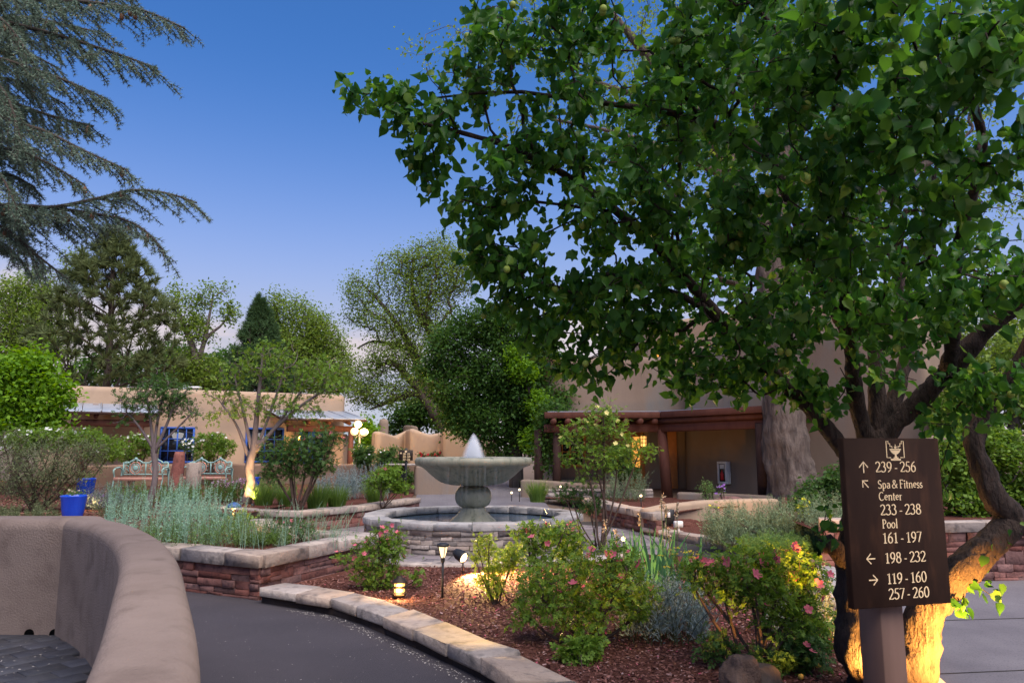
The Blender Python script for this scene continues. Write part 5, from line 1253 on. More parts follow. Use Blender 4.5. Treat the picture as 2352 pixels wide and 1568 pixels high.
# ---- ground planting that fills the left garden
for px, D, rx, h, mm, lab, n, ls in ((262, 16.0, .55, .55, 'L_bluegrey', 'spreading violet-grey lavender right of the blue pots', 80, (.03, .06)), (330, 17.2, .6, .6, 'L_sagegreen', 'green perennial clump in front of the left bench', 70, (.05, .09)), (60, 13.6, .7, .35, 'L_olive', 'low dark groundcover behind the patio wall at far left', 80, (.04, .07)), (432, 17.6, .45, .5, 'L_sagegreen', 'green perennial clump at the foot of the red pillar', 60, (.05, .09)), (535, 18.2, .55, .62, 'L_grass', 'tall green perennial left of the lamp-lit trunk', 70, (.05, .09)), (460, 14.6, .5, .3, 'L_sage', 'low grey groundcover behind the silvery artemisia', 60, (.03, .05)), (300, 14.0, .5, .4, 'L_olive', 'low olive groundcover left of the silvery artemisia', 70, (.03, .06)), (640, 19.6, .6, .7, 'L_sagegreen', 'leafy perennial behind the round rose bush', 70, (.05, .09))):
    b = V3((px-1176)/F*D, D, .43 if D > 14.5 else SOIL_L)
    if px > 560: b[2] = .38
    wb = disc_pts(b, rx, rx*.8, n)
    wands('perennial_clump', lab, wb, [h*RNG.uniform(.5, 1.1) for _ in wb], M[mm], per=46, lean=.3, leafsize=ls, side=.06, cat='plant')

make_tree('hedge_shrub', 'dark leafy shrub filling the gap behind the left edge of the sign', 'shrub', ([V3((1900-1176)/F*14.6, 14.6, .1), Q(1900, 1140, 14.6), Q(1902, 1110, 14.6)], [.05, .04, .03]), [clump(1880, 1140, 14.6, 45, 34), clump(1940, 1120, 14.6, 45, 45), clump(2000, 1140, 14.6, 40, 40), clump(1850, 1165, 14.2, 40, 22)], 420, 16, 'quad', M['L_rosedark'], M['bark_dark'], (.06, .10), .08, tip=.005)
# ================================================================== FRONT BED
SB = .115
def fb(px, py, z=SB): return P(px, py, z)
FRB = 'pink rose bushes in the front bed'
b_ = fb(880, 1352)
D = float(b_[1])
bush('rose_bush', 'pink rose bush at the left of the mulch beside the two path lights', 'rose bush', b_, [pxc(880, 1230, D, 40, 26), pxc(860, 1275, D, 55, 34), pxc(905, 1265, D, 40, 36), pxc(800, 1285, D, 34, 18), pxc(880, 1320, D, 50, 26), pxc(835, 1320, D, 30, 20), pxc(960, 1320, D, 14, 24)], 260, 5, M['L_rose'], (.042, .07), stems=9, stem_r=.014, fl=M['petal_pink'], nfl=15, fsize=(.05, .075), spread=.035, group=FRB)
b_ = fb(1140, 1385); D = float(b_[1])
bush('rose_bush', 'small rose bush with floodlit yellow coloured into its leaves beside the round floodlight', 'rose bush', b_, [pxc(1115, 1250, D, 24, 20), pxc(1150, 1285, D, 40, 26), pxc(1130, 1330, D, 34, 34), pxc(1185, 1270, D, 26, 24), pxc(1095, 1275, D, 14, 12)], 190, 8, M['L_yellowgreen'], (.032, .05), stems=12, stem_r=.008, spread=.03, tip=.0022, group=FRB)  # floodlight's yellow put into the leaf colour, unlike the other roses
b_ = fb(1270, 1470); D = float(b_[1])
bush('rose_bush', 'tall open pink rose bush in front of the fountain wall', 'rose bush', fb(1235, 1400), [pxc(1235, 1230, 7.6, 50, 26), pxc(1290, 1225, 7.6, 45, 34), pxc(1260, 1275, 7.6, 60, 26), pxc(1195, 1220, 7.6, 26, 18), pxc(1320, 1260, 7.6, 30, 24)], 200, 5, M['L_rose'], (.042, .07), stems=6, stem_r=.014, fl=M['petal_pink'], nfl=7, fsize=(.06, .085), spread=.04, group=FRB)
bush('rose_bush', 'widest dark pink rose bush in the centre of the front bed', 'rose bush', fb(1355, 1480), [pxc(1260, 1350, 6.5, 80, 50), pxc(1350, 1330, 6.4, 70, 50), pxc(1440, 1340, 6.4, 70, 46), pxc(1400, 1290, 6.5, 60, 36), pxc(1300, 1400, 6.3, 80, 40), pxc(1400, 1400, 6.3, 80, 40), pxc(1200, 1400, 6.4, 40, 30), pxc(1480, 1380, 6.4, 40, 40)], 460, 5, M['L_rose'], (.045, .075), stems=12, stem_r=.018, fl=M['petal_pink'], nfl=15, fsize=(.055, .085), spread=.045, group=FRB)
bush('rose_shoot', 'low clump of big pale green rose leaves at the mulch front', 'rose bush', fb(1330, 1530), [pxc(1325, 1500, 5.85, 34, 24), pxc(1350, 1480, 5.9, 26, 24)], 60, 7, M['L_rose'], (.055, .08), stems=5, stem_r=.006, spread=.03)
bush('rose_bush', 'big many-flowered pink rose bush with bare dark stems before the brown sign', 'rose bush', fb(1740, 1535), [pxc(1640, 1320, 5.9, 70, 40), pxc(1720, 1310, 5.8, 70, 50), pxc(1800, 1300, 5.8, 70, 46), pxc(1860, 1330, 5.8, 50, 44), pxc(1740, 1370, 5.7, 90, 34), pxc(1840, 1400, 5.8, 60, 40), pxc(1880, 1450, 5.8, 40, 34), pxc(1590, 1290, 6., 26, 30), pxc(1790, 1440, 5.7, 60, 30)], 430, 5, M['L_rose'], (.045, .078), stems=13, stem_r=.02, fl=M['petal_pink'], nfl=24, fsize=(.055, .085), spread=.045, group=FRB, lift=.1)
bush('rose_bush', 'trailing low rose growth under the right-hand rose bush', 'rose bush', fb(1830, 1530), [pxc(1850, 1500, 5.6, 50, 24), pxc(1770, 1520, 5.5, 40, 18), pxc(1650, 1490, 5.7, 30, 20)], 120, 7, M['L_rosedark'], (.045, .075), stems=7, stem_r=.007, fl=M['petal_pink'], nfl=2, group=FRB)
# blue-green yarrow foliage and yellow heads
wb = disc_pts(fb(1530, 1465), .38, .33, 110)
wands('yarrow', 'feathery blue-green yarrow mound between the two big rose bushes', wb, [.55*RNG.uniform(.5, 1.15) for _ in wb], M['L_bluegrey'], per=60, lean=.3, leafsize=(.035, .07), side=.05, cat='yarrow')
def yarrow_heads(name, label, pts):
    t = thing(name, label, 'yarrow'); mb = MB()
    for b, h in pts:
        mb.tube([b, b*.5+h*.5+RNG.normal(0, .01, 3), h], [.003, .0025, .002], 3, cap=False)
        n = 14; r = RNG.uniform(.022, .04); p = h+np.c_[RNG.normal(0, r*.5, n), RNG.normal(0, r*.5, n), RNG.normal(0, .003, n)]
        V, Fx = leaves_arrays(p, nrm(np.c_[RNG.normal(0, 1, (n, 2)), np.zeros(n)]), np.tile(V3(0, 0, 1.), (n, 1))+RNG.normal(0, .2, (n, 3)), np.full(n, .022), leaf_template('quad'))
        o = mobj('flower_head', npmesh('flower_head', V, [Fx], M['petal_gold']), t)
    mb.build('stems', M['greenstem'], t)['kind'] = 'stuff'
pts = []
for px, py in ((1540, 1262), (1555, 1258), (1575, 1268), (1590, 1280), (1600, 1290), (1520, 1275), (1530, 1300), (1568, 1305), (1615, 1300), (1585, 1265), (1548, 1272), (1600, 1272)):
    y = 6.9+RNG.normal(0, .1); h = Q(px, py, y); pts.append((V3(fb(1545, 1440)[0]+RNG.normal(0, .1), y, SB), h))
yarrow_heads('yarrow', 'flat yellow yarrow heads above the blue-green mound', pts)
pts = []
for px, py in ((1790, 1255), (1800, 1262), (1820, 1258), (1838, 1265), (1850, 1270), (1865, 1275), (1830, 1250), (1845, 1255), (1870, 1290), (1815, 1272), (1890, 1310), (1900, 1335), (1880, 1320), (1770, 1275), (1800, 1290)):
    y = 6.6+RNG.normal(0, .12); h = Q(px, py, y); pts.append((V3(Q(1830, 1400, y)[0]+RNG.normal(0, .12), y, SB), h))
yarrow_heads('yarrow', 'flat yellow yarrow heads behind the many-flowered rose bush', pts)
wb = disc_pts(V3(Q(1840, 1400, 6.6)[0], 6.6, SB), .3, .2, 50)
wands('yarrow', 'feathery yarrow foliage behind the many-flowered rose bush', wb, [.6*RNG.uniform(.5, 1.15) for _ in wb], M['L_bluegrey'], per=50, lean=.25, leafsize=(.035, .065), side=.05, cat='yarrow')
# iris clump: every sword leaf its own part
def iris(name, label, c, n, h, spreadx, blooms):
    t = thing(name, label, 'iris')
    for i in range(n):
        b = c+V3(RNG.normal(0, spreadx), RNG.normal(0, .14), 0); a = RNG.normal(0, .22); L = h*RNG.uniform(.65, 1.08); w = RNG.uniform(.016, .024); fold = RNG.normal(0, .6)
        V = []
        for k in np.linspace(0, 1, 6):
            cx = V3(math.sin(a)*L*k+.12*a*L*k**3, RNG.normal(0, .01), L*k*(1-.05*k)); ww = w*(1-.9*k**3)*(.8+.4*k*(1-k)*2); sd = V3(math.cos(fold), math.sin(fold), 0)
            V += [b+cx-sd*ww, b+cx+V3(0, -.004, 0), b+cx+sd*ww]
        q = []
        for k in range(5): q += [(3*k, 3*k+1, 3*k+4, 3*k+3), (3*k+1, 3*k+2, 3*k+5, 3*k+4)]
        V = np.array(V); mobj('leaf', npmesh('leaf', V-b, [np.array(q)], M['L_iris']), t, b)
    for px, py, y in blooms:
        top = Q(px, py, y); b = V3(top[0]+RNG.normal(0, .03), y, SB); st = MB().tube([b, b*.5+top*.5+V3(.01, 0, 0), top], [.007, .006, .005], 5).build('flower_stalk', M['greenstem'], t)
        for k in range(3):
            p = top-V3(RNG.normal(0, .012), .0, k*.055); n_ = 9
            V, Fx = leaves_arrays(np.tile(p, (n_, 1))+RNG.normal(0, .008, (n_, 3)), rand_dirs(n_)+V3(0, 0, .1), rand_dirs(n_), RNG.uniform(.022, .04, n_), leaf_template('quad'))
            mobj('withered_bloom', npmesh('withered_bloom', V, [Fx], M['petal_cream']), st)
iris('iris_clump', 'clump of broad green iris swords with withered cream blooms', V3(Q(1500, 1300, 8.3)[0], 8.3, SB), 60, .75, .23, ((1390, 1195, 9.2), (1470, 1180, 8.6), (1518, 1140, 8.4), (1555, 1160, 8.4), (1535, 1215, 8.4), (1530, 1160, 8.5), (1415, 1220, 9.0)))
# bare stake shoot beside the fountain
tag(MB().tube([fb(1345, 1330), Q(1333, 1250, 9.3), Q(1325, 1180, 9.3)], [.014, .012, .009], 6).build('dead_stem', M['bark_dark'], None, True), 'bare dark dead rose cane standing before the fountain rim', 'stem')
# ---- mulch chips, petals and grit
def scatter_chips(name, label, poly, n, z, size, m, cat='mulch', zj=.006, flat=.5, ylim=None):
    poly = np.array([(p[0], p[1]) for p in poly]); lo, hi = poly.min(0), poly.max(0)
    if ylim: lo[1] = max(lo[1], ylim[0]); hi[1] = min(hi[1], ylim[1])
    P_ = np.zeros((0, 2))
    while len(P_) < n:
        c = RNG.random((n*2, 2)); c[:, 1] = c[:, 1]**1.25; c = lo+c*(hi-lo); P_ = np.concatenate([P_, c[in_poly(c[:, 0], c[:, 1], poly)]])
    P_ = P_[:n]; pos = np.c_[P_, z+np.abs(RNG.normal(0, zj, n))]
    ax = nrm(np.c_[RNG.normal(0, 1, (n, 2)), RNG.normal(0, flat*.6, n)]); up = nrm(np.c_[RNG.normal(0, flat, (n, 2)), np.ones(n)])
    V, Fx = leaves_arrays(pos, ax, up, RNG.uniform(*size, n), (np.array([(-.22, 0, 0), (.2, .05, .02), (.16, 1, .05), (-.18, .9, 0)]), np.array([(0, 1, 2, 3)])))
    o = mobj(name, npmesh(name, V, [Fx], m)); return tag(o, label, cat, kind='stuff')
M['chips'] = leafmat('chips', (.07, .026, .019), (.26, .115, .088), .0, .9, 1.0, c3=(.42, .27, .24))
scatter_chips('mulch_chips', 'reddish-brown bark and gravel mulch covering the front rose bed', bed_poly, 42000, SB, (.014, .038), M['chips'], ylim=(4.4, 11.5))
scatter_chips('mulch_chips', 'reddish mulch on the rear left garden floor', [(-9.5, 14), (-7.0, 13.2), (-5.6, 15), (-6, 19), (-15, 19), (-15, 14)], 9000, .43, (.03, .07), M['chips'])
scatter_chips('fallen_petals', 'pink rose petals fallen on the mulch', bed_poly, 420, SB+.008, (.018, .032), M['petal_pink'], 'petals', ylim=(4.6, 9))
M['grit'] = leafmat('grit', (.30, .27, .25), (.5, .46, .42), .0, .9, 1.0)
scatter_chips('path_litter', 'tiny pale petals and grit strewn over the asphalt path', [tuple(p) for p in FE[:-2]]+[(-.4, 2.8), (-1.2, 3.2), (-2.2, 5.2), (-4, 7.5), (-4.5, 8.9), (-2.9, 8.3)], 520, .002, (.005, .013), M['grit'], 'litter', zj=.001, flat=.2)
scatter_chips('path_litter', 'dry plant litter gathered along the foot of the pale kerb', [tuple(p) for p in FE[1:-2]]+[tuple(p+np.array((-.10, -.06))) for p in FE[1:-2]][::-1], 700, .002, (.008, .02), M['grit'], 'litter', zj=.004, flat=.3)
scatter_chips('patio_litter', 'dry leaf litter in the corner of the patio floor', [(-5.2, 6.6), (-3.6, 5.7), (-3.5, 6.2), (-4.1, 7.0), (-5.2, 7.0)], 110, .032, (.008, .02), M['grit'], 'litter', zj=.004, flat=.3)

# ================================================================== LAMPS
def tiered_light(name, label, p):
    t = thing(name, label, 'path light', p)
    MB().lathe([(.0, .235), (.03, .232), (.035, .215), (.06, .205), (.085, .175), (.088, .168), (.05, .17)], 20).build('cap', M['bronze'], t, True)
    for z in (.165, .105):
        MB().lathe([(.055, z), (.056, z-.012), (.058, z-.03), (.052, z-.034)], 20).build('lit_slot', M['lamp_warm'], t, True)
        MB().lathe([(.06, z-.032), (.082, z-.045), (.084, z-.052), (.05, z-.058)], 20).build('louvre', M['bronze'], t, True)
    MB().lathe([(.052, .17), (.052, .03), (.0, .03)], 16).build('core', M['lamp_warm'], t, True)
    for a in range(3): MB().tube([(.062*math.cos(a*2.1), .062*math.sin(a*2.1), .03), (.062*math.cos(a*2.1), .062*math.sin(a*2.1), .19)], .005, 5).build('rod', M['bronze'], t)
    MB().lathe([(.075, .045), (.07, .03), (.02, .02), (.018, -.05)], 16).build('base', M['bronze'], t, True)
    point_light('bulb', t, (0, -.10, .10), 7, r=.05)
tiered_light('path_light', 'squat tiered path light glowing orange on the mulch', fb(917, 1374))
def torch_light(name, label, p, h=.56):
    t = thing(name, label, 'path light', p)
    MB().tube([(0, 0, -.05), (0, 0, h-.17)], .013, 8).build('stake', M['black'], t)
    MB().lathe([(.02, h-.19), (.024, h-.16), (.02, h-.14)], 12).build('collar', M['black'], t, True)
    MB().lathe([(.022, h-.14), (.05, h-.03), (.053, h-.02)], 18).build('glass_shade', M['shade'], t, True)
    for k in range(4):
        a = k*math.pi/2+.5; MB().tube([(.025*math.cos(a), .025*math.sin(a), h-.14), (.056*math.cos(a), .056*math.sin(a), h-.02)], .004, 4).build('rib', M['black'], t)
    MB().lathe([(.0, h+.012), (.045, h+.01), (.066, h), (.07, h-.012), (.066, h-.024), (.0, h-.024)], 22).build('cap', M['black'], t, True)
M['shade'] = emit('shade', (.95, .72, .42), .55)
torch_light('path_light', 'slim black torch-shaped path light on a stake in the mulch', fb(1016, 1372))
def bullet(name, label, p, aim, watts, z=.16, r=.045, spot=120, em='lamp_hot', stake=True, cat='spotlight', back=.03, warm=(1, .62, .25)):
    """stake-mounted flood lamp: canister, glass lens facing its aim, knuckle, stake"""
    t = thing(name, label, cat, p); aim = nrm(aim); c = V3(0, 0, z)
    R = np.array(Vector(aim).to_track_quat('Z', 'Y').to_matrix())
    def put(mb, nm, m):
        V = np.concatenate(mb.v) @ R.T + c; o = npmesh(nm, V, [np.concatenate(f) for f in mb.f.values() if f], m, True); return mobj(nm, o, t)
    put(MB().lathe([(.0, -r*2.2), (r*.7, -r*2.1), (r, -r*1.2), (r*1.06, 0), (r*1.1, r*.3), (r*1.0, r*.3)], 20), 'canister', M['black'])
    put(MB().lathe([(r*1.0, .0), (r*.8, r*.38), (r*.4, r*.55), (0, r*.6)], 20), 'lens', M[em])
    MB().tube([(0, 0, -.06), (0, 0, z-r*.6)], .012, 6).build('stake', M['black'], t)
    point_light('bulb', t, c+aim*(r*1.0+back), watts, r=r*.8, spot=spot, aim=aim, col=warm, blend=1.)
    return t
fl = fb(1063, 1318); bullet('flood_light', 'round glaring floodlight among the mulch in front of the fountain', fl, (.70, -.52, -.36), 560, z=.21, r=.068, spot=150)
UPL = 'small glowing spotlights around the beds'
for px, py, y, aim, w, lab in ((1175, 1131, 20.4, (.1, -.8, -.1), 10, 'left of the three tiny spotlights behind the fountain rim'), (1193, 1124, 20.2, (.2, -.8, -.1), 10, 'second tiny spotlight behind the fountain beside the grass tuft'), (1288, 1117, 19.6, (.1, -.9, -.1), 10, 'tiny spotlight on a stake right of the fountain bowl'), (1472, 1138, 17.4, (-.1, -.9, -.2), 16, 'tiny spotlight on a stake under the porch corner post'), (217, 1153, 15.9, (.2, -.9, .1), 10, 'tiny spotlight among the purple flowers beside the blue pot'), (1432, 1237, 10.2, (-.2, -.7, .1), 5, 'tiny spotlight hidden behind the iris leaves')):
    q = Q(px, py, y); zb = {17.4: .37, 15.9: SOIL_L, 10.2: .0}.get(y, .36)
    bullet('spot_light', lab, (q[0], q[1], zb), aim, w, z=q[2]-zb, r=.032, spot=160, group=UPL) if False else tag(bullet('spot_light', lab, (q[0], q[1], zb), aim, w, z=max(q[2]-zb, .08), r=.032, spot=160), group=UPL)
def mushroom(name, label, p, h=.42):
    t = thing(name, label, 'path light', p)
    MB().tube([(0, 0, -.05), (0, 0, h-.06)], .014, 8).build('stake', M['bronze'], t)
    MB().lathe([(.0, h+.05), (.05, h+.04), (.10, h+.005), (.115, h-.03), (.11, h-.032), (.0, h-.0)], 22).build('cap', M['bluecap'], t, True)
    MB().lathe([(.0, h-.005), (.03, h-.01), (.03, h-.06), (.012, h-.065)], 12).build('glass_shade', M['lamp_warm'], t, True)
    point_light('bulb', t, (0.0, 0, h-.10), 14, r=.03)
M['bluecap'] = mat('bluecap', (.04, .09, .20), (.06, .12, .26), scale=20, rough=.4)
q = Q(537, 1160, 11.8); mushroom('path_light', 'blue mushroom-capped path light among the artemisia', (q[0], q[1], SOIL_L), h=max(q[2]-SOIL_L, .3))
# uplight on the small tree trunk and on the low adobe wall
q = V3((592-1176)/F*16.9, 16.9, .38); bullet('up_light', 'ground uplight at the foot of the vase-shaped small tree', q, (-.36, .5, .74), 200, z=.08, r=.035, spot=80, em='lamp_warm')
q = V3((660-1176)/F*21.5, 21.5, .45)
bullet('up_light', 'hidden uplight in the sage washing the low tan adobe wall', V3((1735-1176)/F*16.4, 16.4, .11), (.0, .9, .5), 18, z=.15, r=.035, spot=110, em='lamp_warm')
bullet('up_light', 'uplight warming the white-flowered shrubs at the far left', V3((185-1176)/F*18.2, 18.2, .46), (.1, .3, 1), 8, z=.06, r=.035, spot=110, em='lamp_warm')
# three-globe lamp post
lpz = Q(826, 983, 26.); LPt = thing('globe_lamp', 'black lamp post with three glowing round globes at the building corner', 'street lamp', (lpz[0], lpz[1], .45))
zt_ = lpz[2]-.45
MB().tube([(0, 0, 0), (0, 0, .25), (0, 0, .3), (0, 0, zt_-.05)], [.09, .08, .045, .035], 10).build('post', M['black'], LPt, True)
for nm, (dx, dy, dz) in zip('abc', ((-.06, 0, .14), (.18, -.08, -.14), (-.16, -.1, -.12))):
    MB().tube([(0, 0, zt_-.2), (dx*.7, dy, zt_+dz-.22), (dx, dy, zt_+dz-.14)], .018, 6).build('arm', M['black'], LPt, True)
    a = np.linspace(-math.pi/2, math.pi/2, 11); MB().lathe([(.135*math.cos(t), zt_+dz+.135*math.sin(t)) for t in a], 20, (dx, dy, 0)).build('globe', M['globe'], LPt, True)
for k, (dx, dy, dz) in enumerate(((.05, -.35, .0), (.4, .1, -.1))): point_light('bulb', LPt, (dx, dy, zt_+dz), 75, r=.12)
# porch lantern: caged cylinder hanging in the porch
pl_ = Q(1478, 1012, 22.6); LT = thing('hanging_lantern', 'caged amber lantern hanging inside the right porch', 'lantern', pl_)
MB().lathe([(.0, .17), (.09, .16), (.10, .14)], 14).build('cap', M['black'], LT, True)
MB().lathe([(.085, .14), (.085, -.16), (.0, -.16)], 14).build('glass_shade', M['lantern'], LT, True)
for k in range(6):
    a = k*math.pi/3; MB().tube([(.095*math.cos(a), .095*math.sin(a), .14), (.095*math.cos(a), .095*math.sin(a), -.17)], .008, 4).build('bar', M['black'], LT)
for z in (-.17, -.06, .05): MB().lathe([(.09, z-.008), (.1, z-.008), (.1, z+.008), (.09, z+.008)], 14).build('hoop', M['black'], LT)
MB().tube([(0, 0, .17), (0, 0, .45)], .01, 5).build('chain', M['black'], LT)
point_light('bulb', LT, (0, -.05, -.26), 3, r=.06)

# ================================================================== STREET FURNITURE AND SMALL THINGS
def bench(name, label, p, rz, w=1.35):
    t = thing(name, label, 'bench', p, rz, group='ornate painted iron benches')
    h0 = .43
    for i in range(4): MB().box((0, -.05-.1*i, h0), (w-.06, .085, .025), bev=.006).build('seat_slat', M['redwood'], t)
    MB().box((0, -.42, h0-.06), (w-.04, .03, .09), bev=.01).build('apron', M['pinkpaint'], t)
    bx = MB(); n = 60
    # scalloped backrest frame
    top = [(x, .05, .82+.07*max(0, math.cos((abs(x)-w*.21)/(w*.13)*math.pi/2)) if abs(abs(x)-w*.21) < w*.13 else .80) for x in np.linspace(-w/2+.06, w/2-.06, 41)]
    bx.tube(top, .022, 6); bx.tube([(-w/2+.06, .05, .48), (w/2-.06, .05, .48)], .02, 6)
    for x in (-w/2+.06, 0, w/2-.06): bx.tube([(x, .05, .44), (x, .05, .82)], .02, 6)
    bx.build('backrest_frame', M['teal'], t, True)
    for s_ in (-1, 1):
        for r, m_, tr in ((.165, 'pinkpaint', .018), (.12, 'teal', .014), (.095, 'pinkpaint', .01)):
            a = np.linspace(0, 2*math.pi, 25); MB().tube(np.c_[s_*w*.21+r*.92*np.cos(a), np.full(25, .045), .655+r*np.sin(a)], tr, 6, cap=False).build('medallion_ring', M[m_], t, True)
        MB().lathe([(.0, .012), (.05, .01), (.082, .0), (.0, -.01)], 16).build('medallion', M['teal'], t, True, loc=(s_*w*.21, .04, .655)).rotation_euler = (math.pi/2, 0, 0)
        MB().lathe([(.0, .03), (.05, .0), (.0, -.02)], 10).build('finial', M['teal'], t, True, loc=(s_*w*.21, .045, .91)).rotation_euler = (math.pi/2, 0, 0)
        for k in range(10):
            a = k*math.pi/5; x0, z0 = s_*w*.21+.165*math.cos(a), .655+.165*math.sin(a); x1, z1 = s_*w*.21+.215*math.cos(a+.25), .655+.2*math.sin(a+.25)
            MB().tube([(x0, .05, z0), ((x0+x1)/2, .045, (z0+z1)/2+.02), (x1, .05, min(max(z1, .5), .84))], .011, 5).build('scroll', M['teal'], t, True)
        # side frame: arm scroll and leg
        sx = s_*(w/2-.02)
        MB().tube([(sx, .08, .0), (sx, .05, .2), (sx, .03, .43), (sx, .05, .62), (sx, -.1, .68), (sx, -.35, .66), (sx, -.46, .60), (sx, -.42, .5), (sx, -.38, .43), (sx, -.44, .2), (sx, -.47, .0)], [.025, .02, .02, .02, .022, .022, .025, .02, .018, .02, .028], 7).build('side_frame', M['teal'], t, True)
    for s_ in (-1, 1):
        for k in range(3):
            a = np.linspace(0, 5, 14); r = .075*(1-a/7); cx, cz = s_*(w*.40), .56+.11*k
            MB().tube(np.c_[cx+r*np.cos(a), np.full(14, .05), cz+r*np.sin(a)], .011, 5).build('scroll', M['teal'], t, True)
q = Q(318, 1118, 21.0); bench('iron_bench', 'ornate teal and pink iron bench behind the lavender, left of the red pillar', (q[0], q[1]+.3, .5), .06)
q = Q(470, 1118, 21.6); bench('iron_bench', 'ornate teal and pink iron bench right of the red pillar', (q[0], q[1]+.3, .5), -.04)
# red petrified-looking pillar with a small square planter behind
q = Q(405, 1120, 20.2); PLr = thing('stone_pillar', 'rough rust-red stone pillar standing between the two painted benches', 'pillar', (q[0], q[1], .42))
mb = MB(); k = 9; ring_ = []
mb.tube([(0.02, 0, 0), (.0, 0, .25), (-.01, 0, .55), (.02, 0, .85), (.03, 0, 1.1), (.03, 0, 1.2)], [.19, .175, .165, .155, .14, .115], 9); mb.build('shaft', M['redstone'], PLr)
MB().box((.3, .35, .45), (.32, .3, .9), bev=.02).build('planter_box', M['coping'], PLr)
def pot(name, label, p, r, h, plants):
    t = thing(name, label, 'flower pot', p)
    MB().lathe([(.0, 0), (r*.62, 0), (r*.68, h*.05), (r*.86, h*.5), (r*.95, h*.85), (r*1.0, h*.93), (r*1.02, h*.98), (r*.98, h), (r*.9, h*.985), (r*.88, h*.9), (r*.84, h*.86), (0, h*.88)], 28).build('glazed_body', M['bluepot'], t, True)
    MB().lathe([(0, h*.9), (r*.86, h*.885)], 20).build('potting_soil', M['soil'], t)
    n = 160; pos = np.c_[RNG.normal(0, r*.4, (n, 2)), h*.95+np.abs(RNG.normal(0, .05, n))]
    leaves_obj('foliage', t, pos, nrm(rand_dirs(n)+V3(0, 0, .7)), rand_dirs(n), RNG.uniform(.04, .08, n), leaf_template('thin'), M['L_grass'])
    for k in range(plants): flower(t, V3(*RNG.normal(0, r*.4, 2), h+.05+RNG.random()*.04), .05, M['petal_cream'])
q = Q(167, 1178, 13.4); pot('blue_pot', 'cobalt blue glazed pot with low planting, the nearer one', (q[0], 13.4, SOIL_L), 27.5*13.4/F, Q(0, 1136, 13.4)[2]-SOIL_L, 6)
q = Q(195, 1130, 16.6); pot('blue_pot', 'cobalt blue glazed pot half hidden behind the nearer one', (q[0], 16.6, .43), 21*16.6/F, Q(0, 1097, 16.6)[2]-.43, 3)
q = Q(610, 1085, 22.); pot('blue_pot', 'deep blue pot in the shade right of the second bench', ((592-1176)/F*22., 22., .5), .2, .38, 0)
# stump/rock at the lower edge
def rock(name, label, p, s, m, cat, n=12, parent=None):
    bm = bmesh.new(); bmesh.ops.create_icosphere(bm, subdivisions=4, radius=1)
    ph = RNG.random(9)*6
    for v in bm.verts:
        c = v.co; k = 1+.13*math.sin(c.x*4+ph[0])*math.cos(c.y*3.3+ph[1])+.09*math.sin(c.z*5+ph[2]+c.x*3)+.05*math.sin(c.x*9+ph[3])*math.sin(c.y*8+ph[4])+.03*math.sin(c.z*17+c.x*13)
        v.co = Vector((c.x*k*s[0]*1.05, c.y*k*s[1]*1.05, max(-.3, min(.86, c.z*k))*s[2]*1.2))
    me = bpy.data.meshes.new(name); bm.to_mesh(me); bm.free(); me.materials.append(m)
    for f in me.polygons: f.use_smooth = True
    o = mobj(name, me, parent, p); return o if parent is not None else tag(o, label, cat)
M['stumpwood'] = mat('stumpwood', (.09, .055, .04), (.17, .11, .08), scale=7, rough=.9, bump=1, bscale=14, c3=(.04, .025, .02), mscale=10, bdist=.05)
STU = thing('tree_stump', 'knobbly weathered brown stump at the bottom edge below the rose bush', 'stump')
rock('knob', None, fb(1690, 1568)+V3(0, -.12, .03), (.13, .13, .17), M['stumpwood'], None, parent=STU)
rock('root_base', None, fb(1742, 1570), (.14, .12, .12), M['bark_dark'], None, parent=STU)
rock('red_boulder', 'small flat red boulder in the rear right bed', V3((1665-1176)/F*18.8, 18.8, .40), (.35, .2, .12), M['redstone'], 'rock')
rock('tan_boulder', 'long tan boulder behind the right raised bed', V3((1560-1176)/F*15.9, 15.9, .08), (.4, .25, .15), M['soil'], 'rock')
# speaker and junction box
q = Q(1538, 1196, 13.6); SPK = thing('outdoor_speaker', 'black outdoor speaker box at the foot of the low tan wall', 'speaker', (q[0], q[1], Q(0, 1203, 13.6)[2]), .12)
MB().box((0, 0, .135), (.15, .14, .25), bev=.015).build('cabinet', M['black'], SPK); MB().box((-.035, -.073, .17), (.05, .006, .09), bev=.002).build('label_plate', M['white'], SPK); MB().box((0, 0, .0), (.05, .05, .06)).build('foot', M['black'], SPK)
q = Q(1558, 1206, 13.4); JB = thing('junction_box', 'small white electrical box beside the black speaker', 'electrical box', (q[0], q[1], q[2]-.04), .3)
MB().box((0, 0, .06), (.15, .1, .11), bev=.012).build('case', M['white'], JB); MB().box((0, -.052, .06), (.1, .008, .07), bev=.003).build('cover', M['white'], JB); MB().box((0, 0, -.05), (.04, .04, .12)).build('stem', M['white'], JB)
# fire extinguisher cabinet on the wall
FX = thing('extinguisher_cabinet', 'white glass-fronted fire extinguisher cabinet on the porch wall', 'cabinet')
u0, z1 = FR.uv(1656, 1059); u1, z0 = FR.uv(1680, 1111)
def fbx(nm, a, b, o0, o1, za, zb2, m): mb = MB(); FR.box(mb, a, b, o0, o1, za, zb2, .008); return mb.build(nm, m, FX)
fbx('case', u0, u1, .0, .2, z0, z1, M['white'])
fw = .07
fbx('door_frame', u0, u1, .2, .22, z1-fw, z1, M['white']); fbx('door_frame', u0, u1, .2, .22, z0, z0+fw, M['white']); fbx('door_frame', u0, u0+fw, .2, .218, z0+fw, z1-fw, M['white']); fbx('door_frame', u1-fw, u1, .2, .218, z0+fw, z1-fw, M['white'])
fbx('pane', u0+fw, u1-fw, .2, .206, z0+fw, z1-fw, M['glass'])
c = FR.pt((u0+u1)/2, .215, 0)
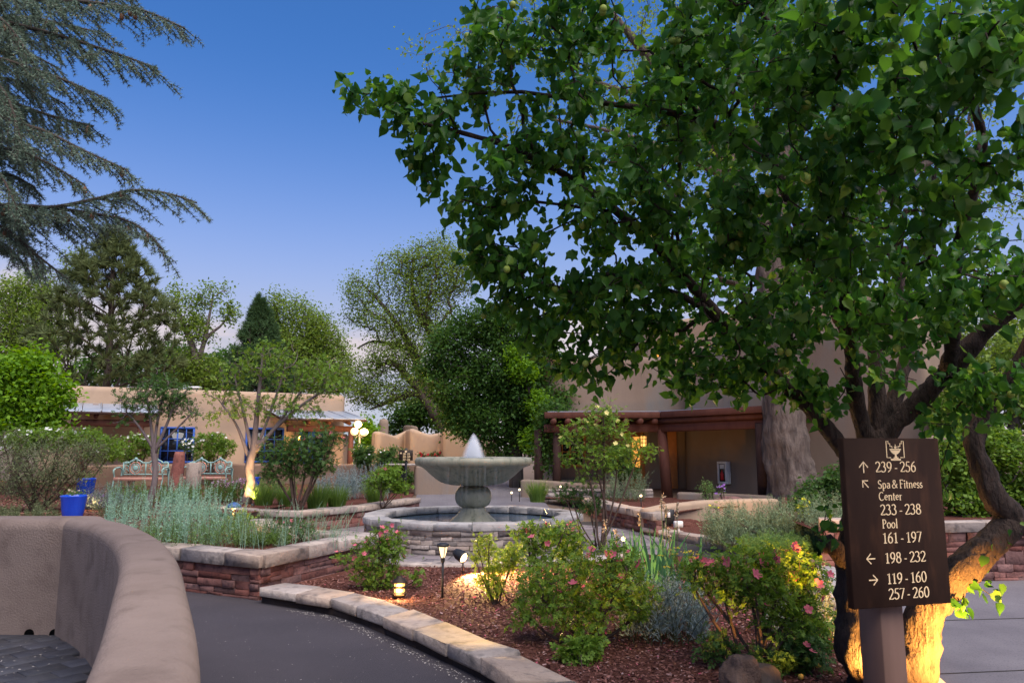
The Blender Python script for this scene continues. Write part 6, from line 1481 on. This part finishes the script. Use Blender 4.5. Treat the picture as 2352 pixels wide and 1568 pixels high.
MB().lathe([(.0, z0+.12), (.045, z0+.12), (.05, z0+.14), (.05, z0+.30), (.03, z0+.35), (.012, z0+.37), (.012, z0+.42), (0, z0+.42)], 14, (c[0], c[1], 0)).build('extinguisher', M['red'], FX, True)
fbx('instruction_card', u0+fw+.02, u1-fw-.02, .207, .212, z0+.45, z0+.58, M['white'])
# fallen ripe apricots
for k, (px, py) in enumerate(((1795, 1520), (1880, 1535), (1840, 1560), (1630, 1505))):
    mb = MB(); a = np.linspace(-math.pi/2, math.pi/2, 9); mb.lathe([(.02*math.cos(t), .02*math.sin(t)) for t in a], 12); o = mb.build('fallen_apricot', M['apricot_ripe'], None, True, loc=fb(px, py)+V3(0, 0, .02))
    tag(o, ['fallen yellow apricot on the mulch just right of the stump', 'fallen yellow apricot on the mulch nearest the sign post', 'fallen yellow apricot lowest on the mulch', 'fallen yellow apricot left of the stump'][k], 'apricot', 'fallen apricots')

# ================================================================== SIGNS
def arcp(cx, cy, rx, ry, a0, a1, n=14): return [(cx+rx*math.cos(math.radians(a)), cy+ry*math.sin(math.radians(a))) for a in np.linspace(a0, a1, n)]
GL = {
 '0': (.52, [arcp(.25, .48, .19, .46, 90, 450, 26)]), '1': (.44, [[(.07, .80), (.22, .93), (.22, .02)], [(.09, .02), (.36, .02)]]),
 '2': (.50, [arcp(.23, .70, .18, .24, 165, -35, 14)+[(.22, .27), (.05, .03)], [(.05, .035), (.42, .035), (.45, .13)]]),
 '3': (.50, [arcp(.21, .73, .16, .21, 150, -75, 12), arcp(.20, .27, .21, .26, 82, -150, 14)]),
 '4': (.52, [[(.33, 0), (.33, .94), (.04, .28), (.48, .28)]]),
 '5': (.48, [[(.41, .93), (.14, .93), (.10, .55)]+arcp(.20, .29, .20, .28, 110, -150, 14)]),
 '6': (.52, [arcp(.25, .29, .18, .28, 90, 450, 20), [(.07, .30), (.09, .55), (.19, .78), (.38, .95)]]),
 '7': (.46, [[(.05, .84), (.06, .92), (.42, .92), (.16, .0)]]), '8': (.52, [arcp(.25, .72, .15, .21, 90, 450, 18), arcp(.25, .25, .19, .245, 90, 450, 20)]),
 '9': (.52, [arcp(.25, .65, .18, .28, 90, 450, 20), [(.43, .64), (.41, .39), (.31, .16), (.12, -.01)]]), '-': (.34, [[(.05, .32), (.28, .32)]]), ' ': (.18, []),
 'S': (.46, [arcp(.22, .70, .16, .22, 30, 250, 12)[:11]+arcp(.20, .24, .18, .24, 75, -150, 13)]), 'p': (.48, [[(.10, .6), (.10, -.26)], arcp(.22, .29, .17, .29, 140, -140, 14), [(.03, -.26), (.19, -.26)]]),
 'a': (.42, [arcp(.20, .42, .13, .17, 150, 0, 8)+[(.33, .1), (.38, .02)], arcp(.19, .16, .13, .15, 60, 330, 12)]), '&': (.66, [[(.58, .5), (.46, .2), (.28, .02)]+arcp(.20, .22, .16, .21, 290, 110, 10)+[(.34, .62)]+arcp(.27, .76, .12, .16, -30, 190, 10)+[(.22, .55), (.58, .02)]]),
 'F': (.46, [[(.11, 0), (.11, .95)], [(.05, .94), (.43, .94), (.43, .80)], [(.11, .51), (.35, .51)], [(.03, .02), (.22, .02)]]), 'i': (.24, [[(.04, .58), (.12, .6), (.12, .0)], [(.04, .02), (.21, .02)], arcp(.12, .84, .035, .04, 0, 360, 8)]),
 't': (.30, [[(.13, .80), (.13, .12)]+arcp(.20, .10, .07, .09, 180, 320, 6), [(.03, .58), (.27, .58)]]), 'n': (.50, [[(.03, .58), (.11, .6), (.11, 0)], [(.11, .42)]+arcp(.26, .42, .13, .17, 140, 0, 8)+[(.39, 0)], [(.04, .02), (.18, .02)], [(.32, .02), (.46, .02)]]),
 'e': (.42, [[(.06, .34), (.36, .36)]+arcp(.21, .33, .15, .26, 10, 310, 18)]), 's': (.34, [arcp(.16, .45, .11, .14, 30, 250, 9)+arcp(.15, .15, .12, .15, 75, -150, 10)]), 'C': (.60, [arcp(.32, .47, .26, .47, 50, 315, 20)]),
 'r': (.34, [[(.03, .58), (.11, .6), (.11, 0)], [(.11, .40), (.20, .55), (.31, .57)], [(.04, .02), (.19, .02)]]), 'P': (.48, [[(.11, 0), (.11, .95)], [(.05, .93)]+arcp(.18, .70, .22, .235, 88, -90, 10)+[(.11, .47)], [(.03, .02), (.21, .02)]]), 'o': (.46, [arcp(.22, .30, .17, .29, 90, 450, 18)]), 'l': (.24, [[(.04, .98), (.12, 1.0), (.12, 0)], [(.04, .02), (.21, .02)]])}
def ribbon(mb, pts, thick, thin, xf, z):
    p = np.array(pts, float)
    if len(p) < 2: return
    closed = np.linalg.norm(p[0]-p[-1]) < 1e-6
    t = np.gradient(p, axis=0)
    if closed: t[0] = t[-1] = p[1]-p[-2]
    t = nrm(t); nn = np.c_[-t[:, 1], t[:, 0]]
    nib = np.array((math.cos(math.radians(12)), math.sin(math.radians(12))))        # broad pen: vertical strokes thick, horizontals thin
    w = thin+(thick-thin)*np.abs(nn @ nib)
    a, b = p+nn*w[:, None]/2, p-nn*w[:, None]/2
    V = np.empty((2*len(p), 3)); V[0::2] = [xf(x, y, z) for x, y in a]; V[1::2] = [xf(x, y, z) for x, y in b]
    i = np.arange(len(p)-1)*2
    mb.add(V, np.stack([i, i+1, i+3, i+2], -1))
def text(root, s, x, y, h, xf, mt, z=0., name='lettering', sx=1., thick=.135, thin=.07):
    mb = MB(); cx = x; zz = z
    for ch in s:
        wd, st = GL[ch]
        for q in st:
            ribbon(mb, [(cx+px*h*sx, y+py*h) for px, py in q], thick*h, thin*h, xf, zz); zz += .00012
        cx += wd*h*sx
    return mb.build(name, mt, root)
# big directory sign
SL, SR = Q(1942, 1200, 4.28), Q(2163, 1200, 4.46)
su = nrm((SR-SL)*V3(1, 1, 0)); sw = float(np.linalg.norm((SR-SL)[:2])); sn = V3(su[1], -su[0], 0)
zT, zB = Q(1945, 1006, 4.33)[2], Q(1960, 1393, 4.33)[2]
SG = thing('directory_sign', 'tall brown directory sign with gold numbers in front of the apricot trunk', 'sign')
cc = (SL+SR)/2; sang = math.atan2(su[1], su[0])
MB().box((cc[0], cc[1], (zT+zB)/2), (sw, .05, zT-zB), rz=sang, bev=.004).build('board', M['signbrown'], SG)
pp = SL*V3(1, 1, 0)+su*sw*.48-sn*.145
MB().box((pp[0], pp[1], .35), (.17, .17, 1.3), rz=sang+math.radians(4), bev=.006).build('post', M['signpost'], SG)
O_ = np.array((*(SL+sn*.0262)[:2], zB)); SH = zT-zB
def xs(x, y, z): return O_+su*x*sw+V3(0, 0, 1)*y*SH+sn*z          # x,y in board fractions
AS = SH/sw
def tx(s, fx, fy, hpx, sx=.92):                     # fractions measured on the board
    h = hpx/385.
    xf = lambda x, y, z: O_+su*x+V3(0, 0, 1)*y+sn*z
    text(SG, s, fx*sw, (1-fy)*SH, h*SH, xf, M['gold'], .0004, sx=sx)
for s, fx, fy, hp in (('239 - 256', .305, .205, 25), ('Spa & Fitness', .32, .303, 20), ('Center', .32, .375, 20), ('233 - 238', .325, .462, 25), ('Pool', .335, .540, 21), ('161 - 197', .33, .628, 25), ('198 - 232', .34, .745, 25), ('119 - 160', .345, .865, 25), ('257 - 260', .35, .955, 25)):
    tx(s, fx, fy, hp, sx=1.26 if s[0].isdigit() else 1.28)
def arrow(fx, fy, ang, L=.07):
    mb = MB(); c, s_ = math.cos(ang), math.sin(ang)
    xf = lambda x, y, z: O_+su*(fx*sw+(x*c-y*s_)*L*SH)+V3(0, 0, 1)*((1-fy)*SH+(x*s_+y*c)*L*SH)+sn*z
    ribbon(mb, [(-.45, 0), (.46, 0)], .11, .11, xf, .0004); ribbon(mb, [(0.02, .45), (.5, 0), (.02, -.45)], .11, .11, xf, .0006)
    mb.build('arrow', M['gold'], SG)
arrow(.185, .178, math.pi/2); arrow(.195, .277, math.radians(135), .062); arrow(.20, .715, math.pi, .065); arrow(.205, .838, 0, .065)
# emblem: stepped adobe brackets round a little fountain
em = MB(); ez = .0004
xf = lambda x, y, z: O_+su*(.525*sw+x*.175*sw)+V3(0, 0, 1)*((1-.074)*SH+y*.172*sw)+sn*z
for s_ in (-1, 1):
    ribbon(em, [(s_*.28, -.36), (s_*.52, -.36), (s_*.52, .46), (s_*.40, .46), (s_*.40, .34), (s_*.30, .34), (s_*.30, .20), (s_*.18, .20), (s_*.18, .11)], .05, .05, xf, ez); ez += .0002
ribbon(em, [(-.30, -.46), (.30, -.46)], .09, .09, xf, ez); ez += .0002
ribbon(em, [(-.28, .04), (-.25, -.06), (-.12, -.16), (0, -.18), (.12, -.16), (.25, -.06), (.28, .04)], .05, .05, xf, ez); ez += .0002
ribbon(em, [(-.34, .05), (.34, .05)], .06, .06, xf, ez); ez += .0002
for yy, w in ((-.03, .5), (-.08, .42), (-.13, .28), (-.20, .12), (-.26, .10), (-.32, .16), (-.38, .3)):
    ribbon(em, [(-w/2, yy), (w/2, yy)], .062, .062, xf, ez); ez += .0002
for dx in (-.07, 0, .07): ribbon(em, [(dx*.3, .10), (dx, .2+.1*(dx == 0))], .045, .045, xf, ez); ez += .0002
em.build('emblem', M['gold'], SG)
# small far sign
q0 = Q(917, 1033, 21.5); q1 = Q(948, 1057, 21.5); S2 = thing('small_sign', 'small dark sign with room numbers on a thin post left of the fountain bowl', 'sign')
cx, cz = (q0[0]+q1[0])/2, (q0[2]+q1[2])/2; w2, h2 = q1[0]-q0[0], q0[2]-q1[2]
MB().box((cx, 21.5, cz), (w2, .04, h2), bev=.004).build('board', M['bronze'], S2); MB().box((cx, 21.545, cz/2+.2), (.07, .045, cz*1.0), bev=.005).build('post', M['black'], S2)
for i, s in enumerate(('150 - 156', '239 - 240', '252 - 256')):
    text(S2, s, cx-w2*.22, cz+h2*(.10-.27*i)-.02, h2*.2, lambda x, y, z: V3(x, 21.478-z, y), M['gold'], .0, sx=.95, thick=.14, thin=.1)
mb = MB(); ribbon(mb, [(cx-w2*.36, cz+h2*.12), (cx-w2*.36, cz+h2*.25)], .02, .02, lambda x, y, z: V3(x, 21.478-z, y), .0); ribbon(mb, [(cx-w2*.42, cz+h2*.18), (cx-w2*.36, cz+h2*.26), (cx-w2*.30, cz+h2*.18)], .02, .02, lambda x, y, z: V3(x, 21.478-z, y), .002); mb.build('arrow', M['gold'], S2)
mb = MB(); ribbon(mb, [(cx-.03, cz+h2*.36), (cx+.03, cz+h2*.36)], .05, .05, lambda x, y, z: V3(x, 21.478-z, y), .0); mb.build('emblem', M['gold'], S2)
# round tables (flagstone-topped) near the small sign
TB = thing('garden_table', 'round pale stone table behind the small numbered sign', 'table', (*Q(925, 1047, 22.6)[:2], .45))
MB().lathe([(.0, .80), (.5, .80), (.52, .78), (.5, .75), (0, .75)], 28).build('table_top', M['coping'], TB); MB().tube([(0, 0, 0), (0, 0, .75)], .08, 10).build('leg', M['black'], TB)
# ================================================================== APRICOT TREE
AP = thing('apricot_tree', 'spreading apricot tree with lamp-lit trunk and unripe fruit behind the sign', 'tree')
T = Tree()
a0 = V3(Q(2042, 1568, 5.15)[0], 5.15, .05)
T.limb([a0, a0+V3(-.06, 0, .22), Q(1980, 1500, 5.12), Q(1965, 1390, 5.12), Q(1962, 1270, 5.12), Q(1985, 1140, 5.12), Q(2012, 1020, 5.12)], [.26, .19, .125, .115, .11, .115, .12], step=.07)
T.limb([a0+V3(.02, 0, .1), Q(2100, 1520, 5.1), Q(2125, 1410, 5.08), Q(2190, 1330, 5.05), Q(2270, 1250, 5.0), Q(2325, 1185, 5.0), Q(2290, 1150, 5.0), Q(2262, 1090, 5.0), Q(2238, 1010, 5.0), Q(2255, 960, 5.0), Q(2330, 860, 4.8), Q(2400, 700, 4.6)], [.2, .125, .118, .108, .095, .09, .075, .068, .064, .06, .045, .028], start=0, step=.07)
T.limb([Q(1962, 1310, 5.12), Q(1930, 1275, 5.08), Q(1905, 1245, 5.05), Q(1890, 1255, 5.03)], [.07, .062, .058, .05])
T.limb([Q(1985, 1110, 5.12), Q(1935, 1030, 5.1), Q(1870, 950, 5.0), Q(1780, 860, 4.9), Q(1690, 770, 4.8), Q(1600, 695, 4.7), Q(1450, 640, 4.6)], [.06, .05, .044, .038, .032, .024, .01])
T.limb([Q(2000, 1040, 5.12), Q(1968, 930, 5.0), Q(1955, 800, 4.8), Q(1940, 640, 4.5), Q(1945, 480, 4.1), Q(1930, 330, 3.8), Q(1900, 120, 3.5)], [.06, .05, .044, .038, .03, .022, .012])
T.limb([Q(2012, 1020, 5.12), Q(2015, 880, 5.05), Q(2000, 740, 5.0), Q(1900, 620, 4.7), Q(1780, 500, 4.4), Q(1650, 425, 4.3)], [.062, .052, .044, .034, .024, .012])
T.limb([Q(2014, 1015, 5.12), Q(2060, 900, 5.1), Q(2085, 800, 5.1), Q(2060, 650, 5.0), Q(2080, 480, 4.6)], [.058, .05, .042, .03, .014])
T.limb([Q(2014, 1010, 5.12), Q(2100, 930, 5.0), Q(2190, 840, 4.8), Q(2270, 750, 4.6), Q(2350, 690, 4.4), Q(2400, 560, 4.0)], [.075, .068, .06, .052, .042, .022])
T.limb([Q(1955, 800, 4.8), Q(1850, 560, 4.4), Q(1740, 330, 4.2), Q(1560, 262, 4.2), Q(1340, 232, 4.3), Q(1180, 210, 4.3), Q(1000, 225, 4.35)], [.045, .038, .03, .024, .018, .013, .006])
T.limb([Q(1690, 770, 4.8), Q(1500, 560, 4.6), Q(1330, 420, 4.5), Q(1150, 330, 4.4), Q(950, 280, 4.35)], [.03, .024, .018, .012, .005])
T.limb([Q(2190, 840, 4.8), Q(2200, 560, 4.0), Q(2260, 330, 3.4), Q(2200, 150, 3.0)], [.045, .034, .024, .012])
cl = []
for a in ((805, 222, 4.35, 34, 22, .16, 1.6), (860, 190, 4.35, 26, 22, .15, 1.2), (905, 245, 4.35, 60, 50, .3, 1), (985, 310, 4.35, 70, 70, .4, 1), (1060, 190, 4.3, 90, 70, .45, 1), (1140, 90, 4.2, 80, 80, .5, 1), (1150, 420, 4.4, 80, 80, .45, 1), (1105, 570, 4.6, 34, 40, .3, .8), (1210, 610, 4.6, 90, 75, .45, 1), (1270, 730, 4.8, 50, 50, .35, 1), (1320, 820, 4.8, 40, 36, .3, 1), (1290, 290, 4.3, 120, 100, .6, 1), (1330, 60, 4.1, 120, 110, .6, 1), (1400, 470, 4.4, 130, 110, .7, 1), (1420, 690, 4.7, 120, 90, .6, 1), (1560, 230, 4.0, 140, 130, .7, 1), (1600, 530, 4.3, 130, 120, .7, 1), (1570, 770, 4.8, 100, 70, .45, 1), (1590, 880, 4.8, 60, 36, .25, .8), (1690, 900, 4.8, 50, 30, .25, .6), (1640, 20, 3.7, 150, 120, .6, 1), (1780, 200, 3.4, 140, 130, .6, 1.1), (1800, 470, 3.7, 140, 130, .6, 1.1), (1790, 720, 4.4, 130, 90, .6, 1), (1950, 60, 3.0, 150, 120, .5, 1.2), (1990, 320, 3.0, 140, 120, .5, 1.2), (2000, 560, 3.6, 140, 110, .5, 1.1), (2060, 740, 4.3, 120, 90, .5, 1), (2150, 170, 2.8, 140, 120, .45, 1.2), (2250, 400, 3.0, 120, 110, .45, 1.2), (2240, 650, 3.8, 110, 90, .5, 1), (2320, 60, 2.8, 110, 120, .45, 1.2), (2330, 880, 4.3, 70, 70, .35, .8), (2190, 960, 4.7, 70, 40, .3, .7), (1870, 900, 4.9, 60, 50, .3, .7), (2330, 720, 3.6, 80, 90, .4, 1), (1345, 860, 4.8, 40, 30, .25, 1), (1470, 800, 4.8, 70, 40, .3, 1), (1190, 690, 4.75, 50, 40, .3, 1), (1400, 770, 4.8, 80, 50, .35, 1), (1680, 830, 4.8, 90, 50, .35, 1), (1070, 480, 4.5, 40, 50, .3, 1), (1130, 620, 4.6, 60, 50, .3, 1), (1290, 850, 4.8, 36, 34, .25, 1), (1000, 400, 4.4, 40, 36, .25, 1), (1035, 440, 4.4, 40, 40, .25, 1), (1095, 545, 4.5, 50, 40, .3, 1), (1170, 690, 4.7, 60, 40, .3, 1), (1240, 770, 4.8, 50, 50, .3, 1), (1900, 880, 4.8, 60, 45, .3, .45), (2060, 840, 4.6, 70, 45, .3, .4), (2180, 880, 4.6, 60, 40, .3, .45), (2300, 930, 4.5, 60, 45, .3, .7), (1760, 860, 4.8, 90, 50, .3, 1), (1500, 850, 4.8, 80, 30, .25, 1)):
    cl.append(clump(*a))
for a in ((1500, 330, 5.9, 180, 140, .8, .4), (1800, 330, 6.2, 180, 150, .9, .4), (2100, 420, 6.2, 180, 150, .9, .4), (1620, 640, 5.9, 150, 90, .7, .4), (2220, 640, 6.0, 150, 100, .7, .4), (1920, 620, 6.1, 150, 90, .7, .4), (1750, 60, 5.4, 200, 120, .9, .4), (2200, 100, 5.2, 180, 140, .9, .4)): cl.append(clump(*a))
T.grow(in_ellipsoids(cl, 2350, .1), k=.28, seg=.13, wob=.08, lift=.08)
# small sprigs low on the trunk
for px, py, y in ((1905, 1150, 4.95), (1915, 1200, 4.95), (1900, 1235, 4.9), (2215, 1385, 4.95), (2245, 1350, 4.95), (2280, 1365, 4.95), (2195, 1400, 4.9), (2320, 1240, 4.9), (2290, 1280, 4.9), (2165, 1080, 4.9), (2175, 1130, 4.9)):
    T.grow([Q(px, py, y)+RNG.normal(0, .01, 3)], k=.0, seg=.06, wob=.05)
T.mesh('trunk', M['bark_apricot'], AP, tip=.0032, ex=2.35, rough=.05, maxn=16, relief=(.022, 14., 5., .03))
tips, dirs, par = T.tipdata()
pos, ax, up, sz = scatter_leaves(tips, dirs, par, 8, .045, (.036, .082), droop=.9, dirw=.6, along=1.15)
up = nrm(np.c_[rand_dirs(len(pos))[:, :2], RNG.uniform(-.1, .7, len(pos))])
# the camera's own breathing room
keep = (np.linalg.norm(pos-V3(0, 0, EYE), axis=1) > 2.2); pos, ax, up, sz = pos[keep], ax[keep], up[keep], sz[keep]
dist = np.linalg.norm(pos-V3(0, 0, EYE), axis=1)
vis = (pos[:, 1] > 0) & (np.abs(pos[:, 0]/pos[:, 1]) < .68) & ((pos[:, 2]-EYE)/pos[:, 1] < .58)
order = np.argsort(np.where(vis, dist/sz, 1e9)); big = order[:300]; rest = order[300:]
tmpl = leaf_template('heart')
def bent(T_, curl, fold, tw):
    V = T_[0].copy(); V[:, 2] += curl*(V[:, 1]-.3)**2-curl*.09+fold*np.abs(V[:, 0]); V[:, 0] *= 1-.25*abs(fold); V[:, 0] += tw*V[:, 1]**2*.3; V[:, 2] += tw*V[:, 0]*V[:, 1]
    return V, T_[1]
vars_ = [bent(tmpl, *c_) for c_ in ((-.35, .15, .2), (.25, .5, -.25), (-.7, .3, .0), (-.2, -.25, .35), (.1, .9, .15))]
Vs, Fs, off_ = [], [], 0
for k_, ch_ in enumerate(np.array_split(RNG.permutation(rest), 5)):
    V_, F_ = leaves_arrays(pos[ch_], ax[ch_], up[ch_], sz[ch_], vars_[k_]); Vs.append(V_); Fs.append(F_+off_); off_ += len(V_)
fo_ = mobj('foliage', npmesh('foliage', np.concatenate(Vs), [np.concatenate(Fs)], M['L_apricot']), AP); fo_['kind'] = 'stuff'
M['L_apricot_big'] = M['L_apricot'].copy(); M['L_apricot_big'].name = 'leaf_apricot_single'
_nt = M['L_apricot_big'].node_tree; _oi = _nt.nodes.new('ShaderNodeObjectInfo')
for n_ in _nt.nodes:
    if n_.type == 'VALTORGB': _nt.links.new(_oi.outputs['Random'], n_.inputs[0])
lms = []
for k in range(4):
    V = vars_[k][0].copy()+RNG.normal(0, .01, vars_[k][0].shape); lms.append(npmesh('leaf', V, [tmpl[1]], M['L_apricot_big']))
R_ = frames(ax[big], up[big])
for i, j in enumerate(big):
    o = mobj('leaf', lms[i % 4], AP)
    o.matrix_world = Matrix([[R_[i][0][r]*sz[j], R_[i][1][r]*sz[j], R_[i][2][r]*sz[j], pos[j][r]] for r in range(3)]+[[0, 0, 0, 1]])
# green fruit
a = np.linspace(-math.pi/2, math.pi/2, 9); mb = MB(); mb.lathe([(.021*math.cos(t), .0225*math.sin(t)) for t in a], 12)
fo = mb.build('apricot', M['apricot'], AP, True); fm = fo.data
cand = np.flatnonzero((tips[:, 1] < 5.2)); pk = RNG.choice(cand, 95, replace=False)
fo.location = tips[pk[0]]-V3(0, 0, .03)
for j in pk[1:]:
    n_ = 1 if RNG.random() < .7 else 2
    for q in range(n_):
        mobj('apricot', fm, AP, tips[j]+V3(RNG.normal(0, .02), RNG.normal(0, .02), -.035-.01*q))
# uplights at its foot, just below the picture
for lab, p, aim, w in (('ground uplight close between the two apricot stems', V3(a0[0]-.10, 4.80, .115), (-.42, .55, .42), 130), ('ground uplight right of the sign post lighting the apricot trunk', V3(a0[0]+.42, 4.30, .115), (-.10, .80, .36), 620)):
    bullet('up_light', lab, p, aim, w, z=.1, r=.04, spot=84, em='lamp_warm', warm=(1, .46, .09))

# ================================================================== BLUE CEDAR
CD = thing('blue_cedar', 'blue atlas cedar with drooping needled boughs entering at the upper left', 'tree')
mb = MB(); tx0, ty0 = -5.6, 5.0
mb.tube([(tx0, ty0, -.05), (tx0, ty0, 1), (tx0+.05, ty0, 4), (tx0, ty0, 7), (tx0, ty0, 10)], [.42, .33, .28, .2, .1], 14); mb.build('trunk', M['bark_grey'], CD, True)
boughs = [
 ([(-60, -30, 4.4), (80, 0, 4.3), (200, 5, 4.2), (330, 25, 4.2), (425, 66, 4.2)], .42), ([(-60, 40, 4.5), (90, 70, 4.4), (210, 105, 4.3), (300, 135, 4.2), (362, 158, 4.2)], .40),
 ([(-60, 120, 4.3), (50, 150, 4.2), (150, 185, 4.2), (245, 228, 4.2)], .40), ([(-60, 200, 4.6), (40, 240, 4.5), (130, 270, 4.4), (215, 290, 4.3)], .38),
 ([(-60, 240, 4.1), (30, 280, 4.0), (100, 300, 4.0), (180, 340, 4.0), (295, 392, 4.0)], .34), ([(-60, 330, 4.5), (50, 350, 4.4), (120, 380, 4.3), (195, 425, 4.3)], .36),
 ([(-60, 400, 4.7), (20, 400, 4.6), (80, 430, 4.5)], .34), ([(-60, 482, 4.3), (60, 478, 4.3), (140, 474, 4.2), (230, 455, 4.2), (320, 436, 4.1), (400, 448, 4.1), (452, 466, 4.1)], .38),
 ([(100, 476, 4.25), (210, 490, 4.2), (300, 510, 4.15), (350, 545, 4.1), (378, 580, 4.1)], .24), ([(-60, 500, 4.4), (20, 530, 4.3), (90, 590, 4.3), (155, 640, 4.3)], .30),
 ([(-60, 540, 4.7), (10, 560, 4.6), (60, 610, 4.6)], .30), ([(-60, -60, 5.0), (60, -40, 4.9), (180, -30, 4.8), (300, -10, 4.7)], .45), ([(-60, 90, 5.1), (60, 120, 5.0), (140, 160, 5.0)], .4), ([(-60, 300, 5.2), (20, 320, 5.1), (90, 345, 5.0)], .36), ([(-60, 10, 4.0), (20, 60, 3.9), (70, 130, 3.9)], .34), ([(-40, 160, 4.0), (20, 230, 3.9), (50, 330, 3.9)], .3), ([(-60, 360, 4.0), (0, 400, 3.9), (40, 480, 3.9)], .3), ([(-60, 440, 4.6), (30, 500, 4.5), (60, 560, 4.5)], .32), ([(-60, 60, 4.7), (60, 40, 4.6), (160, 60, 4.6), (250, 80, 4.6)], .4), ([(-60, 170, 4.8), (60, 195, 4.7), (150, 240, 4.7)], .4)]
wood = MB(); TP, TA = [], []
def tufts(pts, spacing):
    pts = np.asarray(pts); l = np.r_[0, np.cumsum(np.linalg.norm(np.diff(pts, axis=0), axis=1))]; n = max(2, int(l[-1]/spacing)); u = (np.arange(n)+RNG.random(n)*.6)/n*l[-1]
    p = np.stack([np.interp(u, l, pts[:, i]) for i in range(3)], -1); t = nrm(np.gradient(p, axis=0)); TP.append(p); TA.append(t)
cones = []
for pts, Lm in boughs:
    st = Q(*pts[0]); z0 = st[2]-.15; ctrl = [V3(tx0, ty0, z0)]+[Q(*p) for p in pts]
    ax_ = smooth_path(np.array(ctrl), 40); n = len(ax_)
    vis_i = [i for i in range(n) if ax_[i][0] > st[0]-.5]
    wood.tube(ax_, np.linspace(.035, .005, n), 6)
    seg_ = ax_[vis_i[0]:]; tufts(seg_, .02)
    l = np.r_[0, np.cumsum(np.linalg.norm(np.diff(seg_, axis=0), axis=1))]; u = 0.
    while u < l[-1]:
        f = u/l[-1]; p = np.array([np.interp(u, l, seg_[:, i]) for i in range(3)]); t = nrm(np.array([np.interp(min(u+.05, l[-1]), l, seg_[:, i]) for i in range(3)])-np.array([np.interp(max(u-.05, 0), l, seg_[:, i]) for i in range(3)]))
        sd = nrm(np.cross(t, (0, 0, 1)))
        for s_ in (-1, 1):
            if RNG.random() < .12: continue
            L = (Lm*(1-.72*f)+.05)*RNG.uniform(.6, 1.15); d = nrm(t*RNG.uniform(.6, 1.1)+sd*s_*RNG.uniform(.25, .8)+V3(0, 0, -RNG.uniform(.25, .85)*(1-.4*f)))
            k = np.linspace(0, 1, 6)[:, None]; br = p+d*L*k+V3(0, 0, -1)*(k**2)*L*.18+t*(k**2)*L*.12; wood.tube(br, np.linspace(.0045, .0014, 6), 3, cap=False); tufts(br, .019)
            m = int(L/.07)
            for q in range(m):
                g = RNG.uniform(.15, .85); b0 = br[0]*(1-g)+br[-1]*g-V3(0, 0, 0); b0 = np.array([np.interp(g, k[:, 0], br[:, i]) for i in range(3)])
                dd = nrm(d+rand_dirs(1)[0]*.75+V3(0, 0, -.2)); l2 = RNG.uniform(.05, .14)*(1-.4*f); b2 = np.array([b0, b0+dd*l2*.5, b0+dd*l2+V3(0, 0, -.012)]); wood.tube(b2, [.003, .0022, .0014], 3, cap=False); tufts(b2, .019)
            if RNG.random() < .05: cones.append(p+V3(0, 0, -.02)+d*L*.3)
        u += .048
wood.build('boughs', M['bark_dark'], CD, True)['kind'] = 'stuff'
TP, TA = np.concatenate(TP), np.concatenate(TA); N = 9
pos = np.repeat(TP, N, 0); tt = np.repeat(TA, N, 0); rd = rand_dirs(len(pos)); rd = nrm(rd-tt*np.sum(rd*tt, 1, keepdims=True))
axn = nrm(rd+tt*RNG.uniform(.2, 1.1, (len(pos), 1)))
leaves_obj('needles', CD, pos, axn, rand_dirs(len(pos)), RNG.uniform(.018, .032, len(pos)), (np.array([(-.085, 0, 0), (.085, 0, 0), (0, 1, 0)]), np.array([(0, 1, 2)])), M['L_cedar'])
M['cone'] = mat('cone', (.16, .075, .045), (.24, .12, .07), scale=60, rough=.9)
mb = MB(); mb.lathe([(0, -.028), (.010, -.024), (.014, -.005), (.011, .014), (.0, .024)], 8); c0 = mb.build('cone', M['cone'], CD, True, loc=cones[0])
for p in cones[1:60]: mobj('cone', c0.data, CD, p)
# ---- move every Empty root to the base of its parts
bpy.context.view_layer.update()
for o in list(COL.objects):
    if o.type == 'EMPTY' and o.parent is None and o.location.length < 1e-6 and o.children:
        lo = np.full(3, 1e9); hi = -lo
        for c in o.children:
            if c.type != 'MESH': continue
            bb = np.array([c.matrix_world @ Vector(b) for b in c.bound_box]); lo = np.minimum(lo, bb.min(0)); hi = np.maximum(hi, bb.max(0))
        if lo[0] > 1e8: continue
        base = Vector(((lo[0]+hi[0])/2, (lo[1]+hi[1])/2, lo[2]))
        for c in o.children: c.matrix_parent_inverse = Matrix.Translation(-base)
        o.location = base
